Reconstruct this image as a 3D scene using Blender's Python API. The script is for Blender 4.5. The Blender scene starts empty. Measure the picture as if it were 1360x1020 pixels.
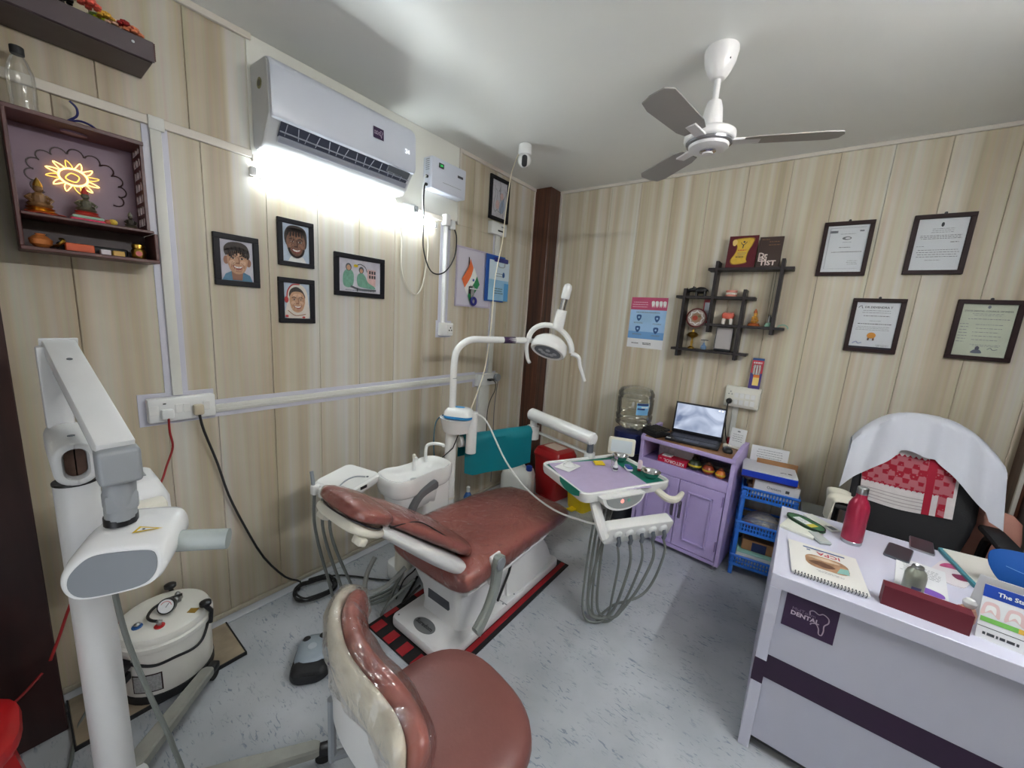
import bpy, bmesh, math, random
from mathutils import Vector, Matrix, noise as mnoise
PI = math.pi
SC = bpy.context.scene
COL = SC.collection

# ---------------------------------------------------------------- camera, world, exposure
CAM_POS = Vector((2.1173, -3.1598, 1.6))
YAW, PITCH, ROLL, FPX = -0.6399, -0.1752, 0.0687, 510.75
fwd = Vector((math.sin(YAW) * math.cos(PITCH), math.cos(YAW) * math.cos(PITCH), math.sin(PITCH)))
rt = Vector((math.cos(YAW), -math.sin(YAW), 0))
up = rt.cross(fwd)
rt2 = rt * math.cos(ROLL) + up * math.sin(ROLL)
up2 = up * math.cos(ROLL) - rt * math.sin(ROLL)
cam = bpy.data.cameras.new('camera')
cam.sensor_width = 36.0
cam.sensor_fit = 'HORIZONTAL'
cam.lens = FPX / 1360 * 36.0
cam.clip_start = 0.02
camo = bpy.data.objects.new('camera', cam)
COL.objects.link(camo)
camo.matrix_world = Matrix(((rt2.x, up2.x, -fwd.x, CAM_POS.x), (rt2.y, up2.y, -fwd.y, CAM_POS.y),
                            (rt2.z, up2.z, -fwd.z, CAM_POS.z), (0, 0, 0, 1)))
SC.camera = camo
world = bpy.data.worlds.new('world')
SC.world = world
world.use_nodes = True
world.node_tree.nodes['Background'].inputs[0].default_value = (0.86, 0.92, 1.0, 1)
world.node_tree.nodes['Background'].inputs[1].default_value = 0.28
SC.view_settings.view_transform = 'Standard'
SC.view_settings.look = 'None'
SC.view_settings.gamma = 1.0
SC.view_settings.use_curve_mapping = False
SC.view_settings.exposure = 2.45
TUBE_POWER = 14.0       # emission strength of the lit tube under the air conditioner
TUBE2_POWER = 37.0      # its twin on the wall beside the desk

# room
H = 2.717
RW = 3.12               # inner face of the wall beside the desk
FW = -4.0               # wall behind the photographer

# ---------------------------------------------------------------- helpers
def lin(c):
    return tuple(((v / 255) / 12.92 if v / 255 <= 0.04045 else ((v / 255 + 0.055) / 1.055) ** 2.4) for v in c[:3]) + (1,)

MATS = {}
def mat(name, col, rough=0.5, metal=0.0, var=0.0, vscale=8.0, bump=0.0, bscale=60.0, coat=0.0, emit=0.0, trans=0.0, spec=0.5, sheen=0.0, stretch=None):
    if name in MATS:
        return MATS[name]
    m = bpy.data.materials.new(name)
    m.use_nodes = True
    nt = m.node_tree
    b = nt.nodes['Principled BSDF']
    c = lin(col)
    b.inputs['Base Color'].default_value = c
    b.inputs['Roughness'].default_value = rough
    b.inputs['Metallic'].default_value = metal
    b.inputs['Specular IOR Level'].default_value = spec
    if coat:
        b.inputs['Coat Weight'].default_value = coat
        b.inputs['Coat Roughness'].default_value = 0.08
    if trans:
        b.inputs['Transmission Weight'].default_value = trans
    if sheen:
        b.inputs['Sheen Weight'].default_value = sheen
    if emit:
        b.inputs['Emission Color'].default_value = c
        b.inputs['Emission Strength'].default_value = emit
    if var or bump:
        tc = nt.nodes.new('ShaderNodeTexCoord')
        src = tc.outputs['Object']
        if stretch:
            mp = nt.nodes.new('ShaderNodeMapping')
            mp.inputs['Scale'].default_value = stretch
            nt.links.new(src, mp.inputs['Vector'])
            src = mp.outputs['Vector']
    if var:
        n = nt.nodes.new('ShaderNodeTexNoise')
        n.inputs['Scale'].default_value = vscale
        n.inputs['Detail'].default_value = 5
        nt.links.new(src, n.inputs['Vector'])
        r = nt.nodes.new('ShaderNodeValToRGB')
        r.color_ramp.elements[0].position = 0.3
        r.color_ramp.elements[1].position = 0.7
        r.color_ramp.elements[0].color = tuple(v * (1 - var) for v in c[:3]) + (1,)
        r.color_ramp.elements[1].color = tuple(min(1, v * (1 + var)) for v in c[:3]) + (1,)
        nt.links.new(n.outputs['Fac'], r.inputs['Fac'])
        nt.links.new(r.outputs['Color'], b.inputs['Base Color'])
    if bump:
        n2 = nt.nodes.new('ShaderNodeTexNoise')
        n2.inputs['Scale'].default_value = bscale
        n2.inputs['Detail'].default_value = 3
        nt.links.new(src, n2.inputs['Vector'])
        bp = nt.nodes.new('ShaderNodeBump')
        bp.inputs['Strength'].default_value = bump
        bp.inputs['Distance'].default_value = 0.004
        nt.links.new(n2.outputs['Fac'], bp.inputs['Height'])
        nt.links.new(bp.outputs['Normal'], b.inputs['Normal'])
    MATS[name] = m
    return m

def film(name, tint=(255, 255, 255), gloss=0.12, rough=0.06, bump=0.6, bscale=40.0, haze=0.06, edge=0.5, bdist=0.02, crinkle=0.0):
    """thin clear plastic: mostly see-through, glossy with wrinkles"""
    if name in MATS:
        return MATS[name]
    m = bpy.data.materials.new(name)
    m.use_nodes = True
    nt = m.node_tree
    for n in list(nt.nodes):
        nt.nodes.remove(n)
    out = nt.nodes.new('ShaderNodeOutputMaterial')
    tr = nt.nodes.new('ShaderNodeBsdfTransparent')
    tr.inputs[0].default_value = lin(tint)
    gl = nt.nodes.new('ShaderNodeBsdfGlossy')
    gl.inputs['Roughness'].default_value = rough
    gl.inputs['Color'].default_value = (1, 1, 1, 1)
    df = nt.nodes.new('ShaderNodeBsdfDiffuse')
    df.inputs[0].default_value = lin((225, 222, 215))
    tc = nt.nodes.new('ShaderNodeTexCoord')
    nz = nt.nodes.new('ShaderNodeTexNoise')
    nz.inputs['Scale'].default_value = bscale
    nz.inputs['Detail'].default_value = 4
    nz.inputs['Distortion'].default_value = 1.5
    nt.links.new(tc.outputs['Object'], nz.inputs['Vector'])
    bp = nt.nodes.new('ShaderNodeBump')
    bp.inputs['Strength'].default_value = bump
    bp.inputs['Distance'].default_value = bdist
    if crinkle:      # tent-like folds of stretched film
        add = nt.nodes.new('ShaderNodeVectorMath'); add.operation = 'MULTIPLY_ADD'; add.inputs[1].default_value = (0.10, 0.10, 0.10)
        nt.links.new(nz.outputs['Color'], add.inputs[0]); nt.links.new(tc.outputs['Object'], add.inputs[2])
        vo = nt.nodes.new('ShaderNodeTexVoronoi'); vo.feature = 'DISTANCE_TO_EDGE'; vo.inputs['Scale'].default_value = crinkle
        nt.links.new(add.outputs[0], vo.inputs['Vector']); nt.links.new(vo.outputs['Distance'], bp.inputs['Height'])
    else:
        nt.links.new(nz.outputs['Fac'], bp.inputs['Height'])
    nt.links.new(bp.outputs['Normal'], gl.inputs['Normal'])
    fr = nt.nodes.new('ShaderNodeFresnel')
    fr.inputs['IOR'].default_value = 1.35
    nt.links.new(bp.outputs['Normal'], fr.inputs['Normal'])
    mm = nt.nodes.new('ShaderNodeMath')
    mm.operation = 'MULTIPLY_ADD'
    mm.inputs[1].default_value = edge
    mm.inputs[2].default_value = gloss
    mm.use_clamp = True
    nt.links.new(fr.outputs[0], mm.inputs[0])
    m1 = nt.nodes.new('ShaderNodeMixShader')
    m1.inputs[0].default_value = haze
    nt.links.new(tr.outputs[0], m1.inputs[1])
    nt.links.new(df.outputs[0], m1.inputs[2])
    m2 = nt.nodes.new('ShaderNodeMixShader')
    nt.links.new(mm.outputs[0], m2.inputs[0])
    nt.links.new(m1.outputs[0], m2.inputs[1])
    nt.links.new(gl.outputs[0], m2.inputs[2])
    nt.links.new(m2.outputs[0], out.inputs[0])
    MATS[name] = m
    return m

FRAME = {}              # object -> world matrix of the frame its mesh lives in
def thing(name, label, cat, loc=(0, 0, 0), rotz=0.0, group=None):
    o = bpy.data.objects.new(name, None)
    COL.objects.link(o)
    o.empty_display_size = 0.05
    o.location = loc
    o.rotation_euler = (0, 0, rotz)
    FRAME[o] = Matrix.Translation(Vector(loc)) @ Matrix.Rotation(rotz, 4, 'Z')
    return tag(o, label, cat, group)

def tag(o, label=None, cat=None, group=None, kind=None):
    if label: o['label'] = label
    if cat: o['category'] = cat
    if group: o['group'] = group
    if kind: o['kind'] = kind
    return o

def smooth_curve(pts, per=6, closed=False):
    P = [Vector(p) for p in pts]
    n = len(P)
    if n < 3:
        return P
    out = []
    segs = n if closed else n - 1
    for i in range(segs):
        if closed:
            a, b, c, d = P[(i - 1) % n], P[i], P[(i + 1) % n], P[(i + 2) % n]
        else:
            a, b, c, d = P[max(i - 1, 0)], P[i], P[i + 1], P[min(i + 2, n - 1)]
        for k in range(per):
            t = k / per
            out.append(0.5 * ((2 * b) + (c - a) * t + (2 * a - 5 * b + 4 * c - d) * t * t + (3 * b - a - 3 * c + d) * t ** 3))
    if not closed:
        out.append(P[-1])
    return out

def rrect(w, h, r, n=5, cx=0.0, cy=0.0):
    """rounded rectangle outline (counter-clockwise), centred"""
    pts = []
    r = min(r, w / 2 - 1e-5, h / 2 - 1e-5)
    for (sx, sy, a0) in ((1, -1, -PI / 2), (1, 1, 0), (-1, 1, PI / 2), (-1, -1, PI)):
        for k in range(n + 1):
            a = a0 + k / n * PI / 2
            pts.append((cx + sx * (w / 2 - r) + r * math.cos(a), cy + sy * (h / 2 - r) + r * math.sin(a)))
    return pts

def ellipse(rx, ry, n=24, cx=0.0, cy=0.0, a0=0.0):
    return [(cx + rx * math.cos(a0 + 2 * PI * k / n), cy + ry * math.sin(a0 + 2 * PI * k / n)) for k in range(n)]

def offset_poly(pts, d):
    """move an outline inwards by d (counter-clockwise outline)"""
    n = len(pts)
    out = []
    for i in range(n):
        p0, p1, p2 = Vector(pts[i - 1]), Vector(pts[i]), Vector(pts[(i + 1) % n])
        t = (p2 - p0)
        if t.length < 1e-9:
            out.append(tuple(p1)); continue
        t.normalize()
        nrm = Vector((-t.y, t.x))
        out.append(tuple(p1 + nrm * d))
    return out

class MB:
    """collects shapes into one mesh"""
    def __init__(self, M=None):
        self.bm = bmesh.new()
        self.M = M or Matrix.Identity(4)
        self.mi = 0

    def _v(self, p):
        return self.bm.verts.new(self.M @ Vector(p))

    def _f(self, vs):
        try:
            f = self.bm.faces.new(vs)
            f.material_index = self.mi
            return f
        except ValueError:
            return None

    def box(self, a, b, r=0.0, seg=2, M=None):
        x0, y0, z0 = a; x1, y1, z1 = b
        vs = [(x, y, z) for z in (z0, z1) for y in (y0, y1) for x in (x0, x1)]
        if M: vs = [M @ Vector(v) for v in vs]
        V = [self._v(v) for v in vs]
        F = [self._f([V[i] for i in q]) for q in ((0, 2, 3, 1), (4, 5, 7, 6), (0, 1, 5, 4), (2, 6, 7, 3), (0, 4, 6, 2), (1, 3, 7, 5))]
        if r > 0:
            es = list({e for f in F for e in f.edges})
            res = bmesh.ops.bevel(self.bm, geom=es, offset=r, segments=seg, affect='EDGES', profile=0.5)
            for f in res['faces']: f.material_index = self.mi
        return self

    def cbox(self, c, s, r=0.0, seg=2, M=None):
        return self.box(tuple(c[i] - s[i] / 2 for i in range(3)), tuple(c[i] + s[i] / 2 for i in range(3)), r, seg, M)

    def rings(self, R, cap=True, closed=False):
        """skin a list of rings (equal point counts)"""
        VR = [[self._v(p) for p in r] for r in R]
        n = len(VR[0])
        L = len(VR)
        for i in range(L if closed else L - 1):
            a, b = VR[i], VR[(i + 1) % L]
            for k in range(n):
                self._f((a[k], a[(k + 1) % n], b[(k + 1) % n], b[k]))
        if cap and not closed:
            self._f(VR[0][::-1]); self._f(VR[-1])
        return self

    def tube(self, pts, r, n=8, cap=True, closed=False, flat=None):
        P = [Vector(p) for p in pts]
        P = [p for i, p in enumerate(P) if i == 0 or (p - P[i - 1]).length > 1e-6]
        L = len(P)
        rad = r if callable(r) else (lambda t: r)
        t0 = (P[1] - P[0]).normalized()
        ref = Vector((0, 0, 1)) if abs(t0.z) < 0.9 else Vector((1, 0, 0))
        nrm = t0.cross(ref).normalized()
        R = []
        for i in range(L):
            if closed:
                t = (P[(i + 1) % L] - P[i - 1]).normalized()
            else:
                t = (P[min(i + 1, L - 1)] - P[max(i - 1, 0)]).normalized()
            nrm = (nrm - t * nrm.dot(t))
            if nrm.length < 1e-6: nrm = t.orthogonal()
            nrm.normalize()
            bn = t.cross(nrm)
            rr = rad(i / max(L - 1, 1))
            R.append([P[i] + nrm * (rr * math.cos(2 * PI * k / n)) + bn * (rr * (flat or 1) * math.sin(2 * PI * k / n)) for k in range(n)])
        return self.rings(R, cap, closed)

    def cyl(self, p0, p1, r0, r1=None, n=20, cap=True):
        r1 = r0 if r1 is None else r1
        return self.tube([p0, p1], lambda t: r0 + (r1 - r0) * t, n, cap)

    def lathe(self, prof, c=(0, 0, 0), n=24, M=None, cap=True):
        R = []
        for r, z in prof:
            ring = [Vector((c[0] + max(r, 1e-5) * math.cos(2 * PI * k / n), c[1] + max(r, 1e-5) * math.sin(2 * PI * k / n), c[2] + z)) for k in range(n)]
            if M: ring = [M @ p for p in ring]
            R.append(ring)
        return self.rings(R, cap)

    def ball(self, c, r, n=12, s=(1, 1, 1), M=None):
        R = []
        for i in range(n + 1):
            a = -PI / 2 + PI * i / n
            rr = max(math.cos(a), 1e-4) * r
            ring = [Vector((rr * math.cos(2 * PI * k / (n * 2)) * s[0], rr * math.sin(2 * PI * k / (n * 2)) * s[1], r * math.sin(a) * s[2])) for k in range(n * 2)]
            if M: ring = [M @ p for p in ring]
            R.append([Vector(c) + p for p in ring])
        return self.rings(R, True)

    def prism(self, outline, z0, z1, r=0.0, M=None, seg=2):
        """extrude a 2D outline along local z with rounded rims"""
        if r <= 0:
            lv = [(0, z0), (0, z1)]
        else:
            lv = [(r * (1 - math.sin(PI / 2 * k / seg)), z0 + r * (1 - math.cos(PI / 2 * k / seg))) for k in range(seg + 1)]
            lv += [(r * (1 - math.cos(PI / 2 * k / seg)), z1 - r + r * math.sin(PI / 2 * k / seg)) for k in range(seg + 1)]
        R = []
        for d, z in lv:
            o = offset_poly(outline, d) if d > 1e-7 else outline
            R.append([(M @ Vector((p[0], p[1], z))) if M else Vector((p[0], p[1], z)) for p in o])
        return self.rings(R, True)

    def poly(self, pts):
        self._f([self._v(p) for p in pts])
        return self

    def grid(self, fn, nu, nv, thick=0.0):
        """surface from fn(u,v)->point, optionally a solid sheet"""
        V = [[self._v(fn(i / nu, j / nv)) for j in range(nv + 1)] for i in range(nu + 1)]
        fs = []
        for i in range(nu):
            for j in range(nv):
                f = self._f((V[i][j], V[i + 1][j], V[i + 1][j + 1], V[i][j + 1]))
                if f: fs.append(f)
        if thick:
            bmesh.ops.recalc_face_normals(self.bm, faces=fs)
            for f in fs: f.normal_update()
            vn = {}
            for f in fs:
                for v in f.verts:
                    vn[v] = vn.get(v, Vector()) + f.normal
            T = {v: self.bm.verts.new(v.co - nn.normalized() * thick) for v, nn in vn.items()}
            for f in fs:
                g = self._f([T[v] for v in reversed(f.verts)])
            edges = {}
            for f in fs:
                vs = list(f.verts)
                for a, b in zip(vs, vs[1:] + vs[:1]):
                    if (b, a) in edges: edges.pop((b, a))
                    else: edges[(a, b)] = 1
            for a, b in edges:
                self._f((b, a, T[a], T[b]))
        return self

    def mesh(self, name, mats, smooth=35, fix=True):
        if fix:
            bmesh.ops.recalc_face_normals(self.bm, faces=self.bm.faces[:])
        me = bpy.data.meshes.new(name)
        if smooth:
            for f in self.bm.faces: f.smooth = True
            lim = math.radians(smooth)
            for e in self.bm.edges:
                if len(e.link_faces) == 2 and e.calc_face_angle(0) > lim:
                    e.smooth = False
        self.bm.to_mesh(me)
        self.bm.free()
        for m in (mats if isinstance(mats, (list, tuple)) else [mats]):
            me.materials.append(m)
        return me

    def build(self, name, mats, parent=None, world=True, smooth=35, fix=True):
        me = self.mesh(name, mats, smooth, fix)
        return place(name, me, parent, world)

def place(name, me, parent=None, world=True):
    o = bpy.data.objects.new(name, me)
    COL.objects.link(o)
    if parent is not None:
        o.parent = parent
        FRAME[o] = FRAME[parent]
        if world:
            me.transform(FRAME[parent].inverted())
    else:
        # a lone mesh gets its origin at the middle of its base
        xs = [v.co for v in me.vertices]
        c = Vector(((min(v.x for v in xs) + max(v.x for v in xs)) / 2, (min(v.y for v in xs) + max(v.y for v in xs)) / 2, min(v.z for v in xs)))
        me.transform(Matrix.Translation(-c))
        o.location = c
        FRAME[o] = Matrix.Translation(c)
    return o

def copy_part(o, parent, M=None):
    c = o.copy()
    COL.objects.link(c)
    c.parent = parent
    FRAME[c] = FRAME.get(parent, Matrix.Identity(4))
    if M is not None: c.matrix_basis = M
    return c

def frame_of(origin, u, v):
    """matrix with local x=u, y=v, z=u x v at origin"""
    u = Vector(u).normalized(); v = Vector(v).normalized(); n = u.cross(v)
    o = Vector(origin)
    return Matrix(((u.x, v.x, n.x, o.x), (u.y, v.y, n.y, o.y), (u.z, v.z, n.z, o.z), (0, 0, 0, 1)))

def on_left(y, z, off=0.0):      # wall X=0, seen from inside: right = +Y
    return frame_of((off, y, z), (0, 1, 0), (0, 0, 1))
def on_back(x, z, off=0.0):      # wall Y=0: right = +X
    return frame_of((x, -off, z), (1, 0, 0), (0, 0, 1))

class Flat:
    """flat print: coloured shapes in one plane, stacked in hair-thin layers"""
    def __init__(self, M, step=0.00025):
        self.mb = MB(M); self.mats = []; self.k = 1; self.step = step
    def _m(self, m):
        if m not in self.mats: self.mats.append(m)
        self.mb.mi = self.mats.index(m)
    def poly(self, pts, m, same=False):
        self._m(m)
        if not same: self.k += 1
        self.mb.poly([(p[0], p[1], self.k * self.step) for p in pts]); return self
    def rect(self, x0, y0, x1, y1, m, same=False):
        return self.poly([(x0, y0), (x1, y0), (x1, y1), (x0, y1)], m, same)
    def oval(self, cx, cy, rx, ry, m, n=20, same=False):
        return self.poly(ellipse(rx, ry, n, cx, cy), m, same)
    def stroke(self, pts, w, m, per=5, same=False):
        self._m(m)
        if not same: self.k += 1
        P = smooth_curve([(p[0], p[1], 0) for p in pts], per)
        z = self.k * self.step
        for i in range(len(P) - 1):
            d = (P[i + 1] - P[i])
            if d.length < 1e-9: continue
            d.normalize(); nn = Vector((-d.y, d.x, 0)) * w / 2
            e = d * w * 0.2
            self.mb.poly([tuple((P[i] - nn - e).xy) + (z,), tuple((P[i + 1] - nn + e).xy) + (z,), tuple((P[i + 1] + nn + e).xy) + (z,), tuple((P[i] + nn - e).xy) + (z,)])
        return self
    def lines(self, x0, x1, y0, y1, n, m, w=0.0025, seed=1, ragged=0.3):
        """rows of illegible small print"""
        rnd = random.Random(seed); self._m(m); self.k += 1
        for i in range(n):
            y = y1 + (y0 - y1) * (i + 0.5) / n
            a = x0 + rnd.random() * ragged * (x1 - x0) * 0.5; b = x1 - rnd.random() * ragged * (x1 - x0) * 0.5
            x = a
            while x < b:
                l = 0.004 + rnd.random() * 0.012
                self.mb.poly([(x, y - w / 2, self.k * self.step), (min(x + l, b), y - w / 2, self.k * self.step), (min(x + l, b), y + w / 2, self.k * self.step), (x, y + w / 2, self.k * self.step)])
                x += l + 0.003
        return self
    def build(self, name, parent):
        return self.mb.build(name, self.mats, parent, smooth=0, fix=False)

def lettering(s, size, m, parent, M, align='CENTER', name='lettering', bold=0.0, sx=1.0, depth=0.0004):
    cu = bpy.data.curves.new(name, 'FONT')
    cu.body = s; cu.size = size; cu.align_x = align; cu.align_y = 'CENTER'; cu.extrude = depth / 2; cu.offset = bold; cu.resolution_u = 2
    tmp = bpy.data.objects.new(name, cu)
    me = bpy.data.meshes.new_from_object(tmp)
    bpy.data.objects.remove(tmp); bpy.data.curves.remove(cu)
    me.materials.clear(); me.materials.append(m)
    me.transform(M @ Matrix.Translation((0, 0, 0.0012)) @ Matrix.Scale(sx, 4, (1, 0, 0)))
    return place(name, me, parent, True)

# ---------------------------------------------------------------- materials
def panel_material(name, dark, mid, light, grey, freq=10):
    m = bpy.data.materials.new(name); m.use_nodes = True; nt = m.node_tree; L = nt.links.new
    b = nt.nodes['Principled BSDF']; b.inputs['Roughness'].default_value = 0.42; b.inputs['Specular IOR Level'].default_value = 0.35
    g = nt.nodes.new('ShaderNodeNewGeometry')
    def nz(scale, sx, sz, detail, dist=0.0):
        mp = nt.nodes.new('ShaderNodeMapping'); mp.inputs['Scale'].default_value = (sx, sx, sz)
        L(g.outputs['Position'], mp.inputs['Vector'])
        n = nt.nodes.new('ShaderNodeTexNoise'); n.inputs['Scale'].default_value = scale; n.inputs['Detail'].default_value = detail
        n.inputs['Roughness'].default_value = 0.55; n.inputs['Distortion'].default_value = dist
        L(mp.outputs['Vector'], n.inputs['Vector']); return n
    a = nz(1, freq, 0.30, 2.0, 0.2)
    r = nt.nodes.new('ShaderNodeValToRGB'); e = r.color_ramp.elements
    e[0].position = 0.30; e[0].color = lin(dark); e[1].position = 0.70; e[1].color = lin(grey)
    x = e.new(0.44); x.color = lin(mid); x = e.new(0.56); x.color = lin(light)
    L(a.outputs['Fac'], r.inputs['Fac'])
    f = nz(1, 90, 1.0, 3)
    mx = nt.nodes.new('ShaderNodeMix'); mx.data_type = 'RGBA'; mx.blend_type = 'SOFT_LIGHT'; mx.inputs['Factor'].default_value = 0.22
    L(r.outputs['Color'], mx.inputs['A']); L(f.outputs['Color'], mx.inputs['B'])
    L(mx.outputs['Result'], b.inputs['Base Color'])
    return m
PANEL = panel_material('panel_pvc', (172, 157, 133), (187, 175, 153), (197, 189, 172), (206, 204, 199))
PANEL_B = panel_material('panel_pvc_back', (180, 165, 140), (196, 184, 160), (205, 197, 178), (214, 211, 203), 15)

def floor_material():
    m = bpy.data.materials.new('vinyl_floor'); m.use_nodes = True; nt = m.node_tree; L = nt.links.new
    b = nt.nodes['Principled BSDF']; b.inputs['Roughness'].default_value = 0.38
    g = nt.nodes.new('ShaderNodeNewGeometry')
    n1 = nt.nodes.new('ShaderNodeTexNoise'); n1.inputs['Scale'].default_value = 3.2; n1.inputs['Detail'].default_value = 6
    L(g.outputs['Position'], n1.inputs['Vector'])
    r1 = nt.nodes.new('ShaderNodeValToRGB'); r1.color_ramp.elements[0].position = 0.35; r1.color_ramp.elements[0].color = lin((165, 170, 175))
    r1.color_ramp.elements[1].position = 0.68; r1.color_ramp.elements[1].color = lin((186, 190, 195))
    L(n1.outputs['Fac'], r1.inputs['Fac'])
    # soft clouding and short blue-grey flecks
    n2 = nt.nodes.new('ShaderNodeTexNoise'); n2.inputs['Scale'].default_value = 62; n2.inputs['Detail'].default_value = 2; n2.inputs['Distortion'].default_value = 1.2
    mp = nt.nodes.new('ShaderNodeMapping'); mp.inputs['Scale'].default_value = (0.42, 1.35, 1); mp.inputs['Rotation'].default_value = (0, 0, 0.35)
    L(g.outputs['Position'], mp.inputs['Vector']); L(mp.outputs['Vector'], n2.inputs['Vector'])
    r2 = nt.nodes.new('ShaderNodeValToRGB'); r2.color_ramp.elements[0].position = 0.57; r2.color_ramp.elements[1].position = 0.66
    L(n2.outputs['Fac'], r2.inputs['Fac'])
    n3 = nt.nodes.new('ShaderNodeTexNoise'); n3.inputs['Scale'].default_value = 9; n3.inputs['Detail'].default_value = 3
    L(g.outputs['Position'], n3.inputs['Vector'])
    r3 = nt.nodes.new('ShaderNodeValToRGB'); r3.color_ramp.elements[0].position = 0.42; r3.color_ramp.elements[1].position = 0.58
    L(n3.outputs['Fac'], r3.inputs['Fac'])
    mu = nt.nodes.new('ShaderNodeMath'); mu.operation = 'MULTIPLY'; L(r2.outputs['Color'], mu.inputs[0]); L(r3.outputs['Color'], mu.inputs[1])
    mu2 = nt.nodes.new('ShaderNodeMath'); mu2.operation = 'MULTIPLY'; mu2.inputs[1].default_value = 0.75; L(mu.outputs[0], mu2.inputs[0])
    mx = nt.nodes.new('ShaderNodeMix'); mx.data_type = 'RGBA'; mx.inputs['B'].default_value = lin((104, 116, 134))
    L(mu2.outputs[0], mx.inputs['Factor']); L(r1.outputs['Color'], mx.inputs['A'])
    L(mx.outputs['Result'], b.inputs['Base Color'])
    return m
FLOOR = floor_material()

def wood_material(name, dark, light, sx=40.0, sz=1.2, rough=0.35):
    m = bpy.data.materials.new(name); m.use_nodes = True; nt = m.node_tree; L = nt.links.new
    b = nt.nodes['Principled BSDF']; b.inputs['Roughness'].default_value = rough
    g = nt.nodes.new('ShaderNodeNewGeometry'); mp = nt.nodes.new('ShaderNodeMapping'); mp.inputs['Scale'].default_value = (sx, sx, sz)
    L(g.outputs['Position'], mp.inputs['Vector'])
    n = nt.nodes.new('ShaderNodeTexNoise'); n.inputs['Scale'].default_value = 1; n.inputs['Detail'].default_value = 5; n.inputs['Distortion'].default_value = 0.4
    L(mp.outputs['Vector'], n.inputs['Vector'])
    r = nt.nodes.new('ShaderNodeValToRGB'); r.color_ramp.elements[0].position = 0.35; r.color_ramp.elements[0].color = lin(dark)
    r.color_ramp.elements[1].position = 0.7; r.color_ramp.elements[1].color = lin(light)
    L(n.outputs['Fac'], r.inputs['Fac']); L(r.outputs['Color'], b.inputs['Base Color'])
    return m
DARKWOOD = wood_material('dark_laminate', (50, 29, 22), (104, 64, 46))
DARKDOOR = wood_material('dark_door_laminate', (38, 20, 20), (58, 32, 30), 12, 2)
TOPWOOD = wood_material('oak_top', (140, 98, 66), (176, 132, 92), 6, 6, 0.4)

WHITE = mat('white_plastic', (226, 227, 226), 0.32, var=0.03)
WHITE2 = mat('white_enamel', (232, 232, 230), 0.22, coat=0.3)
DUCT = mat('duct_white', (214, 214, 208), 0.4)
DUCTBACK = mat('duct_backing', (202, 202, 214), 0.42)
CORNICE = mat('cornice_white', (212, 205, 194), 0.45)
CEIL = mat('ceiling_sheet', (226, 227, 223), 0.38, var=0.02, vscale=1.5)
BOARD = mat('white_board_sheet', (226, 226, 218), 0.3)
BLACK = mat('black_plastic', (22, 22, 25), 0.35)
BLACKM = mat('black_matte', (28, 28, 30), 0.6)
FRAMEBLK = mat('black_frame', (20, 19, 26), 0.5, spec=0.25)
FRAMEBRN = mat('brown_frame', (44, 25, 25), 0.5, spec=0.25, var=0.15, vscale=30)
PAPER = mat('paper_white', (228, 229, 230), 0.55)
INK = mat('ink_grey', (120, 124, 130), 0.6)
INKD = mat('ink_dark', (58, 60, 66), 0.6)
GREY = mat('grey_plastic', (140, 145, 150), 0.38)
GREYD = mat('grey_dark_plastic', (92, 97, 104), 0.4)
HOSE = mat('hose_grey', (112, 116, 112), 0.5)
CHROME = mat('chrome', (210, 210, 212), 0.12, metal=1.0)
STEEL = mat('steel', (180, 182, 184), 0.28, metal=1.0)
BRASS = mat('brass', (196, 156, 72), 0.28, metal=1.0, var=0.15, vscale=60)
LEATHER = mat('brown_upholstery', (156, 91, 83), 0.34, var=0.06, vscale=5, bump=0.12, bscale=90)
LEATHER2 = mat('stool_upholstery', (122, 74, 68), 0.42, var=0.05, vscale=5, bump=0.12, bscale=90)
CREAM = mat('cream_shell', (222, 218, 204), 0.4)
SHELL = mat('chair_shell', (222, 222, 222), 0.3)
ARMREST = mat('armrest_grey', (146, 152, 146), 0.35)
RED = mat('red_plastic', (178, 26, 30), 0.3, coat=0.2)
REDMAT = mat('red_mat', (150, 20, 30), 0.55)
TEAL = mat('teal_apron', (0, 118, 130), 0.42, bump=0.25, bscale=14)
GREENCLOTH = mat('green_drape', (10, 118, 98), 0.6)
LILAC = mat('lilac_drape', (178, 164, 194), 0.75, var=0.04, vscale=20)
YELLOW = mat('yellow_plastic', (226, 196, 20), 0.4)
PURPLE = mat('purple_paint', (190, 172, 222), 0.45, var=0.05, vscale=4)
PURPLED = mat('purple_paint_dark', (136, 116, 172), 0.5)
BLUEP = mat('blue_rack_plastic', (44, 112, 206), 0.35)
DEEPVIOLET = mat('violet_sticker', (52, 26, 66), 0.4)
SIGNTXT = mat('sign_lettering', (206, 190, 206), 0.5)
DESK = mat('desk_laminate', (206, 206, 222), 0.3, var=0.015, vscale=2)
RUBBER = mat('rubber_black', (18, 18, 18), 0.7)
CLEAR = film('clear_plastic', (250, 250, 248), 0.06, 0.08, 0.15, 8, haze=0.10, edge=0.6)
WRAP = film('cling_wrap', (252, 250, 248), 0.05, 0.05, 1.0, 7, haze=0.006, edge=0.7, bdist=0.018, crinkle=13.0)
BAGFILM = film('bag_film', (240, 240, 240), 0.14, 0.12, 1.0, 22, haze=0.22, edge=0.6)
GLASS = film('picture_glass', (252, 252, 252), 0.0, 0.35, 0.0, 8, haze=0.0, edge=0.15)
LIT = mat('lit_tube', (236, 246, 250), 0.5, emit=TUBE_POWER)
LIT2 = mat('lit_tube_twin', (240, 244, 250), 0.5, emit=TUBE2_POWER)

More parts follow.
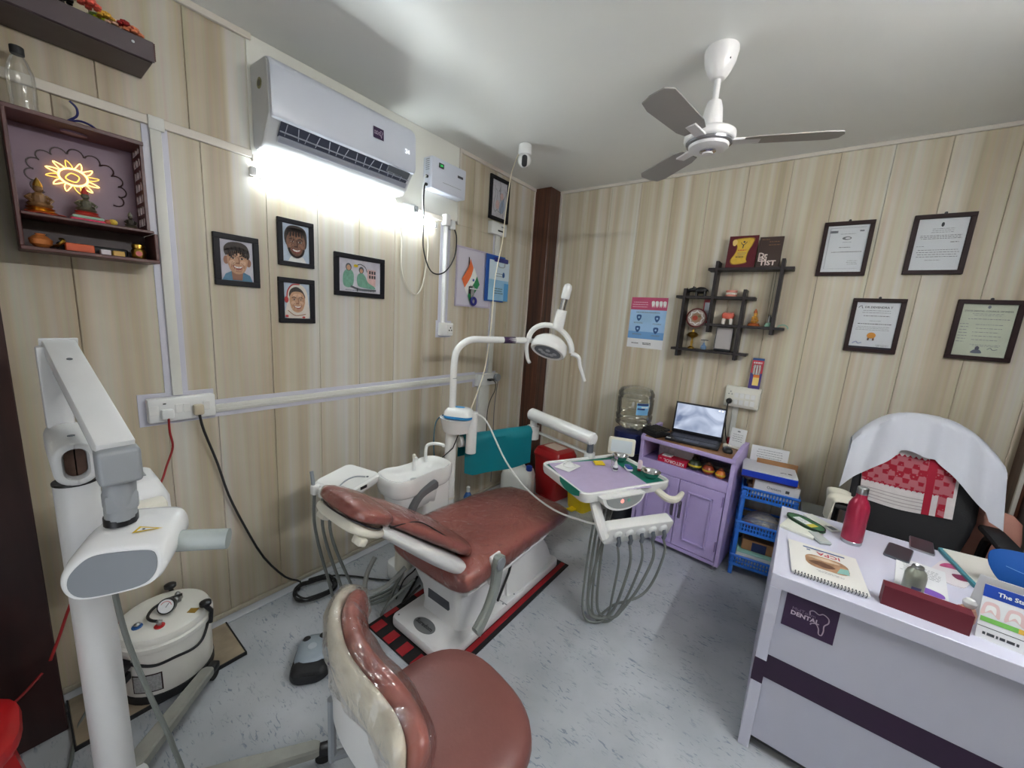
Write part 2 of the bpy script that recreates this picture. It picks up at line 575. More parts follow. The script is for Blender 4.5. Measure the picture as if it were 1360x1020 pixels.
# ---------------------------------------------------------------- the room
def struct(o): o['kind'] = 'structure'; return o
struct(MB().box((-0.09, FW - 0.1, -0.08), (RW + 0.1, 0.1, 0.0)).build('floor', FLOOR, smooth=0))
struct(MB().box((-0.09, FW - 0.1, H), (RW + 0.1, 0.1, H + 0.08)).build('ceiling', CEIL, smooth=0))
BACKING = mat('panel_backing', (96, 84, 66), 0.8)
wl = struct(MB().box((-0.09, FW, 0), (-0.012, 0.0, H)).build('wall_left', BACKING, smooth=0))
wb = struct(MB().box((-0.012, 0.012, 0), (RW + 0.1, 0.09, H)).build('wall_back', BACKING, smooth=0))
WALLP = mat('plain_wall', (188, 178, 156), 0.6, var=0.03)
struct(MB().box((RW, FW, 0), (RW + 0.1, -0.0, H)).build('wall_right', WALLP, smooth=0))
struct(MB().box((-0.09, FW - 0.1, 0), (1.15, FW, H)).box((2.15, FW - 0.1, 0), (RW + 0.1, FW, H)).box((1.15, FW - 0.1, 2.10), (2.15, FW, H)).build('wall_front', WALLP, smooth=0))   # unseen doorway opening behind the photographer, added to let in fill daylight

def panel_mesh(w, h, m):
    return MB().box((-w / 2 + 0.0006, -0.0118, 0), (w / 2 - 0.0006, 0, h), 0.0022, 1).mesh('wall_panel', m, smooth=0)
def left_panel(y0, y1, z0, z1):
    key = (round(y1 - y0, 3), round(z1 - z0, 3), 'L')
    if key not in PM: PM[key] = panel_mesh(y1 - y0, z1 - z0, PANEL)
    o = bpy.data.objects.new('wall_panel', PM[key]); COL.objects.link(o); o.parent = wl
    # local +y of the panel is its outward face -> world +X
    Mw = Matrix.Translation((0, (y0 + y1) / 2, z0)) @ Matrix.Rotation(-PI / 2, 4, 'Z')
    o.matrix_basis = FRAME[wl].inverted() @ Mw
def back_panel(x0, x1, z0, z1):
    key = (round(x1 - x0, 3), round(z1 - z0, 3), 'B')
    if key not in PM: PM[key] = panel_mesh(x1 - x0, z1 - z0, PANEL_B)
    o = bpy.data.objects.new('wall_panel', PM[key]); COL.objects.link(o); o.parent = wb
    Mw = Matrix.Translation(((x0 + x1) / 2, 0, z0)) @ Matrix.Rotation(PI, 4, 'Z')
    o.matrix_basis = FRAME[wb].inverted() @ Mw
PM = {}
LOW_SEAMS = [-3.95, -3.71, -3.47, -3.23, -2.985, -2.765, -2.587, -2.347, -2.107, -1.870, -1.630, -1.392, -1.190, -0.95, -0.71, -0.47, -0.23, 0.0]
for a, b in zip(LOW_SEAMS, LOW_SEAMS[1:]):
    left_panel(a, b, 0.0, 2.22)
UP_SEAMS = [-3.95, -3.60, -3.36, -3.12, -2.873, -2.618, -2.40]
for a, b in zip(UP_SEAMS, UP_SEAMS[1:]):
    left_panel(a, b, 2.22, H)
for a, b in zip([-1.10, -0.95, -0.71, -0.47, -0.23], [-0.95, -0.71, -0.47, -0.23, 0.0]):
    left_panel(a, b, 2.22, H)
bs = [0.0] + [0.175 + 0.24 * k for k in range(13)]
bs = [0.0, 0.175, 0.418, 0.66, 0.903, 1.152, 1.396, 1.636, 1.878, 2.112, 2.35, 2.575, 2.818, 3.06, RW]
for a, b in zip(bs, bs[1:]):
    back_panel(a, b, 0.0, H)

def trim(n, a, b, m, r=0.002):
    return struct(MB().box(a, b, r, 1).build('trim_%d' % n, m, smooth=0))
trim(1, (0.0, -3.16, 2.220), (0.012, -2.40, 2.252), CORNICE)            # band over the lower panels
trim(2, (0.0, -2.40, 2.205), (0.014, -1.22, 2.235), CORNICE)
trim(3, (0.0, -3.40, H - 0.026), (0.016, -2.385, H), CORNICE)           # ceiling beads
trim(4, (0.0, -1.10, H - 0.026), (0.016, -0.168, H), CORNICE)
trim(5, (0.17, -0.016, H - 0.022), (RW, 0.0, H), CORNICE)
trim(6, (0.0, -0.186, 0), (0.012, -0.168, H - 0.02), CORNICE)           # beads beside the corner column
trim(7, (0.17, -0.012, 0), (0.192, 0.0, H - 0.02), CORNICE)
trim(8, (3.072, -0.165, 0), (3.088, -0.150, H), CORNICE)
FLOORSTRIP = mat('floor_strip', (196, 199, 206), 0.4, var=0.04, vscale=6)
struct(MB().box((0, -3.155, 0), (0.062, -0.17, 0.006), 0.002, 1).build('trim_9', FLOORSTRIP, smooth=0))
struct(MB().box((0, -3.155, 0.006), (0.014, -0.17, 0.030), 0.005, 2).build('baseboard_left', mat('baseboard_beige', (190, 182, 164), 0.5), smooth=30))
struct(MB().box((0.17, -0.014, 0.0), (3.07, 0.0, 0.035), 0.005, 2).build('baseboard_back', MATS['baseboard_beige'], smooth=30))
# dark laminate columns
def column(name, a, b, m, label):
    o = MB().box(a, b, 0.003, 1).build(name, m, smooth=0)
    return tag(struct(o), label)
column('corner_column', (0.0, -0.168, 0), (0.17, 0.0, H), DARKWOOD, 'dark brown laminate column boxed into the far corner of the room')
column('door_column', (0.0, -3.40, 0), (0.2, -3.155, H), DARKDOOR, 'dark maroon brown laminate post beside the small altar')
column('wall_column', (3.085, -0.16, 0), (RW, 0.0, H), DARKWOOD, 'narrow dark brown laminate column behind the office chair')
struct(MB().box((3.10, -1.25, 0), (RW, -0.16, 2.1), 0.003, 1).build('door_1', DARKDOOR, smooth=0))
# white sheet behind the air conditioner
o = MB().box((0.0, -2.403, 2.235), (0.006, -1.105, H - 0.001), 0.001, 1).build('wall_board', BOARD, smooth=0)
struct(o); tag(o, 'plain white sheet fixed to the wall behind the air conditioner')
# small edge beads of that sheet
trim(10, (0.0, -1.115, 2.215), (0.016, -1.098, H), CORNICE)

# ---------------------------------------------------------------- things on the wall with the air conditioner
def duct(name, label, y0, y1, z0, z1, ya, yb, za, zb, th=0.016):
    t = thing(name, label, 'cable duct', (0, (y0 + y1) / 2, z0))
    MB().box((0.0, y0, z0), (0.003, y1, z1), 0.0008, 1).build('backing_strip', DUCTBACK, t, smooth=0)
    MB().box((0.003, ya, za), (th, yb, zb), 0.003, 2).build('duct_cover', DUCT, t, smooth=30)
    return t
duct('cable_duct', 'upright white cable duct dropping from the wall band to the big socket board', -2.767, -2.690, 1.180, 2.220, -2.745, -2.711, 1.168, 2.222)
MB().box((0.012, -2.748, 2.206), (0.019, -2.700, 2.254), 0.003, 2).build('duct_joint', DUCT)
tag(bpy.data.objects['duct_joint'], 'small white joint cap where the upright duct meets the wall band', 'joint cap')
t = duct('cable_duct', 'long level white cable duct running from the big socket board to the corner', -2.600, -0.840, 1.047, 1.128, -2.600, -0.842, 1.070, 1.107)
MB().box((0.0165, -2.59, 1.083), (0.0185, -0.85, 1.0875), 0).build('ridge', DUCT, t, smooth=0)
t = duct('cable_duct', 'upright white cable duct with a round pipe above the single socket', -1.262, -1.168, 1.525, 2.200, -1.235, -1.205, 1.52, 2.2, 0.010)
MB().cyl((0.016, -1.220, 1.52), (0.016, -1.220, 2.20), 0.012, n=12).build('pipe', WHITE, t)
t = thing('pipe_junction', 'pair of white pipe end caps below the voltage stabiliser', 'pipe cap', (0.02, -1.2, 2.18))
MB().cbox((0.026, -1.235, 2.215), (0.05, 0.045, 0.075), 0.008).build('cap', WHITE, t)
MB().cbox((0.024, -1.178, 2.195), (0.045, 0.035, 0.06), 0.008).build('cap', WHITE, t)
duct('cable_duct', 'slim white cable duct beneath the small junction box by the clipboard', -0.700, -0.628, 1.105, 2.235, -0.690, -0.640, 1.10, 2.24, 0.022)
duct('cable_duct', 'wide pale duct running down from the corner socket board', -0.80, -0.66, 0.25, 1.02, -0.79, -0.67, 0.25, 1.02, 0.02)

def socket_holes(mb, M, s=0.006):
    for (u, v) in ((0, 0.010), (-0.011, -0.008), (0.011, -0.008)):
        mb.cyl(M @ Vector((u, v, 0)), M @ Vector((u, v, 0.0009)), s / 2 + 0.0008, n=8)

# big socket board
t = thing('socket_board', 'long white socket and switch board with two plugs on the panelled wall', 'socket board', (0, -2.72, 1.06))
MB().box((0, -2.855, 1.044), (0.004, -2.600, 1.181), 0.001, 1).build('backing_plate', DUCTBACK, t, smooth=0)
MB().box((0.004, -2.832, 1.064), (0.046, -2.606, 1.164), 0.006, 2).build('box', WHITE, t)
for i, (u, w) in enumerate(((-2.815, 0.03), (-2.735, 0.024), (-2.708, 0.024), (-2.640, 0.024))):
    MB().box((0.046, u - w / 2, 1.098), (0.0485, u + w / 2, 1.136), 0.001, 1).build('switch', WHITE2, t, smooth=0)
o = MB().box((0.046, -2.795, 1.080), (0.072, -2.755, 1.122), 0.007, 2).build('plug', WHITE, t)
tag(o, 'white plug')
o = MB().box((0.046, -2.690, 1.082), (0.075, -2.654, 1.128), 0.007, 2).build('plug', mat('beige_plug', (196, 184, 160), 0.4), t)
tag(o, 'beige plug')
MB().box((0.0462, -2.785, 1.140), (0.0468, -2.775, 1.1445)).build('socket_hole', BLACK, t, smooth=0)

# cords from the board
o = MB().tube(smooth_curve([(0.068, -2.775, 1.085), (0.05, -2.772, 1.02), (0.04, -2.765, 0.95), (0.05, -2.79, 0.88), (0.11, -2.83, 0.82), (0.19, -2.90, 0.78)]), 0.0042, 6).build('red_cable', mat('red_cord_sleeve', (150, 26, 30), 0.5))
tag(o, 'dark red twisted cord hanging from the white plug of the socket board', 'cord')
coil = []
c0 = Vector((0.155, -2.235, 0.012))
pts = [(0.068, -2.672, 1.085), (0.045, -2.655, 1.0), (0.03, -2.61, 0.83), (0.028, -2.575, 0.66), (0.028, -2.52, 0.48), (0.03, -2.44, 0.26), (0.035, -2.34, 0.09), (0.05, -2.27, 0.03), (0.09, -2.30, 0.014)]
for k in range(56):
    a = 2 * PI * k / 14 + 3.6
    rx = 0.088 + 0.014 * math.sin(k * 0.9); ry = 0.10 + 0.012 * math.cos(k * 0.7)
    pts.append((c0.x + rx * math.cos(a), c0.y + ry * math.sin(a), 0.012 + 0.008 * (k // 14)))
pts += [(0.12, -2.10, 0.012), (0.22, -2.02, 0.010), (0.32, -1.96, 0.010), (0.45, -1.86, 0.01)]
o = MB().tube(smooth_curve(pts, 3), 0.0052, 6).build('black_cable', BLACKM)
tag(o, 'long black cord from the socket board lying coiled on the floor', 'cord')

# single socket
t = thing('wall_socket', 'single white socket box at the foot of the upright pipe duct', 'socket', (0, -1.2, 1.42))
MB().box((0, -1.278, 1.410), (0.004, -1.128, 1.532), 0.001, 1).build('backing_plate', DUCTBACK, t, smooth=0)
MB().box((0.004, -1.258, 1.425), (0.045, -1.146, 1.518), 0.006, 2).build('box', WHITE, t)
MB().box((0.045, -1.205, 1.440), (0.050, -1.152, 1.505), 0.002, 1).build('socket_face', WHITE2, t)
mb = MB(); socket_holes(mb, on_left(-1.178, 1.473, 0.0502), 0.010); mb.build('socket_hole', BLACK, t)

# corner socket board
t = thing('socket_board', 'small white socket board in the corner with a black and a grey plug', 'socket board', (0, -0.72, 1.01))
MB().box((0, -0.862, 1.000), (0.004, -0.575, 1.118), 0.001, 1).build('backing_plate', DUCTBACK, t, smooth=0)
MB().box((0.004, -0.845, 1.010), (0.046, -0.590, 1.106), 0.006, 2).build('box', WHITE, t)
o = MB().box((0.046, -0.735, 1.050), (0.085, -0.675, 1.068), 0.006, 2).build('plug', BLACK, t)
tag(o, 'black plug')
o = MB().lathe([(0.030, 0), (0.034, 0.006), (0.034, 0.03), (0.026, 0.036)], n=16, M=frame_of((0.046, -0.620, 1.07), (0, 1, 0), (0, 0, 1))).build('plug', GREY, t)
tag(o, 'round grey plug')
o = MB().tube(smooth_curve([(0.08, -0.70, 1.058), (0.085, -0.665, 1.03), (0.075, -0.655, 0.96), (0.06, -0.69, 0.88), (0.06, -0.72, 0.78), (0.08, -0.74, 0.6)]), 0.004, 6).build('black_cable', BLACKM)
tag(o, 'thin black cord drooping from the black plug in the corner', 'cord')
o = MB().tube(smooth_curve([(0.07, -0.612, 1.045), (0.06, -0.608, 1.0), (0.04, -0.605, 0.8), (0.04, -0.60, 0.5), (0.04, -0.59, 0.1)]), 0.0035, 6).build('grey_cable', GREYD)
tag(o, 'thin grey cord falling straight from the round grey plug', 'cord')

# picture frames --------------------------------------------------
def picture_frame(name, label, cat, Mw, w, h, fw, mfr, th=0.018, group=None, hanger=False):
    """Mw: wall frame at the picture's centre; returns thing and the matrix of the print plane"""
    c = Mw @ Vector((0, 0, 0))
    t = thing(name, label, cat, tuple(Mw @ Vector((0, -h / 2, 0))), 0, group)
    for (a, b) in (((-w / 2, h / 2 - fw, 0.001), (w / 2, h / 2, th)), ((-w / 2, -h / 2, 0.001), (w / 2, -h / 2 + fw, th)),
                   ((-w / 2, -h / 2 + fw, 0.001), (-w / 2 + fw, h / 2 - fw, th)), ((w / 2 - fw, -h / 2 + fw, 0.001), (w / 2, h / 2 - fw, th))):
        MB(Mw).box(a, b, 0.0015, 1).build('frame_bar', mfr, t, smooth=0)
    MB(Mw).box((-w / 2 + fw, -h / 2 + fw, 0.001), (w / 2 - fw, h / 2 - fw, 0.006)).build('backing_sheet', PAPER, t, smooth=0)
    if hanger:
        MB(Mw).lathe([(0.004, 0), (0.004, 0.010), (0.007, 0.012), (0.007, 0.015)], c=(0, h / 2 + 0.004, 0), n=10).build('hanger', BLACK, t)
    return t, Mw @ Matrix.Translation((0, 0, 0.006))
def pane(t, Mp, w, h):
    MB(Mp).box((-w / 2, -h / 2, 0.004), (w / 2, h / 2, 0.0052)).build('glass_pane', GLASS, t, smooth=0)

SKIN = mat('print_skin', (206, 160, 128), 0.6, var=0.1, vscale=40); SKINL = mat('print_skin_light', (226, 186, 156), 0.6, var=0.06, vscale=40)
SKIND = mat('print_skin_dark', (138, 98, 78), 0.6, var=0.15, vscale=40); SKINS = mat('print_skin_shade', (160, 114, 90), 0.6)
HAIR = mat('print_hair', (64, 54, 50), 0.6, var=0.2, vscale=60); SKYP = mat('print_sky', (190, 204, 220), 0.6, var=0.1, vscale=25)
LILP = mat('print_lilac_wash', (206, 204, 214), 0.6, var=0.08, vscale=25)
TEETH = mat('print_teeth', (238, 234, 228), 0.6); LIP = mat('print_lip', (150, 70, 66), 0.6); EYE = mat('print_eye', (40, 30, 30), 0.6)
SHIRT = mat('print_shirt_blue', (92, 138, 168), 0.6, var=0.12, vscale=40); SCARF = mat('print_scarf', (232, 224, 214), 0.6, var=0.06, vscale=30)
REDP = mat('print_red', (196, 60, 62), 0.6); WHP = mat('print_white', (236, 236, 234), 0.6)

def face(f, cx, cy, s, skin, light, shade, hair, smile=1.0):
    f.poly([(cx + s * a, cy + s * b) for a, b in smooth2([(0, -0.60), (0.26, -0.48), (0.40, -0.15), (0.43, 0.20), (0.30, 0.52), (0, 0.60), (-0.30, 0.52), (-0.43, 0.20), (-0.40, -0.15), (-0.26, -0.48)])], skin)
    f.oval(cx - s * 0.22, cy - s * 0.06, s * 0.13, s * 0.11, light); f.oval(cx + s * 0.22, cy - s * 0.06, s * 0.13, s * 0.11, light, same=True)
    f.oval(cx, cy + s * 0.36, s * 0.24, s * 0.12, light, same=True)
    f.stroke([(cx + s * 0.03, cy + s * 0.20), (cx + s * 0.07, cy - s * 0.04), (cx - s * 0.08, cy - s * 0.09), (cx + s * 0.09, cy - s * 0.09)], s * 0.045, shade)
    for k in (-1, 1):
        f.oval(cx + k * s * 0.18, cy + s * 0.14, s * 0.078, s * 0.034, mat('print_eye_white', (214, 204, 192), 0.6), 14); f.oval(cx + k * s * 0.18, cy + s * 0.14, s * 0.045, s * 0.042, EYE, 12)
        f.stroke([(cx + k * s * 0.07, cy + s * 0.235), (cx + k * s * 0.19, cy + s * 0.285), (cx + k * s * 0.31, cy + s * 0.22)], s * 0.042, hair)
        f.stroke([(cx + k * s * 0.08, cy + s * 0.165), (cx + k * s * 0.18, cy + s * 0.205), (cx + k * s * 0.29, cy + s * 0.145)], s * 0.02, shade)
        f.stroke([(cx + k * s * 0.13, cy - s * 0.06), (cx + k * s * 0.27, cy - s * 0.20), (cx + k * s * 0.26, cy - s * 0.30)], s * 0.022, shade)
    f.poly([(cx + s * a, cy + s * b) for a, b in smooth2([(-0.22, -0.20), (0, -0.235), (0.22, -0.20), (0.14, -0.35), (0, -0.385), (-0.14, -0.35)])], LIP)
    f.poly([(cx + s * a, cy + s * b) for a, b in smooth2([(-0.185, -0.215), (0, -0.25), (0.185, -0.215), (0.11, -0.30), (0, -0.32), (-0.11, -0.30)])], TEETH)
    rr = random.Random(int(abs(cx * 1e4) + s * 1e4))
    for k in range(46):      # sketchy hatching
        a, q = rr.uniform(0, 2 * PI), rr.uniform(0.45, 1.0); x, y = cx + s * 0.40 * q * math.cos(a), cy - s * 0.02 + s * 0.52 * q * math.sin(a)
        l = s * rr.uniform(0.03, 0.10); f.stroke([(x - l * 0.3, y - l), (x + l * 0.3, y + l)], s * rr.uniform(0.008, 0.02), (shade, light, skin)[k % 3], same=k > 0)
    f.stroke([(cx - s * 0.10, cy - s * 0.46), (cx, cy - s * 0.475), (cx + s * 0.10, cy - s * 0.46)], s * 0.022, shade)
def smooth2(pts):
    return [(p.x, p.y) for p in smooth_curve([(a, b, 0) for a, b in pts], 4, True)]

# laughing boy
t, Mp = picture_frame('portrait_picture', 'black framed portrait drawing of a laughing boy in a blue shirt', 'picture', on_left(-2.480, 1.760), 0.176, 0.224, 0.024, FRAMEBLK, group='framed drawings on the panelled wall')
f = Flat(Mp); f.rect(-0.064, -0.088, 0.064, 0.088, LILP)
f.poly([(x, y) for x, y in ((-0.060, -0.088), (0.060, -0.088), (0.050, -0.060), (0.022, -0.046), (-0.022, -0.046), (-0.046, -0.060))], SHIRT)
f.poly([(-0.020, -0.085), (0.018, -0.085), (0.024, -0.03), (-0.024, -0.03)], SKINS)
f.oval(-0.042, 0.0, 0.010, 0.018, SKINS); f.oval(0.046, -0.004, 0.010, 0.018, SKINS, same=True)
face(f, 0.002, -0.002, 0.094, SKIN, SKINL, SKINS, HAIR)
f.poly(smooth2([(-0.044, 0.020), (-0.050, 0.052), (-0.030, 0.076), (0.010, 0.082), (0.040, 0.068), (0.050, 0.030), (0.042, 0.012), (0.030, 0.036), (0.0, 0.044), (-0.028, 0.036)]), HAIR)
for k in range(12): f.stroke([(-0.046 + 0.008 * k, 0.062 - 0.0006 * (k - 6) ** 2), (-0.040 + 0.0075 * k, 0.046), (-0.036 + 0.007 * k, 0.030 - 0.006 * (k % 3) + (0.006 if 3 < k < 9 else -0.006))], 0.0055, (HAIR, EYE)[k % 2], same=k > 0)
f.build('drawing', t); pane(t, Mp, 0.128, 0.176)
# smiling man
t, Mp = picture_frame('portrait_picture', 'black framed portrait drawing of a smiling bearded man with loose hair', 'picture', on_left(-2.221, 1.882), 0.172, 0.224, 0.022, FRAMEBLK, group='framed drawings on the panelled wall')
f = Flat(Mp); f.rect(-0.064, -0.090, 0.064, 0.090, SKYP)
f.poly([(-0.040, -0.090), (0.050, -0.090), (0.034, -0.062), (-0.024, -0.062)], WHP)
f.poly(smooth2([(-0.046, -0.01), (-0.054, 0.04), (-0.034, 0.078), (0.008, 0.086), (0.044, 0.072), (0.054, 0.03), (0.046, -0.02), (0.0, -0.03)]), HAIR)
face(f, 0.0, -0.006, 0.104, SKIND, SKINS, mat('print_skin_deep', (92, 62, 48), 0.6), HAIR)
for k in range(7):
    a = -0.036 + 0.012 * k
    f.stroke([(a * 0.7, 0.074), (a, 0.058), (a * 1.15, 0.036 - 0.004 * (k % 2))], 0.008, HAIR, same=k > 0)
f.stroke([(-0.036, -0.026), (-0.026, -0.052), (0, -0.066), (0.026, -0.052), (0.036, -0.026)], 0.010, HAIR)
f.build('drawing', t); pane(t, Mp, 0.128, 0.180)
# woman with head scarf
t, Mp = picture_frame('portrait_picture', 'black framed portrait drawing of a smiling woman in a pale head scarf', 'picture', on_left(-2.224, 1.600), 0.176, 0.224, 0.024, FRAMEBLK, group='framed drawings on the panelled wall')
f = Flat(Mp); f.rect(-0.064, -0.088, 0.064, 0.088, SKYP)
f.poly(smooth2([(-0.052, -0.086), (-0.050, -0.02), (-0.046, 0.04), (-0.026, 0.078), (0.012, 0.086), (0.046, 0.058), (0.058, -0.01), (0.058, -0.086)]), SCARF)
f.stroke([(-0.048, 0.0), (-0.044, 0.045), (-0.022, 0.078), (0.014, 0.084)], 0.006, REDP); f.oval(-0.050, 0.004, 0.010, 0.016, REDP)
f.poly(smooth2([(-0.036, 0.02), (-0.030, 0.055), (0.0, 0.070), (0.030, 0.050), (0.040, 0.012), (0, 0.0)]), HAIR)
face(f, 0.002, -0.006, 0.088, SKIN, SKINL, SKINS, HAIR)
f.stroke([(-0.046, -0.05), (-0.01, -0.074), (0.04, -0.066)], 0.004, SKINS); f.oval(-0.052, -0.078, 0.008, 0.006, REDP); f.oval(0.03, -0.082, 0.008, 0.005, REDP, same=True)
f.build('drawing', t); pane(t, Mp, 0.128, 0.176)
# landscape picture: figures in green around a patient
t, Mp = picture_frame('treatment_picture', 'landscape black framed drawing of green gowned figures around a dental chair', 'picture', on_left(-1.868, 1.764), 0.314, 0.232, 0.026, FRAMEBLK, group='framed drawings on the panelled wall')
GRN = mat('print_gown_green', (120, 172, 150), 0.6, var=0.15, vscale=60); PNK = mat('print_pink', (218, 180, 178), 0.6, var=0.1, vscale=40)
f = Flat(Mp); f.rect(-0.131, -0.090, 0.131, 0.090, LILP); f.rect(0.045, -0.05, 0.10, 0.045, PNK)
f.poly(smooth2([(-0.10, -0.06), (-0.105, 0.0), (-0.085, 0.03), (-0.055, 0.03), (-0.04, 0.0), (-0.05, -0.06)]), GRN)
f.oval(-0.072, 0.045, 0.018, 0.021, GREYD); f.oval(-0.072, 0.042, 0.012, 0.015, SKIN)
f.poly(smooth2([(-0.02, -0.04), (-0.02, 0.0), (0.005, 0.022), (0.03, 0.005), (0.05, -0.03), (0.09, -0.05), (0.09, -0.065), (0.0, -0.06)]), GRN)
f.oval(0.006, 0.036, 0.016, 0.019, GREYD); f.oval(0.006, 0.032, 0.010, 0.012, SKIN)
f.stroke([(-0.02, 0.06), (0.0, 0.068), (0.03, 0.055), (0.042, 0.03)], 0.004, INKD); f.oval(-0.028, 0.056, 0.014, 0.008, YELLOW)
f.stroke([(-0.06, -0.06), (0.0, -0.074), (0.10, -0.072)], 0.012, INK); f.stroke([(-0.02, -0.07), (-0.02, -0.085)], 0.006, INKD)
for k in range(6): f.rect(0.055 + 0.016 * (k % 3), -0.01 - 0.025 * (k // 3) + 0.03, 0.066 + 0.016 * (k % 3), 0.008 - 0.025 * (k // 3) + 0.03, INKD, same=k > 0)
f.lines(-0.1, 0.1, -0.086, -0.076, 1, INK, 0.003, 4)
f.build('drawing', t); pane(t, Mp, 0.262, 0.180)
# sketch near the corner
t, Mp = picture_frame('sketch_picture', 'tall black framed pencil sketch hanging high near the corner column', 'picture', on_left(-0.662, 2.498), 0.238, 0.322, 0.026, FRAMEBLK, group='framed drawings on the panelled wall')
f = Flat(Mp); f.rect(-0.093, -0.135, 0.093, 0.135, LILP)
BLUP = mat('print_blue_wash', (150, 170, 200), 0.6, var=0.1, vscale=30)
f.poly(smooth2([(0.0, -0.06), (0.03, 0.0), (0.06, 0.02), (0.07, -0.06), (0.03, -0.10)]), BLUP)
for sd in range(5):
    rr = random.Random(sd); f.stroke([(-0.06 + 0.03 * sd + rr.uniform(-.02, .02), -0.11 + 0.05 * k + rr.uniform(-.02, .02)) for k in range(5)], 0.004, INK)
f.oval(-0.02, -0.04, 0.024, 0.034, PNK); f.oval(0.03, 0.03, 0.02, 0.026, PNK)
f.stroke([(0.0, 0.13), (0.01, 0.09), (-0.01, 0.06)], 0.004, INKD)
f.build('drawing', t); pane(t, Mp, 0.186, 0.270)
t = thing('junction_box', 'small white junction box below the tall pencil sketch', 'junction box', (0, -0.68, 2.22))
MB().box((0, -0.775, 2.225), (0.045, -0.588, 2.318), 0.006, 2).build('box', WHITE, t)
MB().box((0.045, -0.70, 2.25), (0.047, -0.64, 2.262)).build('slot', BLACK, t, smooth=0)
MB().box((0.045, -0.66, 2.285), (0.0465, -0.62, 2.295)).build('lamp_window', GREY, t, smooth=0)

# lit tube
t = thing('tube_light', 'long glowing white tube light below the air conditioner', 'tube light', (0, -1.866, 2.14))
MB().box((0.0, -2.412, 2.144), (0.010, -1.322, 2.178), 0.002, 1).build('batten', WHITE, t, smooth=0)
MB().rings([[(0.0102 + 0.022 * math.cos(a), y, 2.161 + 0.0165 * math.sin(a)) for a in [-PI / 2 + PI * k / 10 for k in range(11)]] for y in (-2.395, -1.335)]).build('lit_tube', LIT, t)
for y, z in ((-2.404, 2.161), (-1.328, 2.161)):
    MB().box((0.016, y - 0.012, z - 0.017), (0.036, y + 0.012, z + 0.017), 0.003, 1).build('end_cap', WHITE, t, smooth=0)
o = MB().tube(smooth_curve([(0.02, -1.56, 2.185), (0.03, -1.60, 2.20), (0.02, -1.66, 2.195), (0.02, -1.72, 2.205), (0.02, -1.80, 2.195)]), 0.0025, 5).build('lamp_wire', WHITE); tag(o, 'short loose white wire just above the glowing tube', 'wire')
t = thing('lamp_holder', 'small white cylindrical holder above the end of the glowing tube', 'holder', (0.02, -1.57, 2.2))
MB().cyl((0.02, -1.585, 2.213), (0.085, -1.545, 2.205), 0.026, 0.024).build('body', WHITE, t)
MB().cyl((0.085, -1.545, 2.205), (0.096, -1.538, 2.204), 0.017, 0.017).build('socket', GREY, t)

# ---------------------------------------------------------------- air conditioner
ACW = mat('ac_white', (206, 211, 222), 0.28, coat=0.15)
ACS = mat('ac_side', (196, 198, 200), 0.35)
y0, y1 = -2.392, -1.640
t = thing('air_conditioner', 'white split air conditioner mounted high above the glowing tube', 'air conditioner', (0, (y0 + y1) / 2, 2.23))
def ac_loft(prof, ya, yb, r=0.0):
    """profile in (x,z) swept along Y"""
    mb = MB()
    n = len(prof)
    cx = sum(p[0] for p in prof) / n; cz = sum(p[1] for p in prof) / n
    R = []
    for (y, s) in ((ya, 0.94), (ya + 0.004, 0.985), (ya + 0.012, 1.0), (yb - 0.012, 1.0), (yb - 0.004, 0.985), (yb, 0.94)) if r else ((ya, 1), (yb, 1)):
        R.append([(cx + (p[0] - cx) * s, y, cz + (p[1] - cz) * s) for p in prof])
    mb.rings(R); return mb
body = [(0.006, 2.60), (0.150, 2.592), (0.178, 2.575), (0.186, 2.37), (0.160, 2.335), (0.150, 2.325), (0.118, 2.275), (0.085, 2.252), (0.03, 2.25), (0.006, 2.268)]
ac_loft(body, y0, y1, 1).build('body', ACS, t, smooth=40)
front = [(0.150, 2.594), (0.172, 2.586), (0.190, 2.568), (0.199, 2.545), (0.204, 2.375), (0.198, 2.358), (0.186, 2.352), (0.180, 2.37), (0.172, 2.56)]
ac_loft(front, y0 + 0.004, y1 - 0.004, 1).build('front_panel', ACW, t, smooth=40)
# outlet: dark recess, louvre flap and fins
MB().poly([(0.1875, y0 + 0.045, 2.352), (0.1875, y1 - 0.03, 2.352), (0.144, y1 - 0.03, 2.302), (0.144, y0 + 0.045, 2.302)]).build('air_outlet', mat('ac_recess', (58, 62, 78), 0.5), t, smooth=0, fix=False)
M0 = frame_of((0.152, 0, 2.305), (0, 1, 0), (0.62, 0, 0.78))
MB(M0).box((y0 + 0.045, -0.026, 0.004), (y1 - 0.03, 0.002, 0.012), 0.003, 2).build('louvre', mat('ac_louvre', (150, 154, 166), 0.3), t)
MB(M0).box((y0 + 0.045, 0.018, 0.006), (y1 - 0.03, 0.024, 0.009), 0.001, 1).build('louvre', MATS['ac_louvre'], t)
fin = None
for k in range(14):
    y = y0 + 0.07 + k * 0.047
    lean = 0.012 * math.sin(k * 1.9)
    MB().poly([(0.186, y, 2.348), (0.150, y + lean, 2.310), (0.152, y + lean + 0.003, 2.309), (0.188, y + 0.003, 2.347)]).build('fin', MATS['ac_louvre'], t, smooth=0, fix=False)
MB(frame_of((0.178, 0, 2.338), (0, 1, 0), (0.62, 0, 0.78))).box((y1 - 0.175, -0.014, 0.001), (y1 - 0.035, 0.02, 0.008), 0.002, 1).build('display_window', GREYD, t)
Ms = frame_of((0.2046, -1.885, 2.475), (0, 1, 0), (-0.03, 0, 1))
MB(Ms).box((-0.030, -0.026, 0), (0.030, 0.026, 0.001)).build('sticker', DEEPVIOLET, t, smooth=0)
lettering('MidTown', 0.010, SIGNTXT, t, Ms @ Matrix.Translation((-0.006, 0.005, 0)))
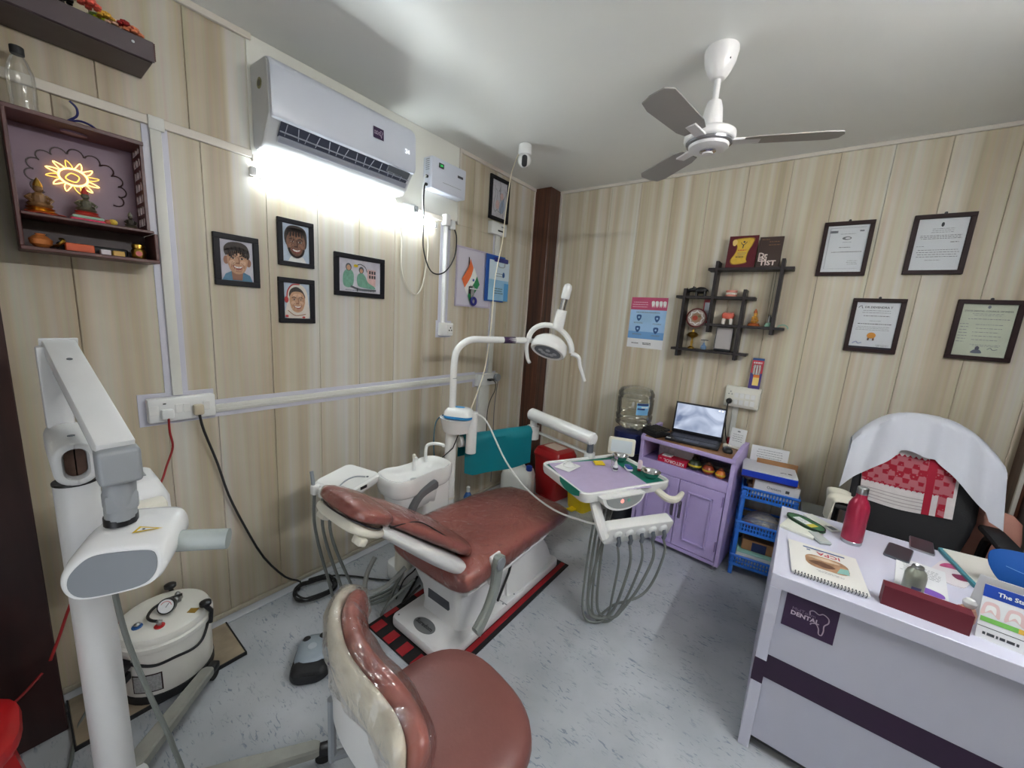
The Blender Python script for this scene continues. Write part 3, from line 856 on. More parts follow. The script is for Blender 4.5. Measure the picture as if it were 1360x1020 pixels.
lettering('DENTAL', 0.011, SIGNTXT, t, Ms @ Matrix.Translation((-0.006, -0.005, 0)))
Flat(Ms @ Matrix.Translation((0, 0, 0.001))).stroke([(0.008, 0.010), (0.014, 0.014), (0.022, 0.008), (0.017, -0.004), (0.016, -0.018), (0.011, -0.006)], 0.002, SIGNTXT).build('tooth_mark', t)
lettering('24', 0.032, mat('ac_digits', (250, 252, 255), 0.5, emit=0.25), t, frame_of((0.2052, -1.705, 2.450), (0, 1, 0), (-0.03, 0, 1)))
o = MB().lathe([(0.022, 0), (0.022, 0.002)], n=16, M=frame_of((0.10, y0 - 0.0005, 2.50), (1, 0, 0), (0, 0, 1))).build('side_emblem', mat('ac_side_emblem', (116, 112, 60), 0.4), t)
MB().lathe([(0.013, 0), (0.013, 0.003)], n=14, M=frame_of((0.10, y0 - 0.0005, 2.50), (1, 0, 0), (0, 0, 1))).build('emblem_centre', mat('ac_side_emblem_dark', (60, 58, 36), 0.4), o)

# ---------------------------------------------------------------- voltage stabiliser
t = thing('voltage_stabiliser', 'white voltage stabiliser box with green display beside the air conditioner', 'stabiliser', (0, -1.27, 2.36))
MB().box((0.004, -1.428, 2.362), (0.09, -1.124, 2.552), 0.008, 2).build('body', mat('stab_white', (206, 210, 222), 0.35), t)
MB().box((0.0905, -1.372, 2.497), (0.092, -1.330, 2.525)).build('display', BLACK, t, smooth=0)
lettering('230', 0.016, mat('green_digits', (60, 220, 110), 0.5, emit=0.3), t, on_left(-1.351, 2.511, 0.0915))
MB().box((0.0905, -1.205, 2.485), (0.0915, -1.155, 2.500)).build('name_plate', INKD, t, smooth=0)
MB().box((0.0905, -1.335, 2.416), (0.0912, -1.170, 2.4185)).build('groove', GREY, t, smooth=0)
for k in range(6):
    MB().box((0.03, -1.4286, 2.533 - k * 0.012), (0.066, -1.4282, 2.538 - k * 0.012)).build('vent_slot', GREY, t, smooth=0)
for (x, z) in ((0.05, 2.432), (0.045, 2.385)):
    MB().cyl((x, -1.428, z), (x, -1.440, z), 0.009, n=10).build('cable_gland', BLACK, t)
o = MB().tube(smooth_curve([(0.05, -1.44, 2.432), (0.06, -1.462, 2.41), (0.05, -1.463, 2.33), (0.03, -1.44, 2.22), (0.03, -1.40, 2.16)]), 0.0042, 6).build('white_cable', WHITE); tag(o, 'white cable leaving the upper gland of the stabiliser', 'cable')
o = MB().tube(smooth_curve([(0.045, -1.44, 2.385), (0.055, -1.456, 2.36), (0.05, -1.455, 2.28), (0.04, -1.44, 2.15), (0.04, -1.44, 2.00), (0.04, -1.39, 1.88), (0.04, -1.32, 1.845), (0.04, -1.23, 1.88), (0.04, -1.155, 1.99), (0.03, -1.135, 2.12), (0.03, -1.165, 2.18)]), 0.0048, 6).build('black_cable', BLACKM); tag(o, 'black cable looping from the stabiliser round to the pipe caps', 'cable')
o = MB().tube(smooth_curve([(0.04, -1.66, 2.24), (0.04, -1.63, 2.15), (0.03, -1.60, 2.02), (0.03, -1.595, 1.85), (0.03, -1.55, 1.735), (0.03, -1.49, 1.695), (0.03, -1.44, 1.735), (0.03, -1.405, 1.86), (0.03, -1.39, 2.0), (0.03, -1.40, 2.16)]), 0.0048, 6).build('white_cable', mat('offwhite_cable', (206, 200, 186), 0.5)); tag(o, 'off-white cable hanging in a deep loop below the tube light', 'cable')

# ---------------------------------------------------------------- pin board, flag, keys, clipboard
t = thing('pin_board', 'pale lilac pin board near the corner holding a small flag', 'pin board', (0, -0.93, 1.65))
MB().box((0, -1.105, 1.645), (0.010, -0.715, 2.078), 0.002, 1).build('board', mat('pin_board_lilac', (204, 200, 214), 0.5), t, smooth=0)
for a, b in (((0.010, -1.105, 2.066), (0.014, -0.715, 2.078)), ((0.010, -1.105, 1.645), (0.014, -0.715, 1.657)), ((0.010, -1.105, 1.657), (0.014, -1.093, 2.066)), ((0.010, -0.727, 1.657), (0.014, -0.715, 2.066))):
    MB().box(a, b).build('edge_bar', mat('pin_board_edge', (188, 180, 200), 0.5), t, smooth=0)
SAFF = mat('flag_saffron', (226, 110, 60), 0.6); FWH = mat('flag_white', (236, 236, 232), 0.6); FGR = mat('flag_green', (34, 128, 76), 0.6); FBL = mat('flag_wheel', (40, 60, 150), 0.6)
t = thing('paper_flag', 'small saffron white and green paper flag pinned to the lilac board', 'flag', (0.014, -0.96, 1.78))
MB().cyl((0.02, -0.985, 2.01), (0.02, -0.955, 1.78), 0.003, n=6).build('stick', BLACK, t)
mb = MB()
def flagpt(u, v, k):      # u along the stripe, v across
    p0 = Vector((0.024, -0.985, 2.00)); d = Vector((0, 0.10, -0.18)); e = Vector((0, -0.10, -0.06))
    q = p0 + d * (k / 3 + v / 3) + Vector((0, 0.012, -0.0)) + (Vector((0, -0.075, -0.155))) * u + Vector((0.012 * math.sin(u * 4 + k), 0, 0))
    return q
for k in range(3):
    mb.mi = k
    mb.grid(lambda u, v, k=k: flagpt(u, v, k) , 6, 2)
mb.build('cloth', [SAFF, FWH, FGR], t, smooth=60)
MB().lathe([(0.010, 0), (0.010, 0.001)], n=14, M=on_left(-0.955, 1.845, 0.045)).build('wheel_emblem', FBL, t)
t = thing('key_ring', 'bunch of keys with a dark blue ring fob hung on the lilac board', 'keys', (0.014, -0.94, 1.66))
MB().cyl((0.012, -0.945, 1.80), (0.035, -0.945, 1.80), 0.006, n=8).build('hook', STEEL, t)
MB().box((0.016, -0.975, 1.745), (0.024, -0.945, 1.80), 0.003, 1).build('key', BLACKM, t)
MB().box((0.02, -0.935, 1.735), (0.024, -0.915, 1.80), 0.003, 1).build('key', STEEL, t)
MB().box((0.024, -0.955, 1.715), (0.027, -0.938, 1.775), 0.002, 1).build('key', STEEL, t)
MB().tube([(0.028, -0.925 + 0.026 * math.cos(a * PI / 8), 1.690 + 0.026 * math.sin(a * PI / 8)) for a in range(16)], 0.010, 8, closed=True).build('fob', mat('navy_fob', (40, 40, 130), 0.35), t)
MB().box((0.014, -0.97, 1.778), (0.026, -0.86, 1.788), 0.002, 1).build('tag_label', PAPER, t)
t = thing('clipboard', 'blue clipboard with printed sheets hung beside the lilac pin board', 'clipboard', (0, -0.65, 1.71))
MB().box((0.022, -0.800, 1.705), (0.027, -0.560, 2.070), 0.003, 1).build('backboard', mat('clip_blue', (24, 84, 168), 0.4), t)
Mc = on_left(-0.640, 1.880, 0.030)
MB(Mc).box((-0.125, -0.165, 0), (0.130, 0.150, 0.004), 0.001, 1).build('sheet_stack', mat('sheet_blue', (150, 196, 226), 0.5, var=0.1, vscale=6), t, smooth=0)
f = Flat(Mc @ Matrix.Translation((0, 0, 0.004))); f.rect(-0.125, 0.00, 0.130, 0.150, mat('sheet_pale', (206, 222, 234), 0.5)); f.rect(0.07, -0.165, 0.13, -0.02, mat('sheet_deep', (86, 160, 216), 0.5))
f.lines(-0.06, 0.06, -0.115, -0.06, 3, INKD, 0.006, 3); f.lines(-0.05, 0.06, 0.02, 0.06, 2, INK, 0.005, 8); f.oval(0.055, 0.045, 0.016, 0.022, mat('clip_blue2', (40, 90, 150), 0.5)); f.build('print', t)
MB(Mc).box((-0.07, 0.140, 0.0), (0.10, 0.175, 0.014), 0.004, 2).build('clip_bar', mat('clip_navy', (36, 44, 120), 0.3), t)
MB(Mc).tube(smooth_curve([(-0.03, 0.140, 0.014), (-0.02, 0.105, 0.016), (0.045, 0.105, 0.016), (0.055, 0.140, 0.014)]), 0.003, 6).build('clip_wire', STEEL, t)

# ---------------------------------------------------------------- ceiling camera and its wire
t = thing('ceiling_camera', 'small white security camera mounted under the ceiling', 'camera', (0.443, -0.943, H - 0.16))
cx, cy = 0.445, -0.945
MB().lathe([(0.034, 0), (0.042, -0.006), (0.044, -0.050), (0.040, -0.066)], c=(cx, cy, H), n=20).build('mount', WHITE, t)
MB().ball((cx, cy, H - 0.098), 0.044, 10).build('head', WHITE2, t)
d = (CAM_POS - Vector((cx, cy, H - 0.1))).normalized()
Md = frame_of(Vector((cx, cy, H - 0.100)) + d * 0.035, d.cross(Vector((0, 0, -1))), (0, 0, 1))
MB(frame_of(Vector((cx, cy, H - 0.100)) + d * 0.033, Vector((0, 0, 1)).cross(d), d.cross(Vector((0, 0, 1)).cross(d)))).prism(rrect(0.036, 0.070, 0.017, 5), 0, 0.013, 0.003).build('lens_window', BLACK, t)
o = MB().tube(smooth_curve([(0.41, -0.93, H - 0.005), (0.34, -0.90, 2.66), (0.30, -0.90, 2.55), (0.29, -0.92, 2.3), (0.30, -0.95, 2.1), (0.27, -0.97, 1.85), (0.30, -1.02, 1.5), (0.33, -1.10, 1.2), (0.38, -1.28, 0.94)]), 0.0038, 6).build('camera_wire', mat('cream_wire', (222, 212, 186), 0.5))
tag(o, 'cream wire drooping from the ceiling camera down to the instrument post', 'wire')

# ---------------------------------------------------------------- wall altar
ALT = mat('altar_wood', (78, 40, 38), 0.4, var=0.2, vscale=20)
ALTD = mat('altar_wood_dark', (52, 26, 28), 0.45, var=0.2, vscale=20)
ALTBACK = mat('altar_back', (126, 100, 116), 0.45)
ya, yb, zt, zm, zb, dp = -3.090, -2.800, 2.100, 1.815, 1.712, 0.15
t = thing('wall_altar', 'small dark wooden wall altar with a lit golden sun inside', 'altar', (0, (ya + yb) / 2, zb))
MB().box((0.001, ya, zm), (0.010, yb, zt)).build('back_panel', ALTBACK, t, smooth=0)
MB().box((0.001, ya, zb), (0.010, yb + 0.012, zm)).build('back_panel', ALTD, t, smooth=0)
MB().box((0.0, ya - 0.010, zt), (dp + 0.004, yb + 0.008, zt + 0.014), 0.002, 1).build('top_board', ALT, t, smooth=0)
MB().box((0.0, ya - 0.010, zb - 0.012), (dp + 0.022, yb + 0.022, zb), 0.002, 1).build('bottom_board', ALT, t, smooth=0)
MB().box((0.01, ya, zm - 0.010), (dp + 0.016, yb + 0.014, zm), 0.002, 1).build('shelf_board', ALT, t, smooth=0)
MB().box((0.01, ya - 0.010, zb), (dp + 0.014, ya, zt), 0.002, 1).build('side_board', ALT, t, smooth=0)
MB().box((0.01, yb + 0.012, zb), (dp + 0.018, yb + 0.022, zm - 0.01), 0.002, 1).build('side_board', ALT, t, smooth=0)
# pierced side screen
mb = MB(); mb.box((0.01, yb - 0.002, zm), (0.03, yb + 0.006, zt)); mb.box((dp - 0.02, yb - 0.002, zm), (dp, yb + 0.006, zt))
for k in range(7):
    z = zm + (zt - zm) * (k + 0.2) / 7; mb.box((0.03, yb - 0.001, z), (dp - 0.02, yb + 0.005, z + 0.012))
for x in (0.055, 0.095): mb.box((x, yb - 0.001, zm), (x + 0.007, yb + 0.005, zt))
mb.build('pierced_screen', ALT, t, smooth=0)
MB(frame_of((0.08, -2.95, zt - 0.0005), (0, 1, 0), (1, 0, 0))).prism(ellipse(0.03, 0.018, 16), 0.0, 0.006).build('lamp_disc', ALTBACK, t)
arc = MB()
for k in range(11):
    a = math.radians(205 - 23 * k)
    c = Vector((0.011, -2.945 + 0.098 * math.cos(a), 1.955 + 0.085 * math.sin(a)))
    M1 = frame_of(c, (0, math.cos(a - PI / 2), math.sin(a - PI / 2)), (0, math.cos(a), math.sin(a)))
    arc.tube([M1 @ Vector((0.019 * math.cos(b), 0.021 * math.sin(b), 0)) for b in [PI * j / 8 for j in range(9)]], 0.0022, 5)
arc.build('scallop_carving', ALTD, t)
t2 = thing('sun_emblem', 'glowing golden sun emblem fixed inside the wooden altar', 'emblem', (0.012, -2.955, 1.95))
GLOW = mat('gold_glow', (255, 214, 110), 0.4, emit=0.8); GLOWC = mat('gold_glow_soft', (236, 190, 90), 0.4, emit=0.3)
Msun = on_left(-2.957, 1.968, 0.016)
MB(Msun).tube([(0.034 * math.cos(a), 0.027 * math.sin(a), 0) for a in [2 * PI * k / 20 for k in range(20)]], 0.0028, 6, closed=True).build('ring', GLOW, t2)
for k in range(12):
    a = 2 * PI * k / 12 + 0.15
    pts = [(0.034 * math.cos(a - 0.2), 0.027 * math.sin(a - 0.2), 0), (0.050 * math.cos(a - 0.1), 0.040 * math.sin(a - 0.1), 0), (0.064 * math.cos(a + 0.06), 0.052 * math.sin(a + 0.06), 0), (0.047 * math.cos(a + 0.16), 0.037 * math.sin(a + 0.16), 0), (0.034 * math.cos(a + 0.24), 0.027 * math.sin(a + 0.24), 0)]
    MB(Msun).tube(smooth_curve(pts, 3), 0.0015, 5).build('ray', GLOW if k % 3 else GLOWC, t2)
MB(Msun).tube(smooth_curve([(-0.018, -0.004, 0), (-0.004, 0.012, 0), (0.014, 0.004, 0), (0.006, -0.014, 0), (-0.012, -0.012, 0)], 4, True), 0.002, 5, closed=True).build('inner_curl', GLOWC, t2)

def figurine(name, label, cat, c, s, mm, trimm, seed, M=None):
    """seated little idol: lotus base, folded legs, torso, arms, head and crown"""
    t = thing(name, label, cat, c)
    x, y, z = c
    MB().lathe([(0.036 * s, 0), (0.038 * s, 0.006 * s), (0.030 * s, 0.012 * s), (0.034 * s, 0.018 * s)], c=c, n=14).build('base', trimm, t)
    b = MB()
    b.ball((x, y, z + 0.028 * s), 0.016 * s, 6, (1.3, 1.9, 0.8))
    b.lathe([(0.016 * s, 0.03 * s), (0.019 * s, 0.046 * s), (0.016 * s, 0.060 * s), (0.007 * s, 0.068 * s)], c=c, n=10)
    b.ball((x + 0.002, y, z + 0.078 * s), 0.0125 * s, 6)
    for k in (-1, 1):
        b.tube([(x, y + k * 0.015 * s, z + 0.058 * s), (x + 0.008 * s, y + k * 0.028 * s, z + 0.046 * s), (x + 0.020 * s, y + k * 0.018 * s, z + 0.036 * s)], 0.0055 * s, 6)
    b.build('body', mm, t)
    MB().lathe([(0.012 * s, 0.086 * s), (0.010 * s, 0.096 * s), (0.0045 * s, 0.108 * s), (0.001, 0.114 * s)], c=c, n=10).build('crown', trimm, t)
    return t
IDOL1 = mat('idol_brown', (122, 88, 54), 0.45, var=0.3, vscale=90); IDOL2 = mat('idol_grey', (92, 88, 70), 0.45, var=0.3, vscale=90)
PINKC = mat('pink_cloth', (214, 42, 92), 0.6); ORC = mat('orange_cloth', (222, 78, 48), 0.6); MINT = mat('mint_cloth', (164, 196, 176), 0.6)
figurine('altar_figurine', 'brown figurine on a red and pink cloth at one end of the altar', 'figurine', (0.095, -3.045, zm + 0.006), 0.95, IDOL1, BRASS, 1)
figurine('altar_figurine', 'small grey brown figurine below the glowing sun', 'figurine', (0.085, -2.942, zm + 0.020), 0.85, IDOL2, mat('idol_red', (170, 50, 40), 0.5), 2)
figurine('altar_figurine', 'little dark metal figurine by the pierced screen of the altar', 'figurine', (0.09, -2.835, zm), 0.55, mat('idol_dark', (66, 60, 52), 0.4, metal=0.5, var=0.3, vscale=90), IDOL2, 3)
t = thing('altar_bowl', 'pink rimmed mint green offering dish under the middle figurine', 'dish', (0.085, -2.942, zm))
MB().box((0.045, -2.985, zm), (0.125, -2.900, zm + 0.010), 0.003, 1).build('tray', PINKC, t)
MB().box((0.05, -2.98, zm + 0.010), (0.12, -2.905, zm + 0.020), 0.003, 1).build('rim', MINT, t)
o = MB().grid(lambda u, v: (0.045 + 0.105 * v, -3.080 + 0.085 * u, zm + 0.0015 + 0.004 * abs(math.sin(u * 7 + v * 5))), 10, 6, 0.001).build('altar_cloth', ORC); tag(o, 'crumpled orange pink cloth under the brown figurine', 'cloth')
for (yy, col, lab, s) in ((-2.885, (206, 176, 60), 'small yellow flower bud on the altar shelf', 0.012), (-2.897, (176, 90, 60), 'small rust coloured flower bud on the altar shelf', 0.010)):
    o = MB().ball((0.12, yy, zm + s), s, 6, (1, 1, 0.9)).build('flower_bud', mat('bud_%d' % col[0], col, 0.6, var=0.3, vscale=200)); tag(o, lab, 'flower')
# lower compartment
o = MB().lathe([(0.012, 0), (0.024, 0.012), (0.026, 0.026), (0.016, 0.036), (0.010, 0.040), (0.012, 0.044)], c=(0.12, -3.055, zb), n=16).build('brass_pot', mat('clay_orange', (198, 120, 62), 0.4, metal=0.3)); tag(o, 'round orange brass pot in the lower altar compartment', 'pot')
o = MB().box((0.10, -3.005, zb), (0.145, -2.940, zb + 0.026), 0.002, 1).build('incense_box', mat('incense_orange', (206, 84, 36), 0.5)); tag(o, 'flat orange incense box in the lower altar compartment', 'box')
o = MB().box((0.10, -2.925, zb), (0.14, -2.900, zb + 0.018), 0.002, 1).build('match_box', mat('match_white', (214, 206, 214), 0.5)); tag(o, 'small white box lying in the lower altar compartment', 'box')
o = MB().box((0.10, -2.896, zb), (0.145, -2.866, zb + 0.018), 0.002, 1).build('match_box', mat('match_ochre', (196, 158, 76), 0.5)); tag(o, 'small ochre match box lying in the lower altar compartment', 'box')
t = thing('brass_jar', 'little golden jar with a lid and red label in the altar', 'jar', (0.12, -2.826, zb))
MB().lathe([(0.016, 0), (0.020, 0.006), (0.021, 0.028), (0.016, 0.036)], c=(0.12, -2.826, zb), n=16).build('body', BRASS, t)
MB().lathe([(0.015, 0.036), (0.018, 0.038), (0.018, 0.050), (0.012, 0.053)], c=(0.12, -2.826, zb), n=16).build('lid', BRASS, t)
MB().lathe([(0.009, 0), (0.009, 0.001)], n=12, M=frame_of((0.141, -2.829, zb + 0.018), (0, 1, 0), (0, 0, 1))).build('label_disc', RED, t)
o = MB().box((0.06, -3.02, zb), (0.09, -2.85, zb + 0.03), 0.004, 1).build('dark_case', BLACKM); tag(o, 'dark slim case at the back of the lower altar compartment', 'case')
o = MB().tube(smooth_curve([(0.09, -3.03, zb + 0.012), (0.13, -3.02, zb + 0.014), (0.14, -3.008, zb + 0.030), (0.11, -3.012, zb + 0.036)]), 0.005, 6).build('brass_bell_handle', BRASS); tag(o, 'thin curved brass handle beside the orange pot', 'handle')

# bottle, straw and blue wire on the altar roof
t = thing('water_bottle', 'empty clear plastic bottle with dark cap standing on the altar', 'bottle', (0.075, -3.048, zt + 0.014))
bz = zt + 0.014
MB().lathe([(0.020, 0.001), (0.029, 0.004), (0.030, 0.02), (0.0285, 0.036), (0.030, 0.04), (0.030, 0.10), (0.0285, 0.12), (0.020, 0.148), (0.0125, 0.162), (0.0125, 0.170)], c=(0.075, -3.048, bz), n=20, cap=False).build('shell', CLEAR, t)
MB().lathe([(0.0145, 0.165), (0.0150, 0.167), (0.0150, 0.186), (0.013, 0.188)], c=(0.075, -3.048, bz), n=16).build('cap', BLACKM, t)
t = thing('wire_loop', 'bent dark blue wire loop sticking up from the altar top', 'wire', (0.05, -2.96, bz))
BLW = mat('navy_wire', (44, 46, 104), 0.4)
MB().tube(smooth_curve([(0.05, -2.975, bz + 0.004), (0.05, -2.955, bz + 0.026), (0.05, -2.935, bz + 0.048), (0.05, -2.934, bz + 0.072), (0.05, -2.948, bz + 0.088)]), 0.0035, 6).build('stem', BLW, t)
MB().tube(smooth_curve([(0.05, -2.958, bz + 0.022), (0.05, -2.930, bz + 0.034), (0.05, -2.902, bz + 0.030), (0.05, -2.884, bz + 0.012), (0.055, -2.888, bz - 0.004 + 0.006), (0.055, -2.895, bz + 0.004)]), 0.0035, 6).build('loop', BLW, t)

# dark shelf above with flowers
t = thing('wall_shelf', 'dark brown boxed wall shelf above the altar', 'shelf', (0, -3.0, 2.36))
SHB = mat('shelf_dark', (58, 44, 46), 0.4, var=0.15, vscale=15)
MB().box((0.002, -3.40, 2.372), (0.175, -2.752, 2.434), 0.002, 1).build('box', SHB, t, smooth=0)
MB().box((0.1765, -3.40, 2.374), (0.182, -2.748, 2.436), 0.001, 1).build('front_board', mat('shelf_front', (70, 56, 60), 0.35, var=0.1, vscale=15), t, smooth=0)
mb = MB()
for k in range(10): mb.box((0.176 + 0.0, -2.7485, 2.380 + k * 0.0055), (0.184, -2.7445, 2.383 + k * 0.0055))
mb.build('edge_beading', ALT, t, smooth=0)
MB().cyl((0.182, -2.800, 2.412), (0.1845, -2.800, 2.412), 0.004, n=10).build('screw', STEEL, t)
fl = random.Random(5)
FC = [('salmon', (226, 132, 92)), ('orange', (236, 120, 60)), ('dark red', (150, 30, 30)), ('pale peach', (240, 190, 160)), ('lime', (186, 206, 40)), ('gold', (220, 170, 60)), ('leaf green', (110, 140, 60)), ('coral', (226, 96, 80)), ('maroon', (96, 24, 30)), ('bright red', (206, 46, 40)), ('cream', (236, 226, 196)), ('near black', (40, 34, 34)), ('olive', (120, 120, 60)), ('rust', (170, 80, 40))]
for k in range(14):
    y = -2.795 - 0.013 * k + fl.uniform(-.01, .01); z = 2.446 + 0.012 * k * fl.uniform(0.2, 1.0) ; x = 0.13 + fl.uniform(-0.03, 0.035)
    ci = k
    m = mat('petal_%d' % ci, FC[ci][1], 0.55, var=0.25, vscale=120)
    mb = MB(); r0 = 0.021 + fl.uniform(-.003, .004)
    z = max(z, 2.436 + r0 * 0.8)
    for j in range(3):
        for q in range(6):
            a = 2 * PI * q / 6 + j * 0.5; rr = r0 * (0.85 - 0.27 * j)
            mb.ball((x + rr * math.cos(a), y + rr * math.sin(a), z - r0 * 0.3 + j * r0 * 0.3), r0 * 0.42, 3, (1, 1, 0.6))
    o = mb.build('artificial_flower', m)
    tag(o, FC[ci][0] + ' artificial flower heaped on the dark wall shelf', 'flower', 'flowers heaped on the dark wall shelf')

# ---------------------------------------------------------------- dental chair
t = thing('floor_mat', 'black rubber mat with red striped border under the dental chair', 'mat', (0.845, -1.62, 0))
MB().box((0.578, -2.185, 0.0), (1.110, -1.040, 0.006), 0.002, 1).build('rubber_sheet', RUBBER, t, smooth=0)
MB().box((1.058, -2.15, 0.006), (1.086, -1.05, 0.0075)).build('red_band', REDMAT, t, smooth=0)
for k in range(5):
    x = 0.60 + k * 0.105
    MB().box((x, -2.180, 0.006), (x + 0.052, -2.112, 0.0075)).build('red_band', REDMAT, t, smooth=0)
for k in range(4):
    y = -2.09 + k * 0.2
    MB().box((0.582, y, 0.006), (0.61, y + 0.08, 0.0075)).build('red_band', REDMAT, t, smooth=0)

CX = 0.862
chair = thing('dental_chair', 'reclined brown dental chair wrapped in clear plastic on a white base', 'dental chair', (CX, -1.6, 0.006))
def loft_y(stations, n=28, e=3.2):
    """stations: (y, cx, halfwidth, z_bottom, z_top) -> cushion like body"""
    R = []
    for (y, cx, w, zb_, zt_) in stations:
        zc, hz = (zb_ + zt_) / 2, (zt_ - zb_) / 2
        ring = []
        for k in range(n):
            a = 2 * PI * k / n
            c, s = math.cos(a), math.sin(a)
            ring.append(Vector((cx + w * math.copysign(abs(c) ** (2 / e), c), y, zc + hz * math.copysign(abs(s) ** (2 / e), s))))
        R.append(ring)
    return R
def puff(R, d, amp=0.0, sc=14.0, seed=0.0):
    out = []
    L = len(R)
    for i, ring in enumerate(R):
        c = sum(ring, Vector()) / len(ring)
        row = []
        for p in ring:
            v = (p - c)
            q = p + v.normalized() * d
            if amp:
                nn = mnoise.noise(p * sc + Vector((seed, 0, 0)))
                q = q + v.normalized() * amp * nn
            row.append(q)
        out.append(row)
    return out
def extend(R, d):
    """push first and last ring outwards a little"""
    a = (sum(R[0], Vector()) / len(R[0]) - sum(R[1], Vector()) / len(R[1])).normalized() * d
    b = (sum(R[-1], Vector()) / len(R[-1]) - sum(R[-2], Vector()) / len(R[-2])).normalized() * d
    R[0] = [p + a for p in R[0]]; R[-1] = [p + b for p in R[-1]]
    return R
# base
MB().prism(rrect(0.40, 1.012, 0.035, 4, CX - 0.002, -1.598), 0.007, 0.062, 0.014).build('base_plate', SHELL, chair)
# front body (pantograph cover)
R = []
for z, w, ya_, yb_ in ((0.060, 0.145, -1.955, -1.50), (0.10, 0.142, -1.950, -1.50), (0.20, 0.145, -1.965, -1.50), (0.30, 0.165, -2.00, -1.46), (0.375, 0.185, -2.03, -1.40)):
    R.append([Vector((x, y, z)) for x, y in rrect(2 * w, yb_ - ya_, 0.035, 4, CX, (ya_ + yb_) / 2)])
MB().rings(R).build('body', SHELL, chair, smooth=40)
MB().box((CX - 0.075, -1.970, 0.155), (CX + 0.075, -1.9575, 0.205), 0.002, 1, Matrix.Translation((0, 0, 0))).build('maker_plate', mat('maker_plate', (74, 78, 84), 0.35), chair, smooth=0)
# rear hump cover
R = []
for y, w, h in ((-1.60, 0.150, 0.30), (-1.52, 0.172, 0.385), (-1.36, 0.172, 0.36), (-1.22, 0.165, 0.255), (-1.13, 0.150, 0.15), (-1.105, 0.140, 0.10)):
    R.append([Vector((CX + w * sx, y, z)) for sx, z in ((-1.08, 0.06), (1.08, 0.06), (1.0, h * 0.55), (0.80, h * 0.93), (0.6, h), (-0.6, h), (-0.80, h * 0.93), (-1.0, h * 0.55))])
MB().rings(R).build('rear_cover', SHELL, chair, smooth=25)
MB().tube([(CX + 0.150, -1.67, 0.07), (CX + 0.168, -1.61, 0.22), (CX + 0.165, -1.56, 0.34)], 0.007, 6).build('cover_gap', BLACK, chair)
# logo plate on the base
o = MB(Matrix.Translation((CX - 0.02, -2.035, 0.0615))).prism(ellipse(0.068, 0.040, 24), 0, 0.003, 0.001).build('logo_plate', mat('logo_grey', (112, 114, 116), 0.4), chair)
lettering('Suredom', 0.031, BLACK, o, Matrix.Translation((CX - 0.02, -2.035, 0.0645)) @ Matrix.Rotation(0.0, 4, 'Z'), bold=0.0006)
for (x, y) in ((CX - 0.17, -2.075), (CX + 0.17, -2.075), (CX + 0.18, -1.66), (CX + 0.18, -1.56)):
    MB().cyl((x, y, 0.0615), (x, y, 0.0635), 0.0045, n=8).build('screw', GREYD, chair)
MB().box((CX + 0.10, -1.652, 0.0605), (CX + 0.20, -1.649, 0.0625)).build('plate_seam', GREYD, chair, smooth=0)
# seat shell and cushion
MB().rings(loft_y([(-2.045, CX, 0.20, 0.365, 0.385), (-2.02, CX, 0.245, 0.34, 0.395), (-1.8, CX, 0.26, 0.335, 0.40), (-1.4, CX, 0.25, 0.345, 0.39), (-1.15, CX, 0.22, 0.355, 0.385)])).build('seat_pan', SHELL, chair, smooth=50)
ST = [(-2.070, CX, 0.19, 0.40, 0.455), (-2.060, CX, 0.235, 0.375, 0.478), (-2.02, CX + 0.002, 0.262, 0.362, 0.498), (-1.93, CX, 0.272, 0.362, 0.512), (-1.80, CX, 0.275, 0.365, 0.512), (-1.62, CX - 0.002, 0.274, 0.372, 0.498),
      (-1.45, CX - 0.004, 0.272, 0.372, 0.486), (-1.28, CX + 0.002, 0.262, 0.365, 0.470), (-1.16, CX + 0.008, 0.245, 0.360, 0.452), (-1.105, CX + 0.012, 0.215, 0.365, 0.436), (-1.085, CX + 0.014, 0.16, 0.385, 0.420)]
ST = [tuple(v) for v in ST]
seatR = loft_y(ST, 72, 3.6)
# soft dip in the seat middle and a raised V towards the legs
def dip(p):
    if p.z > 0.43:
        d = 0.022 * math.exp(-((p.x - CX) / 0.14) ** 2 - ((p.y + 1.74) / 0.16) ** 2)
        return Vector((p.x, p.y, p.z - d))
    return p
seatR = [[dip(p) for p in r] for r in seatR]
def refine(R, k=3):
    out = []
    n = len(R[0])
    cols = [smooth_curve([R[i][j] for i in range(len(R))], k) for j in range(n)]
    return [[cols[j][i] for j in range(n)] for i in range(len(cols[0]))]
seatR = refine(seatR, 9)
MB().rings(seatR).build('seat_cushion', LEATHER, chair, smooth=60)
MB().rings(extend(puff(seatR, 0.007, 0.006, 34), 0.006)).build('plastic_cover', WRAP, chair, smooth=60)
# backrest in its own inclined frame: x lateral, y up the back, z out of the cushion
ang = math.radians(38)
Mb = frame_of((CX, -1.985, 0.505), (1, 0, 0), (0, -math.cos(ang), math.sin(ang)))
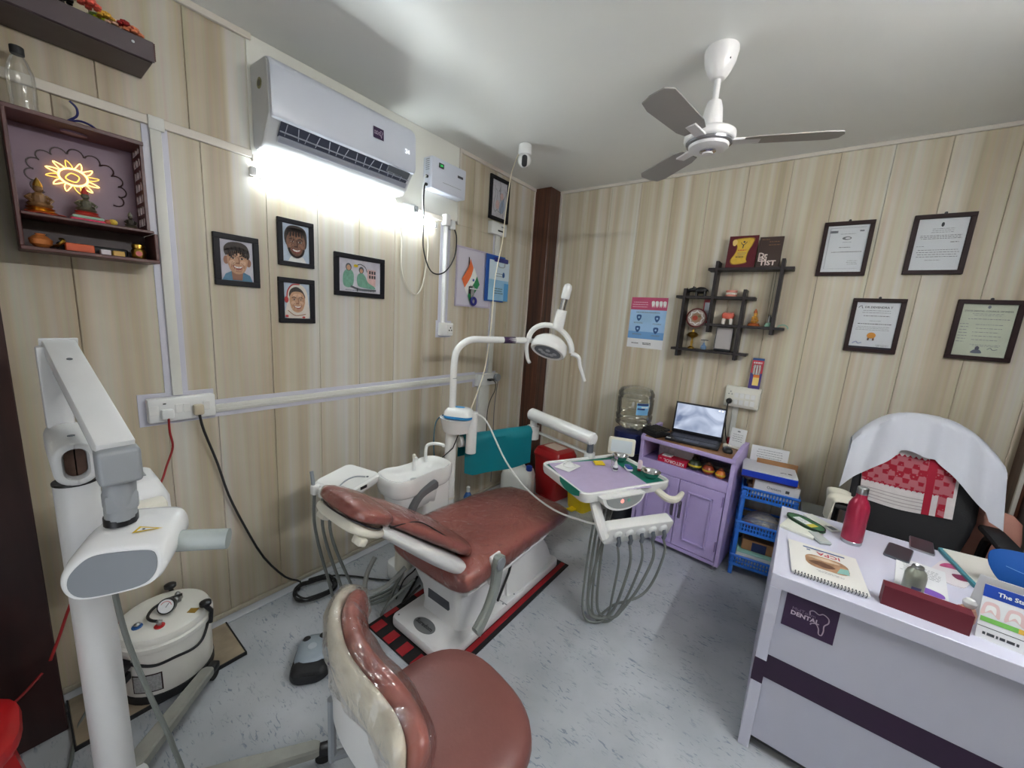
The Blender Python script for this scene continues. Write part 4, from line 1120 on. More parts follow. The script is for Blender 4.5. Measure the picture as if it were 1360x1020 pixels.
# make z point up/outwards
if (Mb @ Vector((0, 0, 1)) - Mb @ Vector((0, 0, 0))).z < 0:
    Mb = Mb @ Matrix.Scale(-1, 4, (0, 0, 1))
def loft_s(stations, M, n=30, e=3.0):
    R = []
    for (s, w, a, b) in stations:
        zc, hz = (a + b) / 2, (b - a) / 2
        ring = []
        for k in range(n):
            q = 2 * PI * k / n
            c, d = math.cos(q), math.sin(q)
            ring.append(M @ Vector((w * math.copysign(abs(c) ** (2 / e), c), s, zc + hz * math.copysign(abs(d) ** (2 / e), d))))
        R.append(ring)
    return R
MB().rings(refine(loft_s([(-0.030, 0.19, -0.070, -0.03), (-0.015, 0.215, -0.085, -0.010), (0.05, 0.222, -0.088, 0.0), (0.22, 0.205, -0.075, 0.0), (0.40, 0.150, -0.055, 0.0), (0.47, 0.125, -0.045, -0.005), (0.49, 0.09, -0.04, -0.012)], Mb), 2)).build('backrest_shell', SHELL, chair, smooth=50)
BR = refine(loft_s([(-0.022, 0.13, 0.01, 0.035), (-0.010, 0.185, -0.003, 0.055), (0.03, 0.208, -0.004, 0.072), (0.12, 0.212, -0.004, 0.074), (0.26, 0.188, -0.004, 0.068), (0.38, 0.150, -0.004, 0.062), (0.45, 0.125, -0.002, 0.05), (0.475, 0.085, 0.004, 0.04)], Mb, 56), 6)
MB().rings(BR).build('backrest_cushion', LEATHER, chair, smooth=60)
MB().rings(extend(puff(BR, 0.007, 0.006, 38, 3.0), 0.005)).build('plastic_cover', WRAP, chair, smooth=60)
# headrest
Mh = frame_of((CX + 0.005, -2.425, 0.835), (1, 0.02, -0.03), (0, -0.86, 0.50))
if (Mh @ Vector((0, 0, 1)) - Mh @ Vector((0, 0, 0))).z < 0:
    Mh = Mh @ Matrix.Scale(-1, 4, (0, 0, 1))
HR = refine(loft_s([(-0.085, 0.08, 0.012, 0.030), (-0.078, 0.120, 0.0, 0.045), (-0.05, 0.146, -0.006, 0.058), (0.0, 0.152, -0.008, 0.060), (0.05, 0.146, -0.006, 0.056), (0.078, 0.118, 0.0, 0.044), (0.086, 0.075, 0.010, 0.030)], Mh, 56), 6)
MB().rings(HR).build('headrest_cushion', LEATHER, chair, smooth=60)
MB().rings(extend(puff(HR, 0.007, 0.006, 42, 7.0), 0.006)).build('plastic_cover', WRAP, chair, smooth=60)
MB().rings(refine(loft_s([(-0.070, 0.10, -0.045, -0.015), (-0.06, 0.135, -0.05, -0.006), (0.0, 0.148, -0.055, -0.006), (0.06, 0.135, -0.05, -0.006), (0.07, 0.10, -0.045, -0.015)], Mh), 2)).build('headrest_shell', CREAM, chair, smooth=50)
MB().tube([Mh @ Vector((0.149 * math.cos(a), 0.088 * math.sin(a), -0.006)) for a in [2 * PI * k / 28 for k in range(28)]], 0.0035, 5, closed=True).build('headrest_seam', BLACK, chair)
MB().tube([Mb @ Vector((0.0, 0.40, -0.03)), Mb @ Vector((0, 0.46, -0.045)), Mh @ Vector((0, -0.03, -0.05))], 0.016, 8).build('headrest_bar', STEEL, chair)
for k in (-1, 1):
    MB().cbox((0, 0, 0), (0.05, 0.035, 0.03), 0.008, 2, Mh @ Matrix.Translation((k * 0.12, 0.02, -0.062))).build('headrest_knob', CREAM, chair)
MB().tube(smooth_curve([Mb @ Vector((0.20, 0.10, 0.04)), Mb @ Vector((0.18, 0.25, 0.055)), Mb @ Vector((0.145, 0.36, 0.055)), Mh @ Vector((0.13, -0.08, 0.0))]), 0.0025, 5).build('cover_string', BLACK, chair)
MB().cbox((CX, -2.0, 0.455), (0.30, 0.09, 0.10), 0.02).build('back_hinge', BLACKM, chair)
# armrests
def flatbar(pts, w, th, m, name, label=None, axis=(1, 0, 0)):
    P = smooth_curve(pts, 6)
    R = []
    ax = Vector(axis)
    for i, p in enumerate(P):
        d = (P[min(i + 1, len(P) - 1)] - P[max(i - 1, 0)]).normalized()
        s = ax.cross(d).normalized()
        f = i / (len(P) - 1)
        ww = w * (0.86 + 0.14 * math.cos(2 * PI * f)) / 2
        if i == 0 or i == len(P) - 1: ww *= 0.55
        if i == 1 or i == len(P) - 2: ww *= 0.85
        R.append([p + s * (ww * a) + ax * (th / 2 * b) for a, b in ((-0.75, -1), (0.75, -1), (1, -0.5), (1, 0.5), (0.75, 1), (-0.75, 1), (-1, 0.5), (-1, -0.5))])
    o = MB().rings(R).build(name, m, chair, smooth=40)
    if label: tag(o, label)
    return o
arm = flatbar([(1.150, -1.862, 0.505), (1.150, -1.872, 0.46), (1.150, -1.885, 0.36), (1.150, -1.925, 0.27), (1.150, -1.985, 0.205), (1.150, -2.005, 0.19)], 0.070, 0.032, ARMREST, 'armrest', 'grey green armrest swung straight down')
MB().lathe([(0.030, 0), (0.030, 0.008), (0.022, 0.012), (0.012, 0.013)], n=20, M=frame_of((1.166, -1.875, 0.475), (0, 1, 0), (0, 0, 1))).build('pivot_disc', GREY, arm)
MB().box((1.120, -1.905, 0.36), (1.136, -1.835, 0.505), 0.006, 2).build('arm_bracket', SHELL, chair)
arm = flatbar([(0.555, -1.915, 0.385), (0.555, -1.912, 0.44), (0.555, -1.895, 0.52), (0.555, -1.845, 0.585), (0.555, -1.77, 0.612), (0.555, -1.725, 0.618)], 0.058, 0.034, mat('armrest_dark', (104, 106, 108), 0.3), 'armrest', 'dark grey curved armrest raised beside the spittoon')
MB().lathe([(0.034, 0), (0.034, 0.012), (0.022, 0.018)], n=20, M=frame_of((0.573, -1.905, 0.415), (0, 1, 0), (0, 0, 1))).build('pivot_disc', SHELL, arm)

# ---------------------------------------------------------------- treatment unit beside the chair
unit = thing('treatment_unit', 'white dental unit post with spittoon, lamp arm and instrument tray', 'dental unit', (0.42, -1.49, 0.0))
PX, PY = 0.42, -1.49
MB().cyl((PX, PY, 0.0), (PX, PY, 0.86), 0.036, n=24).build('post', WHITE2, unit)
MB().cyl((PX, PY, 0.40), (PX, PY, 0.415), 0.0375, n=24).build('post_ring', CREAM, unit)
MB().prism(rrect(0.17, 0.40, 0.04, 4, 0.40, -1.70), 0.0, 0.10, 0.012).build('foot_box', WHITE2, unit)
MB().prism(rrect(0.15, 0.20, 0.03, 4, 0.44, -1.665), 0.10, 0.60, 0.008).build('cabinet', WHITE2, unit)
# spittoon: bean shaped bowl
def bean(s=1.0, dz=0.0):
    pts = [(0.0, -0.225), (0.085, -0.205), (0.118, -0.13), (0.108, -0.03), (0.100, 0.07), (0.108, 0.14), (0.085, 0.205), (0.0, 0.225), (-0.085, 0.205), (-0.110, 0.13), (-0.085, 0.03), (-0.088, -0.06), (-0.112, -0.13), (-0.085, -0.205)]
    return [(0.445 + p.x * s, -1.785 + p.y * s) for p in smooth_curve([(a, b, 0) for a, b in pts], 3, True)]
def ringz(o, z): return [Vector((x, y, z)) for x, y in o]
R = [ringz(bean(0.86), 0.585), ringz(bean(0.95), 0.60), ringz(bean(0.985), 0.63), ringz(bean(1.0), 0.665), ringz(bean(1.0), 0.690), ringz(bean(0.97), 0.698), ringz(bean(0.90), 0.694), ringz(bean(0.84), 0.672), ringz(bean(0.70), 0.645), ringz(bean(0.40), 0.632), ringz(bean(0.1), 0.628)]
bowl = MB().rings(R).build('spittoon', WHITE2, unit, smooth=60)
MB().lathe([(0.020, 0.6305), (0.020, 0.634), (0.014, 0.635)], c=(0.445, -1.80, 0), n=16).build('drain', STEEL, bowl)
R = [ringz(bean(s), z) for s, z in ((0.62, 0.485), (0.68, 0.49), (0.80, 0.54), (0.86, 0.60))]
R = [[Vector((p.x, min(p.y, -1.70) , p.z)) for p in r] for r in R]
MB().rings(R).build('spittoon_skirt', WHITE2, unit, smooth=50)
MB().cyl((0.445, -1.86, 0.30), (0.445, -1.86, 0.49), 0.055, 0.062, 18).build('suction_jar', film('trap_plastic', (226, 222, 200), 0.08, 0.1, 0.2, 20, haze=0.25), unit)
MB().cyl((0.445, -1.86, 0.10), (0.445, -1.86, 0.30), 0.05, 0.05, 18).build('trap_base', CREAM, unit)
MB().tube(smooth_curve([(0.375, -1.655, 0.68), (0.375, -1.655, 0.76), (0.385, -1.645, 0.79), (0.42, -1.62, 0.800), (0.465, -1.60, 0.798), (0.468, -1.598, 0.788)]), 0.010, 10).build('flush_pipe', WHITE2, unit)
MB().tube(smooth_curve([(0.395, -1.76, 0.66), (0.395, -1.76, 0.73), (0.40, -1.755, 0.740), (0.42, -1.76, 0.735)]), 0.0085, 10).build('filler_pipe', WHITE2, unit)
MB().lathe([(0.011, 0), (0.011, 0.02), (0.006, 0.026)], c=(0.395, -1.76, 0.735), n=12).build('filler_cap', CREAM, unit)
# holder tray on the post head with the blue scaler
R = [ringz(rrect(0.17, 0.17, 0.08, 6, PX + 0.02, PY + 0.03), 0.855), ringz(rrect(0.185, 0.185, 0.088, 6, PX + 0.02, PY + 0.03), 0.875), ringz(rrect(0.21, 0.21, 0.10, 6, PX + 0.02, PY + 0.03), 0.93), ringz(rrect(0.22, 0.22, 0.105, 6, PX + 0.02, PY + 0.03), 0.945), ringz(rrect(0.19, 0.19, 0.09, 6, PX + 0.02, PY + 0.03), 0.940)]
MB().rings(R).build('post_head', WHITE2, unit, smooth=50)
MB().cyl((PX + 0.105, PY + 0.075, 0.72), (PX + 0.105, PY + 0.075, 0.985), 0.034, n=20).build('lamp_socket', WHITE2, unit)
# lamp arm
P = smooth_curve([(PX, PY, 0.93), (PX, PY, 1.10), (PX, PY, 1.28), (PX + 0.006, PY + 0.02, 1.375), (PX + 0.035, PY + 0.09, 1.432), (PX + 0.075, PY + 0.22, 1.438), (PX + 0.165, PY + 0.50, 1.440)], 8)
MB().tube(P, 0.0215, 14).build('lamp_arm', WHITE2, unit)
MB().cyl((PX, PY, 1.195), (PX, PY, 1.199), 0.0222, n=16).build('arm_joint', GREY, unit)
a, b = Vector((PX + 0.110, PY + 0.33, 1.4385)), Vector((PX + 0.138, PY + 0.42, 1.4395))
MB().cyl(a, b, 0.0224, n=16).build('arm_sticker', DEEPVIOLET, unit)
MB().cyl((PX + 0.165, PY + 0.50, 1.440), (PX + 0.20, PY + 0.585, 1.438), 0.016, n=14).build('arm_neck', WHITE2, unit)
# lamp head
LC = Vector((0.735, -0.90, 1.415))
nrm = Vector((0.10, -0.62, -0.78)).normalized()
xa = Vector((0.80, 0.55, -0.10)); xa = (xa - nrm * xa.dot(nrm)).normalized()
ya2 = nrm.cross(xa)
ML = Matrix(((xa.x, ya2.x, nrm.x, LC.x), (xa.y, ya2.y, nrm.y, LC.y), (xa.z, ya2.z, nrm.z, LC.z), (0, 0, 0, 1)))
head = MB()
R = []
for z, sx, sy in ((0.052, 0.096, 0.066), (0.056, 0.112, 0.082), (0.048, 0.122, 0.092), (0.02, 0.126, 0.098), (-0.02, 0.118, 0.092), (-0.05, 0.090, 0.070), (-0.064, 0.045, 0.035)):
    R.append([ML @ Vector((sx * math.cos(2 * PI * k / 28), sy * math.sin(2 * PI * k / 28), z)) for k in range(28)])
head.rings(R); lh = head.build('lamp_head', WHITE2, unit, smooth=50)
MB(ML).prism(ellipse(0.094, 0.064, 28), 0.045, 0.0545).build('lens', mat('lamp_lens', (120, 126, 134), 0.12, coat=0.5), lh)
for (u, v) in ((-0.05, 0.0), (0.0, 0.02), (0.05, 0.0), (0.0, -0.028), (-0.028, -0.02), (0.03, -0.022)):
    MB(ML).lathe([(0.017, 0.0545), (0.014, 0.056), (0.006, 0.0562)], c=(u, v, 0), n=12).build('led', mat('lamp_led', (176, 182, 190), 0.15), lh)
upv = Vector((0.05, 0.10, 1.0)).normalized()
ringpts = [LC + xa * (0.155 * math.cos(a)) + upv * (0.135 * math.sin(a) * (1.0)) + Vector((0, 0, 0.0)) for a in [PI * (1.0 - k / 16) for k in range(17)]]
MB().tube(ringpts, 0.019, 10).build('yoke', WHITE2, unit)
hr = [LC + xa * 0.155, LC + xa * 0.205 + Vector((0, 0, -0.01)), LC + xa * 0.225 + Vector((0.0, 0, -0.07)), LC + xa * 0.265 + Vector((0, 0, -0.155))]
MB().tube(smooth_curve(hr), lambda q: 0.017 - 0.006 * q, 10).build('handle', WHITE2, unit)
hl = [LC - xa * 0.155, LC - xa * 0.165 + Vector((0, 0, -0.06)), LC - xa * 0.135 + Vector((0, -0.03, -0.125)), LC - xa * 0.105 + Vector((0, -0.05, -0.15))]
MB().tube(smooth_curve(hl), lambda q: 0.016 - 0.005 * q, 10).build('handle', WHITE2, unit)
s0 = LC + xa * 0.03 + upv * 0.13
sd = (Vector((0.045, 0.02, 0.30))).normalized()
MB().cyl(s0, s0 + sd * 0.125, 0.040, 0.034, 18).build('yoke_stem', WHITE2, unit)
MB().cyl(s0 + sd * 0.125, s0 + sd * 0.215, 0.021, 0.021, 16).build('stem_shaft', CHROME, unit)
MB().lathe([(0.026, 0), (0.030, 0.006), (0.030, 0.07), (0.024, 0.092), (0.010, 0.102)], n=16, M=frame_of(s0 + sd * 0.20, sd.orthogonal(), sd.cross(sd.orthogonal()))).build('stem_tip', WHITE2, unit)

# delivery arm, balance arm and tray
A0, A1 = Vector((PX + 0.02, PY + 0.05, 0.775)), Vector((0.628, -0.86, 0.775))
MB().cyl(A0, A0 + (A1 - A0) * 0.96, 0.036, n=20).build('swing_arm', WHITE2, unit)
MB().cyl((A1.x, A1.y, 0.72), (A1.x, A1.y, 0.815), 0.046, n=20).build('arm_pivot', WHITE2, unit)
MB().cyl((A1.x, A1.y, 0.815), (A1.x, A1.y, 0.875), 0.026, n=16).build('pivot_neck', WHITE2, unit)
B0, B1 = Vector((0.60, -0.868, 0.905)), Vector((1.155, -0.955, 0.862))
MB().tube([B0, B0 + (B1 - B0) * 0.02, B0 + (B1 - B0) * 0.98, B1], lambda q: 0.044 if 0.1 < q < 0.9 else 0.036, 20).build('balance_arm', WHITE2, unit)
MB().tube([Vector((0.66, -0.83, 0.765)), Vector((1.13, -0.915, 0.745))], 0.018, 8, flat=0.5).build('lower_link', WHITE, unit)
MB().cyl((1.135, -0.960, 0.77), (1.135, -0.960, 0.835), 0.021, n=14).build('tray_pivot', GREYD, unit)
MB().cyl((1.135, -0.960, 0.735), (1.135, -0.960, 0.775), 0.034, n=16).build('pivot_cup', WHITE2, unit)
TC = Vector((1.312, -1.125, 0.0)); TA = math.radians(62)
Mt = Matrix.Translation((TC.x, TC.y, 0.74)) @ Matrix.Rotation(TA, 4, 'Z')   # local x long side, -y towards the doctor
# tray pan with rim
tl, tw = 0.60, 0.45
tray = thing('instrument_tray', 'white instrument tray with a control panel and hose rail over the foot of the chair', 'instrument tray', tuple(TC) [:2] + (0.70,), TA)
outl = rrect(tl, tw, 0.05, 5)
R = [[Mt @ Vector((x, y, z)) for x, y in o] for o, z in ((offset_poly(outl, 0.03), -0.045), (offset_poly(outl, 0.008), -0.04), (outl, -0.02), (outl, 0.010), (offset_poly(outl, 0.006), 0.014), (offset_poly(outl, 0.016), 0.012), (offset_poly(outl, 0.020), 0.0))]
MB().rings(R).build('pan', WHITE2, tray, smooth=40)
# control fascia (half-oval) hanging from the front edge
fas = [(-0.155, 0.0), (-0.13, -0.045), (-0.06, -0.075), (0.03, -0.075), (0.10, -0.045), (0.125, 0.0)]
fo = [(p.x, p.y) for p in smooth_curve([(a, b, 0) for a, b in fas], 4)]
Mf = Mt @ Matrix.Translation((-0.06, -tw / 2 - 0.012, -0.004)) @ Matrix.Rotation(PI / 2, 4, 'X')
MB(Mf).prism(fo, -0.04, 0.028, 0.0).build('fascia', WHITE2, tray, smooth=40)
fi = [(x * 0.86, y * 0.78 - 0.006) for x, y in fo]
MB(Mf).prism(fi, 0.028, 0.031).build('control_panel', mat('panel_grey', (150, 154, 152), 0.35), tray, smooth=0)
MB(Mf).lathe([(0.010, 0.031), (0.010, 0.033)], c=(-0.03, -0.026, 0), n=12).build('red_lamp', mat('red_led', (255, 120, 110), 0.4, emit=0.35), tray)
MB(Mf).lathe([(0.009, 0.031), (0.009, 0.0325)], c=(0.012, -0.026, 0), n=12).build('green_button', mat('green_button', (110, 170, 150), 0.4), tray)
# handle at the corner
hp = [Mt @ Vector((0.20, -tw / 2 + 0.01, -0.035)), Mt @ Vector((0.215, -tw / 2 - 0.055, -0.055)), Mt @ Vector((0.26, -tw / 2 - 0.075, -0.055)), Mt @ Vector((0.335, -tw / 2 - 0.045, -0.045))]
MB().tube(smooth_curve(hp), lambda q: 0.020 if q < 0.55 else 0.020 - 0.008 * (q - 0.55) / 0.45, 10).build('handle', CREAM, tray)
# hose rail bracket and rail
r0, r1 = Vector((1.478, -1.395, 0.535)), Vector((1.675, -1.095, 0.535))
bt = Mt @ Vector((-0.20, -tw / 2 + 0.03, -0.05))
MB().tube(smooth_curve([bt, bt + Vector((0.0, 0.0, -0.02)), r0 + Vector((-0.035, -0.03, 0.06)), r0 + Vector((-0.01, -0.02, 0.0))]), 0.034, 8, flat=0.7).build('rail_bracket', WHITE2, tray)
ru = (r1 - r0).normalized(); rn = Vector((ru.y, -ru.x, 0))
Mr = frame_of(r0, ru, (rn * 0.35 + Vector((0, 0, 1))).normalized())
Lr = (r1 - r0).length
MB(Mr).prism(rrect(Lr + 0.06, 0.115, 0.025, 4, Lr / 2 + 0.005, 0.0), -0.05, 0.012, 0.010).build('hose_rail', WHITE2, tray)
hr = random.Random(3)
for k in range(5):
    u = 0.045 + k * (Lr - 0.06) / 4.2
    c = Mr @ Vector((u, -0.002, 0.012))
    MB(Mr).lathe([(0.026, 0.012), (0.022, 0.02), (0.016, 0.024)], c=(u, 0.012, 0), n=14).build('hose_port', WHITE, tray)
    MB().tube([Mr @ Vector((u, 0.008, 0.020)), Mr @ Vector((u, -0.01, 0.04)), Mr @ Vector((u - 0.004, -0.03, 0.045))], 0.011, 8).build('hose_plug', GREYD, tray)
    b = c + rn * 0.04
    back = Vector((1.37 + 0.012 * k, -1.33 + 0.03 * k, 0.60))
    low = Vector((1.475 + 0.018 * k, -1.375 + 0.02 * k, 0.018 + 0.02 * (k % 2)))
    low2 = low + Vector((-0.06, -0.03, 0.004))
    pts = [Mr @ Vector((u - 0.004, -0.03, 0.045)), b + Vector((0.0, 0.0, -0.13)), b * 0.55 + low * 0.45 + Vector((0.02, 0, -0.08)), low + Vector((0.035, 0.035, 0.05)), low, low2, low2 + Vector((-0.03, 0.0, 0.09)), back * 0.6 + low2 * 0.4 + Vector((-0.02, 0, 0)), back]
    if k == 4: pts = [Mr @ Vector((u - 0.004, -0.03, 0.045)), b + Vector((0.0, 0.0, -0.11)), b + Vector((-0.03, -0.03, -0.28)), b + Vector((-0.08, -0.08, -0.37)), Vector((1.52, -1.30, 0.10)), Vector((1.45, -1.36, 0.03)), Vector((1.40, -1.37, 0.16)), back]
    MB().tube(smooth_curve(pts, 7), 0.0075 if k % 2 else 0.0065, 8).build('hose', HOSE, tray)
    # the hose end coils beneath
MB().tube(smooth_curve([Vector((PX + 0.125, PY + 0.07, 0.985)), Vector((0.60, -1.36, 0.93)), Vector((0.74, -1.32, 0.70)), Vector((0.90, -1.30, 0.56)), Vector((1.12, -1.33, 0.515)), Vector((1.33, -1.38, 0.55)), Vector((1.45, -1.40, 0.58))]), 0.0055, 8).build('scaler_cord', mat('white_cord', (226, 226, 222), 0.4), unit)
# assistant tray
MA = Matrix.Translation((0.43, -2.195, 0.755)) @ Matrix.Rotation(math.radians(12), 4, 'Z')
at = []
for o, z in ((rrect(0.20, 0.19, 0.03, 4), -0.045), (rrect(0.225, 0.215, 0.03, 4), -0.03), (rrect(0.23, 0.22, 0.03, 4), 0.0), (rrect(0.215, 0.205, 0.03, 4), 0.008), (rrect(0.19, 0.18, 0.03, 4), 0.004)):
    at.append([MA @ Vector((x, y, z + 0.10 * y)) for x, y in o])
ast = thing('assistant_tray', 'small white assistant holder tray between the spittoon and the headrest', 'holder tray', (0.43, -2.195, 0.70))
MB().rings(at).build('tray_body', WHITE2, ast, smooth=40)
for k in range(4):
    x = -0.082 + k * 0.052
    mb = MB(MA); mb.prism(rrect(0.034, 0.04, 0.01, 3, x, -0.118), -0.055, -0.008, 0.006); mb.build('holder', WHITE2, ast)
MB().tube([MA @ Vector((-0.088, -0.12, -0.06)), MA @ Vector((-0.088, -0.125, 0.0)), MA @ Vector((-0.104, -0.12, 0.055))], 0.009, 8).build('suction_tip', GREY, ast)
MB().tube(smooth_curve([MA @ Vector((0.075, -0.13, -0.05)), MA @ Vector((0.062, -0.125, -0.005)), MA @ Vector((0.045, -0.06, 0.018)), MA @ Vector((0.05, 0.0, 0.022)), MA @ Vector((0.08, 0.035, 0.016))]), 0.0035, 6).build('saliva_tube', GREY, ast)
MB(MA).lathe([(0.006, 0.010), (0.006, 0.012)], c=(0.078, 0.05, 0), n=10).build('button', mat('navy_button', (30, 34, 70), 0.4), ast)
MB(MA).box((0.1155, -0.03, -0.02), (0.1165, 0.01, -0.005)).build('switch', BLACK, ast, smooth=0)
MB().tube(smooth_curve([MA @ Vector((0.03, 0.0, -0.045)), MA @ Vector((0.03, 0.0, -0.16)), (0.44, -2.10, 0.50), (0.445, -1.95, 0.44), (0.44, -1.80, 0.42)]), 0.022, 10).build('support_arm', WHITE2, ast)
for k, (dx, dy) in enumerate(((-0.088, -0.12), (-0.03, -0.12), (0.022, -0.12))):
    s = MA @ Vector((dx, dy, -0.055))
    pts = [s, s + Vector((0, 0, -0.18)), Vector((0.36 + 0.05 * k, -2.27 + 0.03 * k, 0.22)), Vector((0.38 + 0.05 * k, -2.22 + 0.04 * k, 0.04)), Vector((0.44 + 0.04 * k, -2.06 + 0.06 * k, 0.018)), Vector((0.46, -1.92, 0.03)), Vector((0.45, -1.88, 0.14))]
    MB().tube(smooth_curve(pts), 0.0075, 8).build('hose', HOSE, ast)
o = MB().tube(smooth_curve([(0.52, -2.10, 0.32), (0.54, -2.16, 0.26), (0.60, -2.20, 0.22), (0.66, -2.14, 0.24), (0.68, -2.03, 0.30)]), 0.012, 10).build('corrugated_pipe', mat('pipe_grey', (150, 152, 148), 0.5, bump=0.6, bscale=200)); tag(o, 'thick grey corrugated pipe looping under the backrest', 'pipe')
for k, pts in enumerate(([(0.46, -1.86, 0.10), (0.52, -1.98, 0.05), (0.58, -2.10, 0.012), (0.62, -2.08, 0.10), (0.68, -1.97, 0.20)], [(0.50, -1.80, 0.03), (0.55, -1.90, 0.012), (0.60, -1.98, 0.02), (0.70, -1.95, 0.16)])):
    o = MB().tube(smooth_curve(pts), 0.007, 8).build('floor_hose', HOSE if k == 0 else BLACKM); tag(o, ('grey' if k == 0 else 'black') + ' hose joining the white unit to the chair base along the floor', 'hose')
o = MB().tube(smooth_curve([(0.54, -1.98, 0.01), (0.50, -1.9, 0.06), (0.53, -1.86, 0.11), (0.5, -1.80, 0.10)]), 0.004, 6).build('thin_cable', BLACKM); tag(o, 'thin black cable beside the unit foot', 'cable')

# teal apron over the swing arm
dirv = (A1 - A0); L = dirv.length; dirv.normalize(); side = Vector((dirv.y, -dirv.x, 0))
def apron(u, v):
    s = 0.02 + u * (L - 0.06)
    p = A0 + dirv * s
    # v: 0 back hem -> over the arm -> 1 front hem
    w = v * 0.42
    back, over = 0.12, 0.13
    if w < back:
        q = p - side * (0.047 + 0.006 * math.sin(u * 9)) + Vector((0, 0, -(back - w)))
    elif w < back + over:
        a = PI * (w - back) / over
        q = p - side * (0.047 * math.cos(a)) + Vector((0, 0, 0.047 * math.sin(a)))
    else:
        d = w - back - over
        q = p + side * (0.047 + 0.02 * d + 0.008 * math.sin(u * 10 + d * 6)) + Vector((0, 0, -d * (1.30 + 0.06 * math.sin(u * PI)) ))
        if u < 0.12: q.z = max(q.z, q.z + (0.12 - u) * d * 1.2)
    return q
o = MB().grid(apron, 26, 30, 0.0015).build('plastic_apron', TEAL); tag(o, 'teal plastic apron draped over the swing arm', 'apron')
# blue grip machine on the post head
t = thing('ultrasonic_scaler', 'white and blue ultrasonic scaler unit resting on the post head', 'scaler', (PX + 0.02, PY + 0.02, 0.945))
Mz = Matrix.Translation((PX + 0.035, PY + 0.028, 0.942)) @ Matrix.Rotation(math.radians(28), 4, 'Z')
R = [[Mz @ Vector((x, y, z)) for x, y in rrect(w, d, 0.04, 5)] for w, d, z in ((0.16, 0.11, 0.0), (0.185, 0.130, 0.008), (0.185, 0.130, 0.022))]
MB().rings(R).build('blue_base', mat('scaler_blue', (40, 140, 200), 0.35), t, smooth=40)
R = [[Mz @ Vector((x, y, z + (0.03 if False else 0) )) for x, y in rrect(w, d, 0.045, 5)] for w, d, z in ((0.187, 0.132, 0.022), (0.18, 0.126, 0.045), (0.15, 0.10, 0.063), (0.10, 0.06, 0.070))]
MB().rings(R).build('case', WHITE2, t, smooth=50)
MB(Mz).prism(ellipse(0.035, 0.018, 16), 0.068, 0.074, 0.002).build('blue_button', mat('scaler_blue2', (70, 160, 216), 0.35), t)
o = MB().tube(smooth_curve([(PX - 0.06, PY + 0.0, 0.955), (PX - 0.10, PY - 0.04, 0.90), (PX - 0.105, PY - 0.05, 0.75), (PX - 0.09, PY - 0.04, 0.55), (PX - 0.07, PY - 0.02, 0.2)]), 0.005, 6).build('blue_grey_tube', mat('tube_teal', (66, 100, 116), 0.4)); tag(o, 'blue grey tube bending behind the unit post', 'tube')
o = MB().tube([(PX + 0.07, PY + 0.0, 0.86), (PX + 0.05, PY - 0.03, 0.76), (PX - 0.01, PY - 0.08, 0.68), (PX - 0.01, PY - 0.085, 0.66)], 0.0035, 6).build('thin_cable', BLACKM); tag(o, 'thin black cable slanting across the unit post', 'cable')

# ---------------------------------------------------------------- dental x-ray machine on a wheeled column
xr = thing('xray_machine', 'white mobile dental x-ray machine on a wheeled column', 'x-ray machine', (0.62, -3.07, 0.0))
XW = mat('xray_white', (214, 215, 216), 0.35, var=0.03, vscale=6); XG = mat('xray_grey', (146, 150, 154), 0.4); XP = mat('xray_plate', (122, 127, 134), 0.4)
XB = mat('xray_base', (150, 150, 142), 0.45, var=0.12, vscale=14)
qx, qy = 0.62, -3.078
MB().cyl((qx, qy, 0.05), (qx, qy, 1.085), 0.043, n=24).build('column', XW, xr)
MB().cyl((qx, qy, 1.083), (qx, qy, 1.089), 0.0445, n=24).build('column_ring', BLACK, xr)
MB().lathe([(0.10, 0.0), (0.10, 0.04), (0.05, 0.062)], c=(qx + 0.03, qy - 0.03, 0.035), n=24).build('column_foot', XW, xr)
for (ex, ey) in ((0.352, -2.772), (0.985, -2.625), (0.40, -3.42), (1.05, -3.36)):
    hx, hy = 0.665, -3.125
    d = Vector((ex - hx, ey - hy, 0)); L = d.length; d.normalize(); s = Vector((-d.y, d.x, 0))
    R = []
    for f, w, h in ((0.0, 0.034, 0.085), (0.6, 0.028, 0.08), (0.97, 0.024, 0.075), (1.0, 0.018, 0.07)):
        c = Vector((hx, hy, 0)) + d * (L * f)
        R.append([c - s * w + Vector((0, 0, 0.045)), c + s * w + Vector((0, 0, 0.045)), c + s * w + Vector((0, 0, h - 0.006)), c + s * (w - 0.006) + Vector((0, 0, h)), c - s * (w - 0.006) + Vector((0, 0, h)), c - s * w + Vector((0, 0, h - 0.006))])
    leg = MB().rings(R).build('leg', XB, xr, smooth=25)
    c = Vector((ex, ey, 0)) + d * 0.012
    MB().cyl(c - s * 0.014 + Vector((0, 0, 0.026)), c + s * 0.014 + Vector((0, 0, 0.026)), 0.026, n=16).build('caster_wheel', RUBBER, leg)
    MB().box((-0.018, -0.017, 0.03), (0.03, 0.017, 0.062), 0.006, 2, Matrix(((d.x, s.x, 0, c.x), (d.y, s.y, 0, c.y), (0, 0, 1, 0), (0, 0, 0, 1)))).build('caster_fork', BLACK, leg)
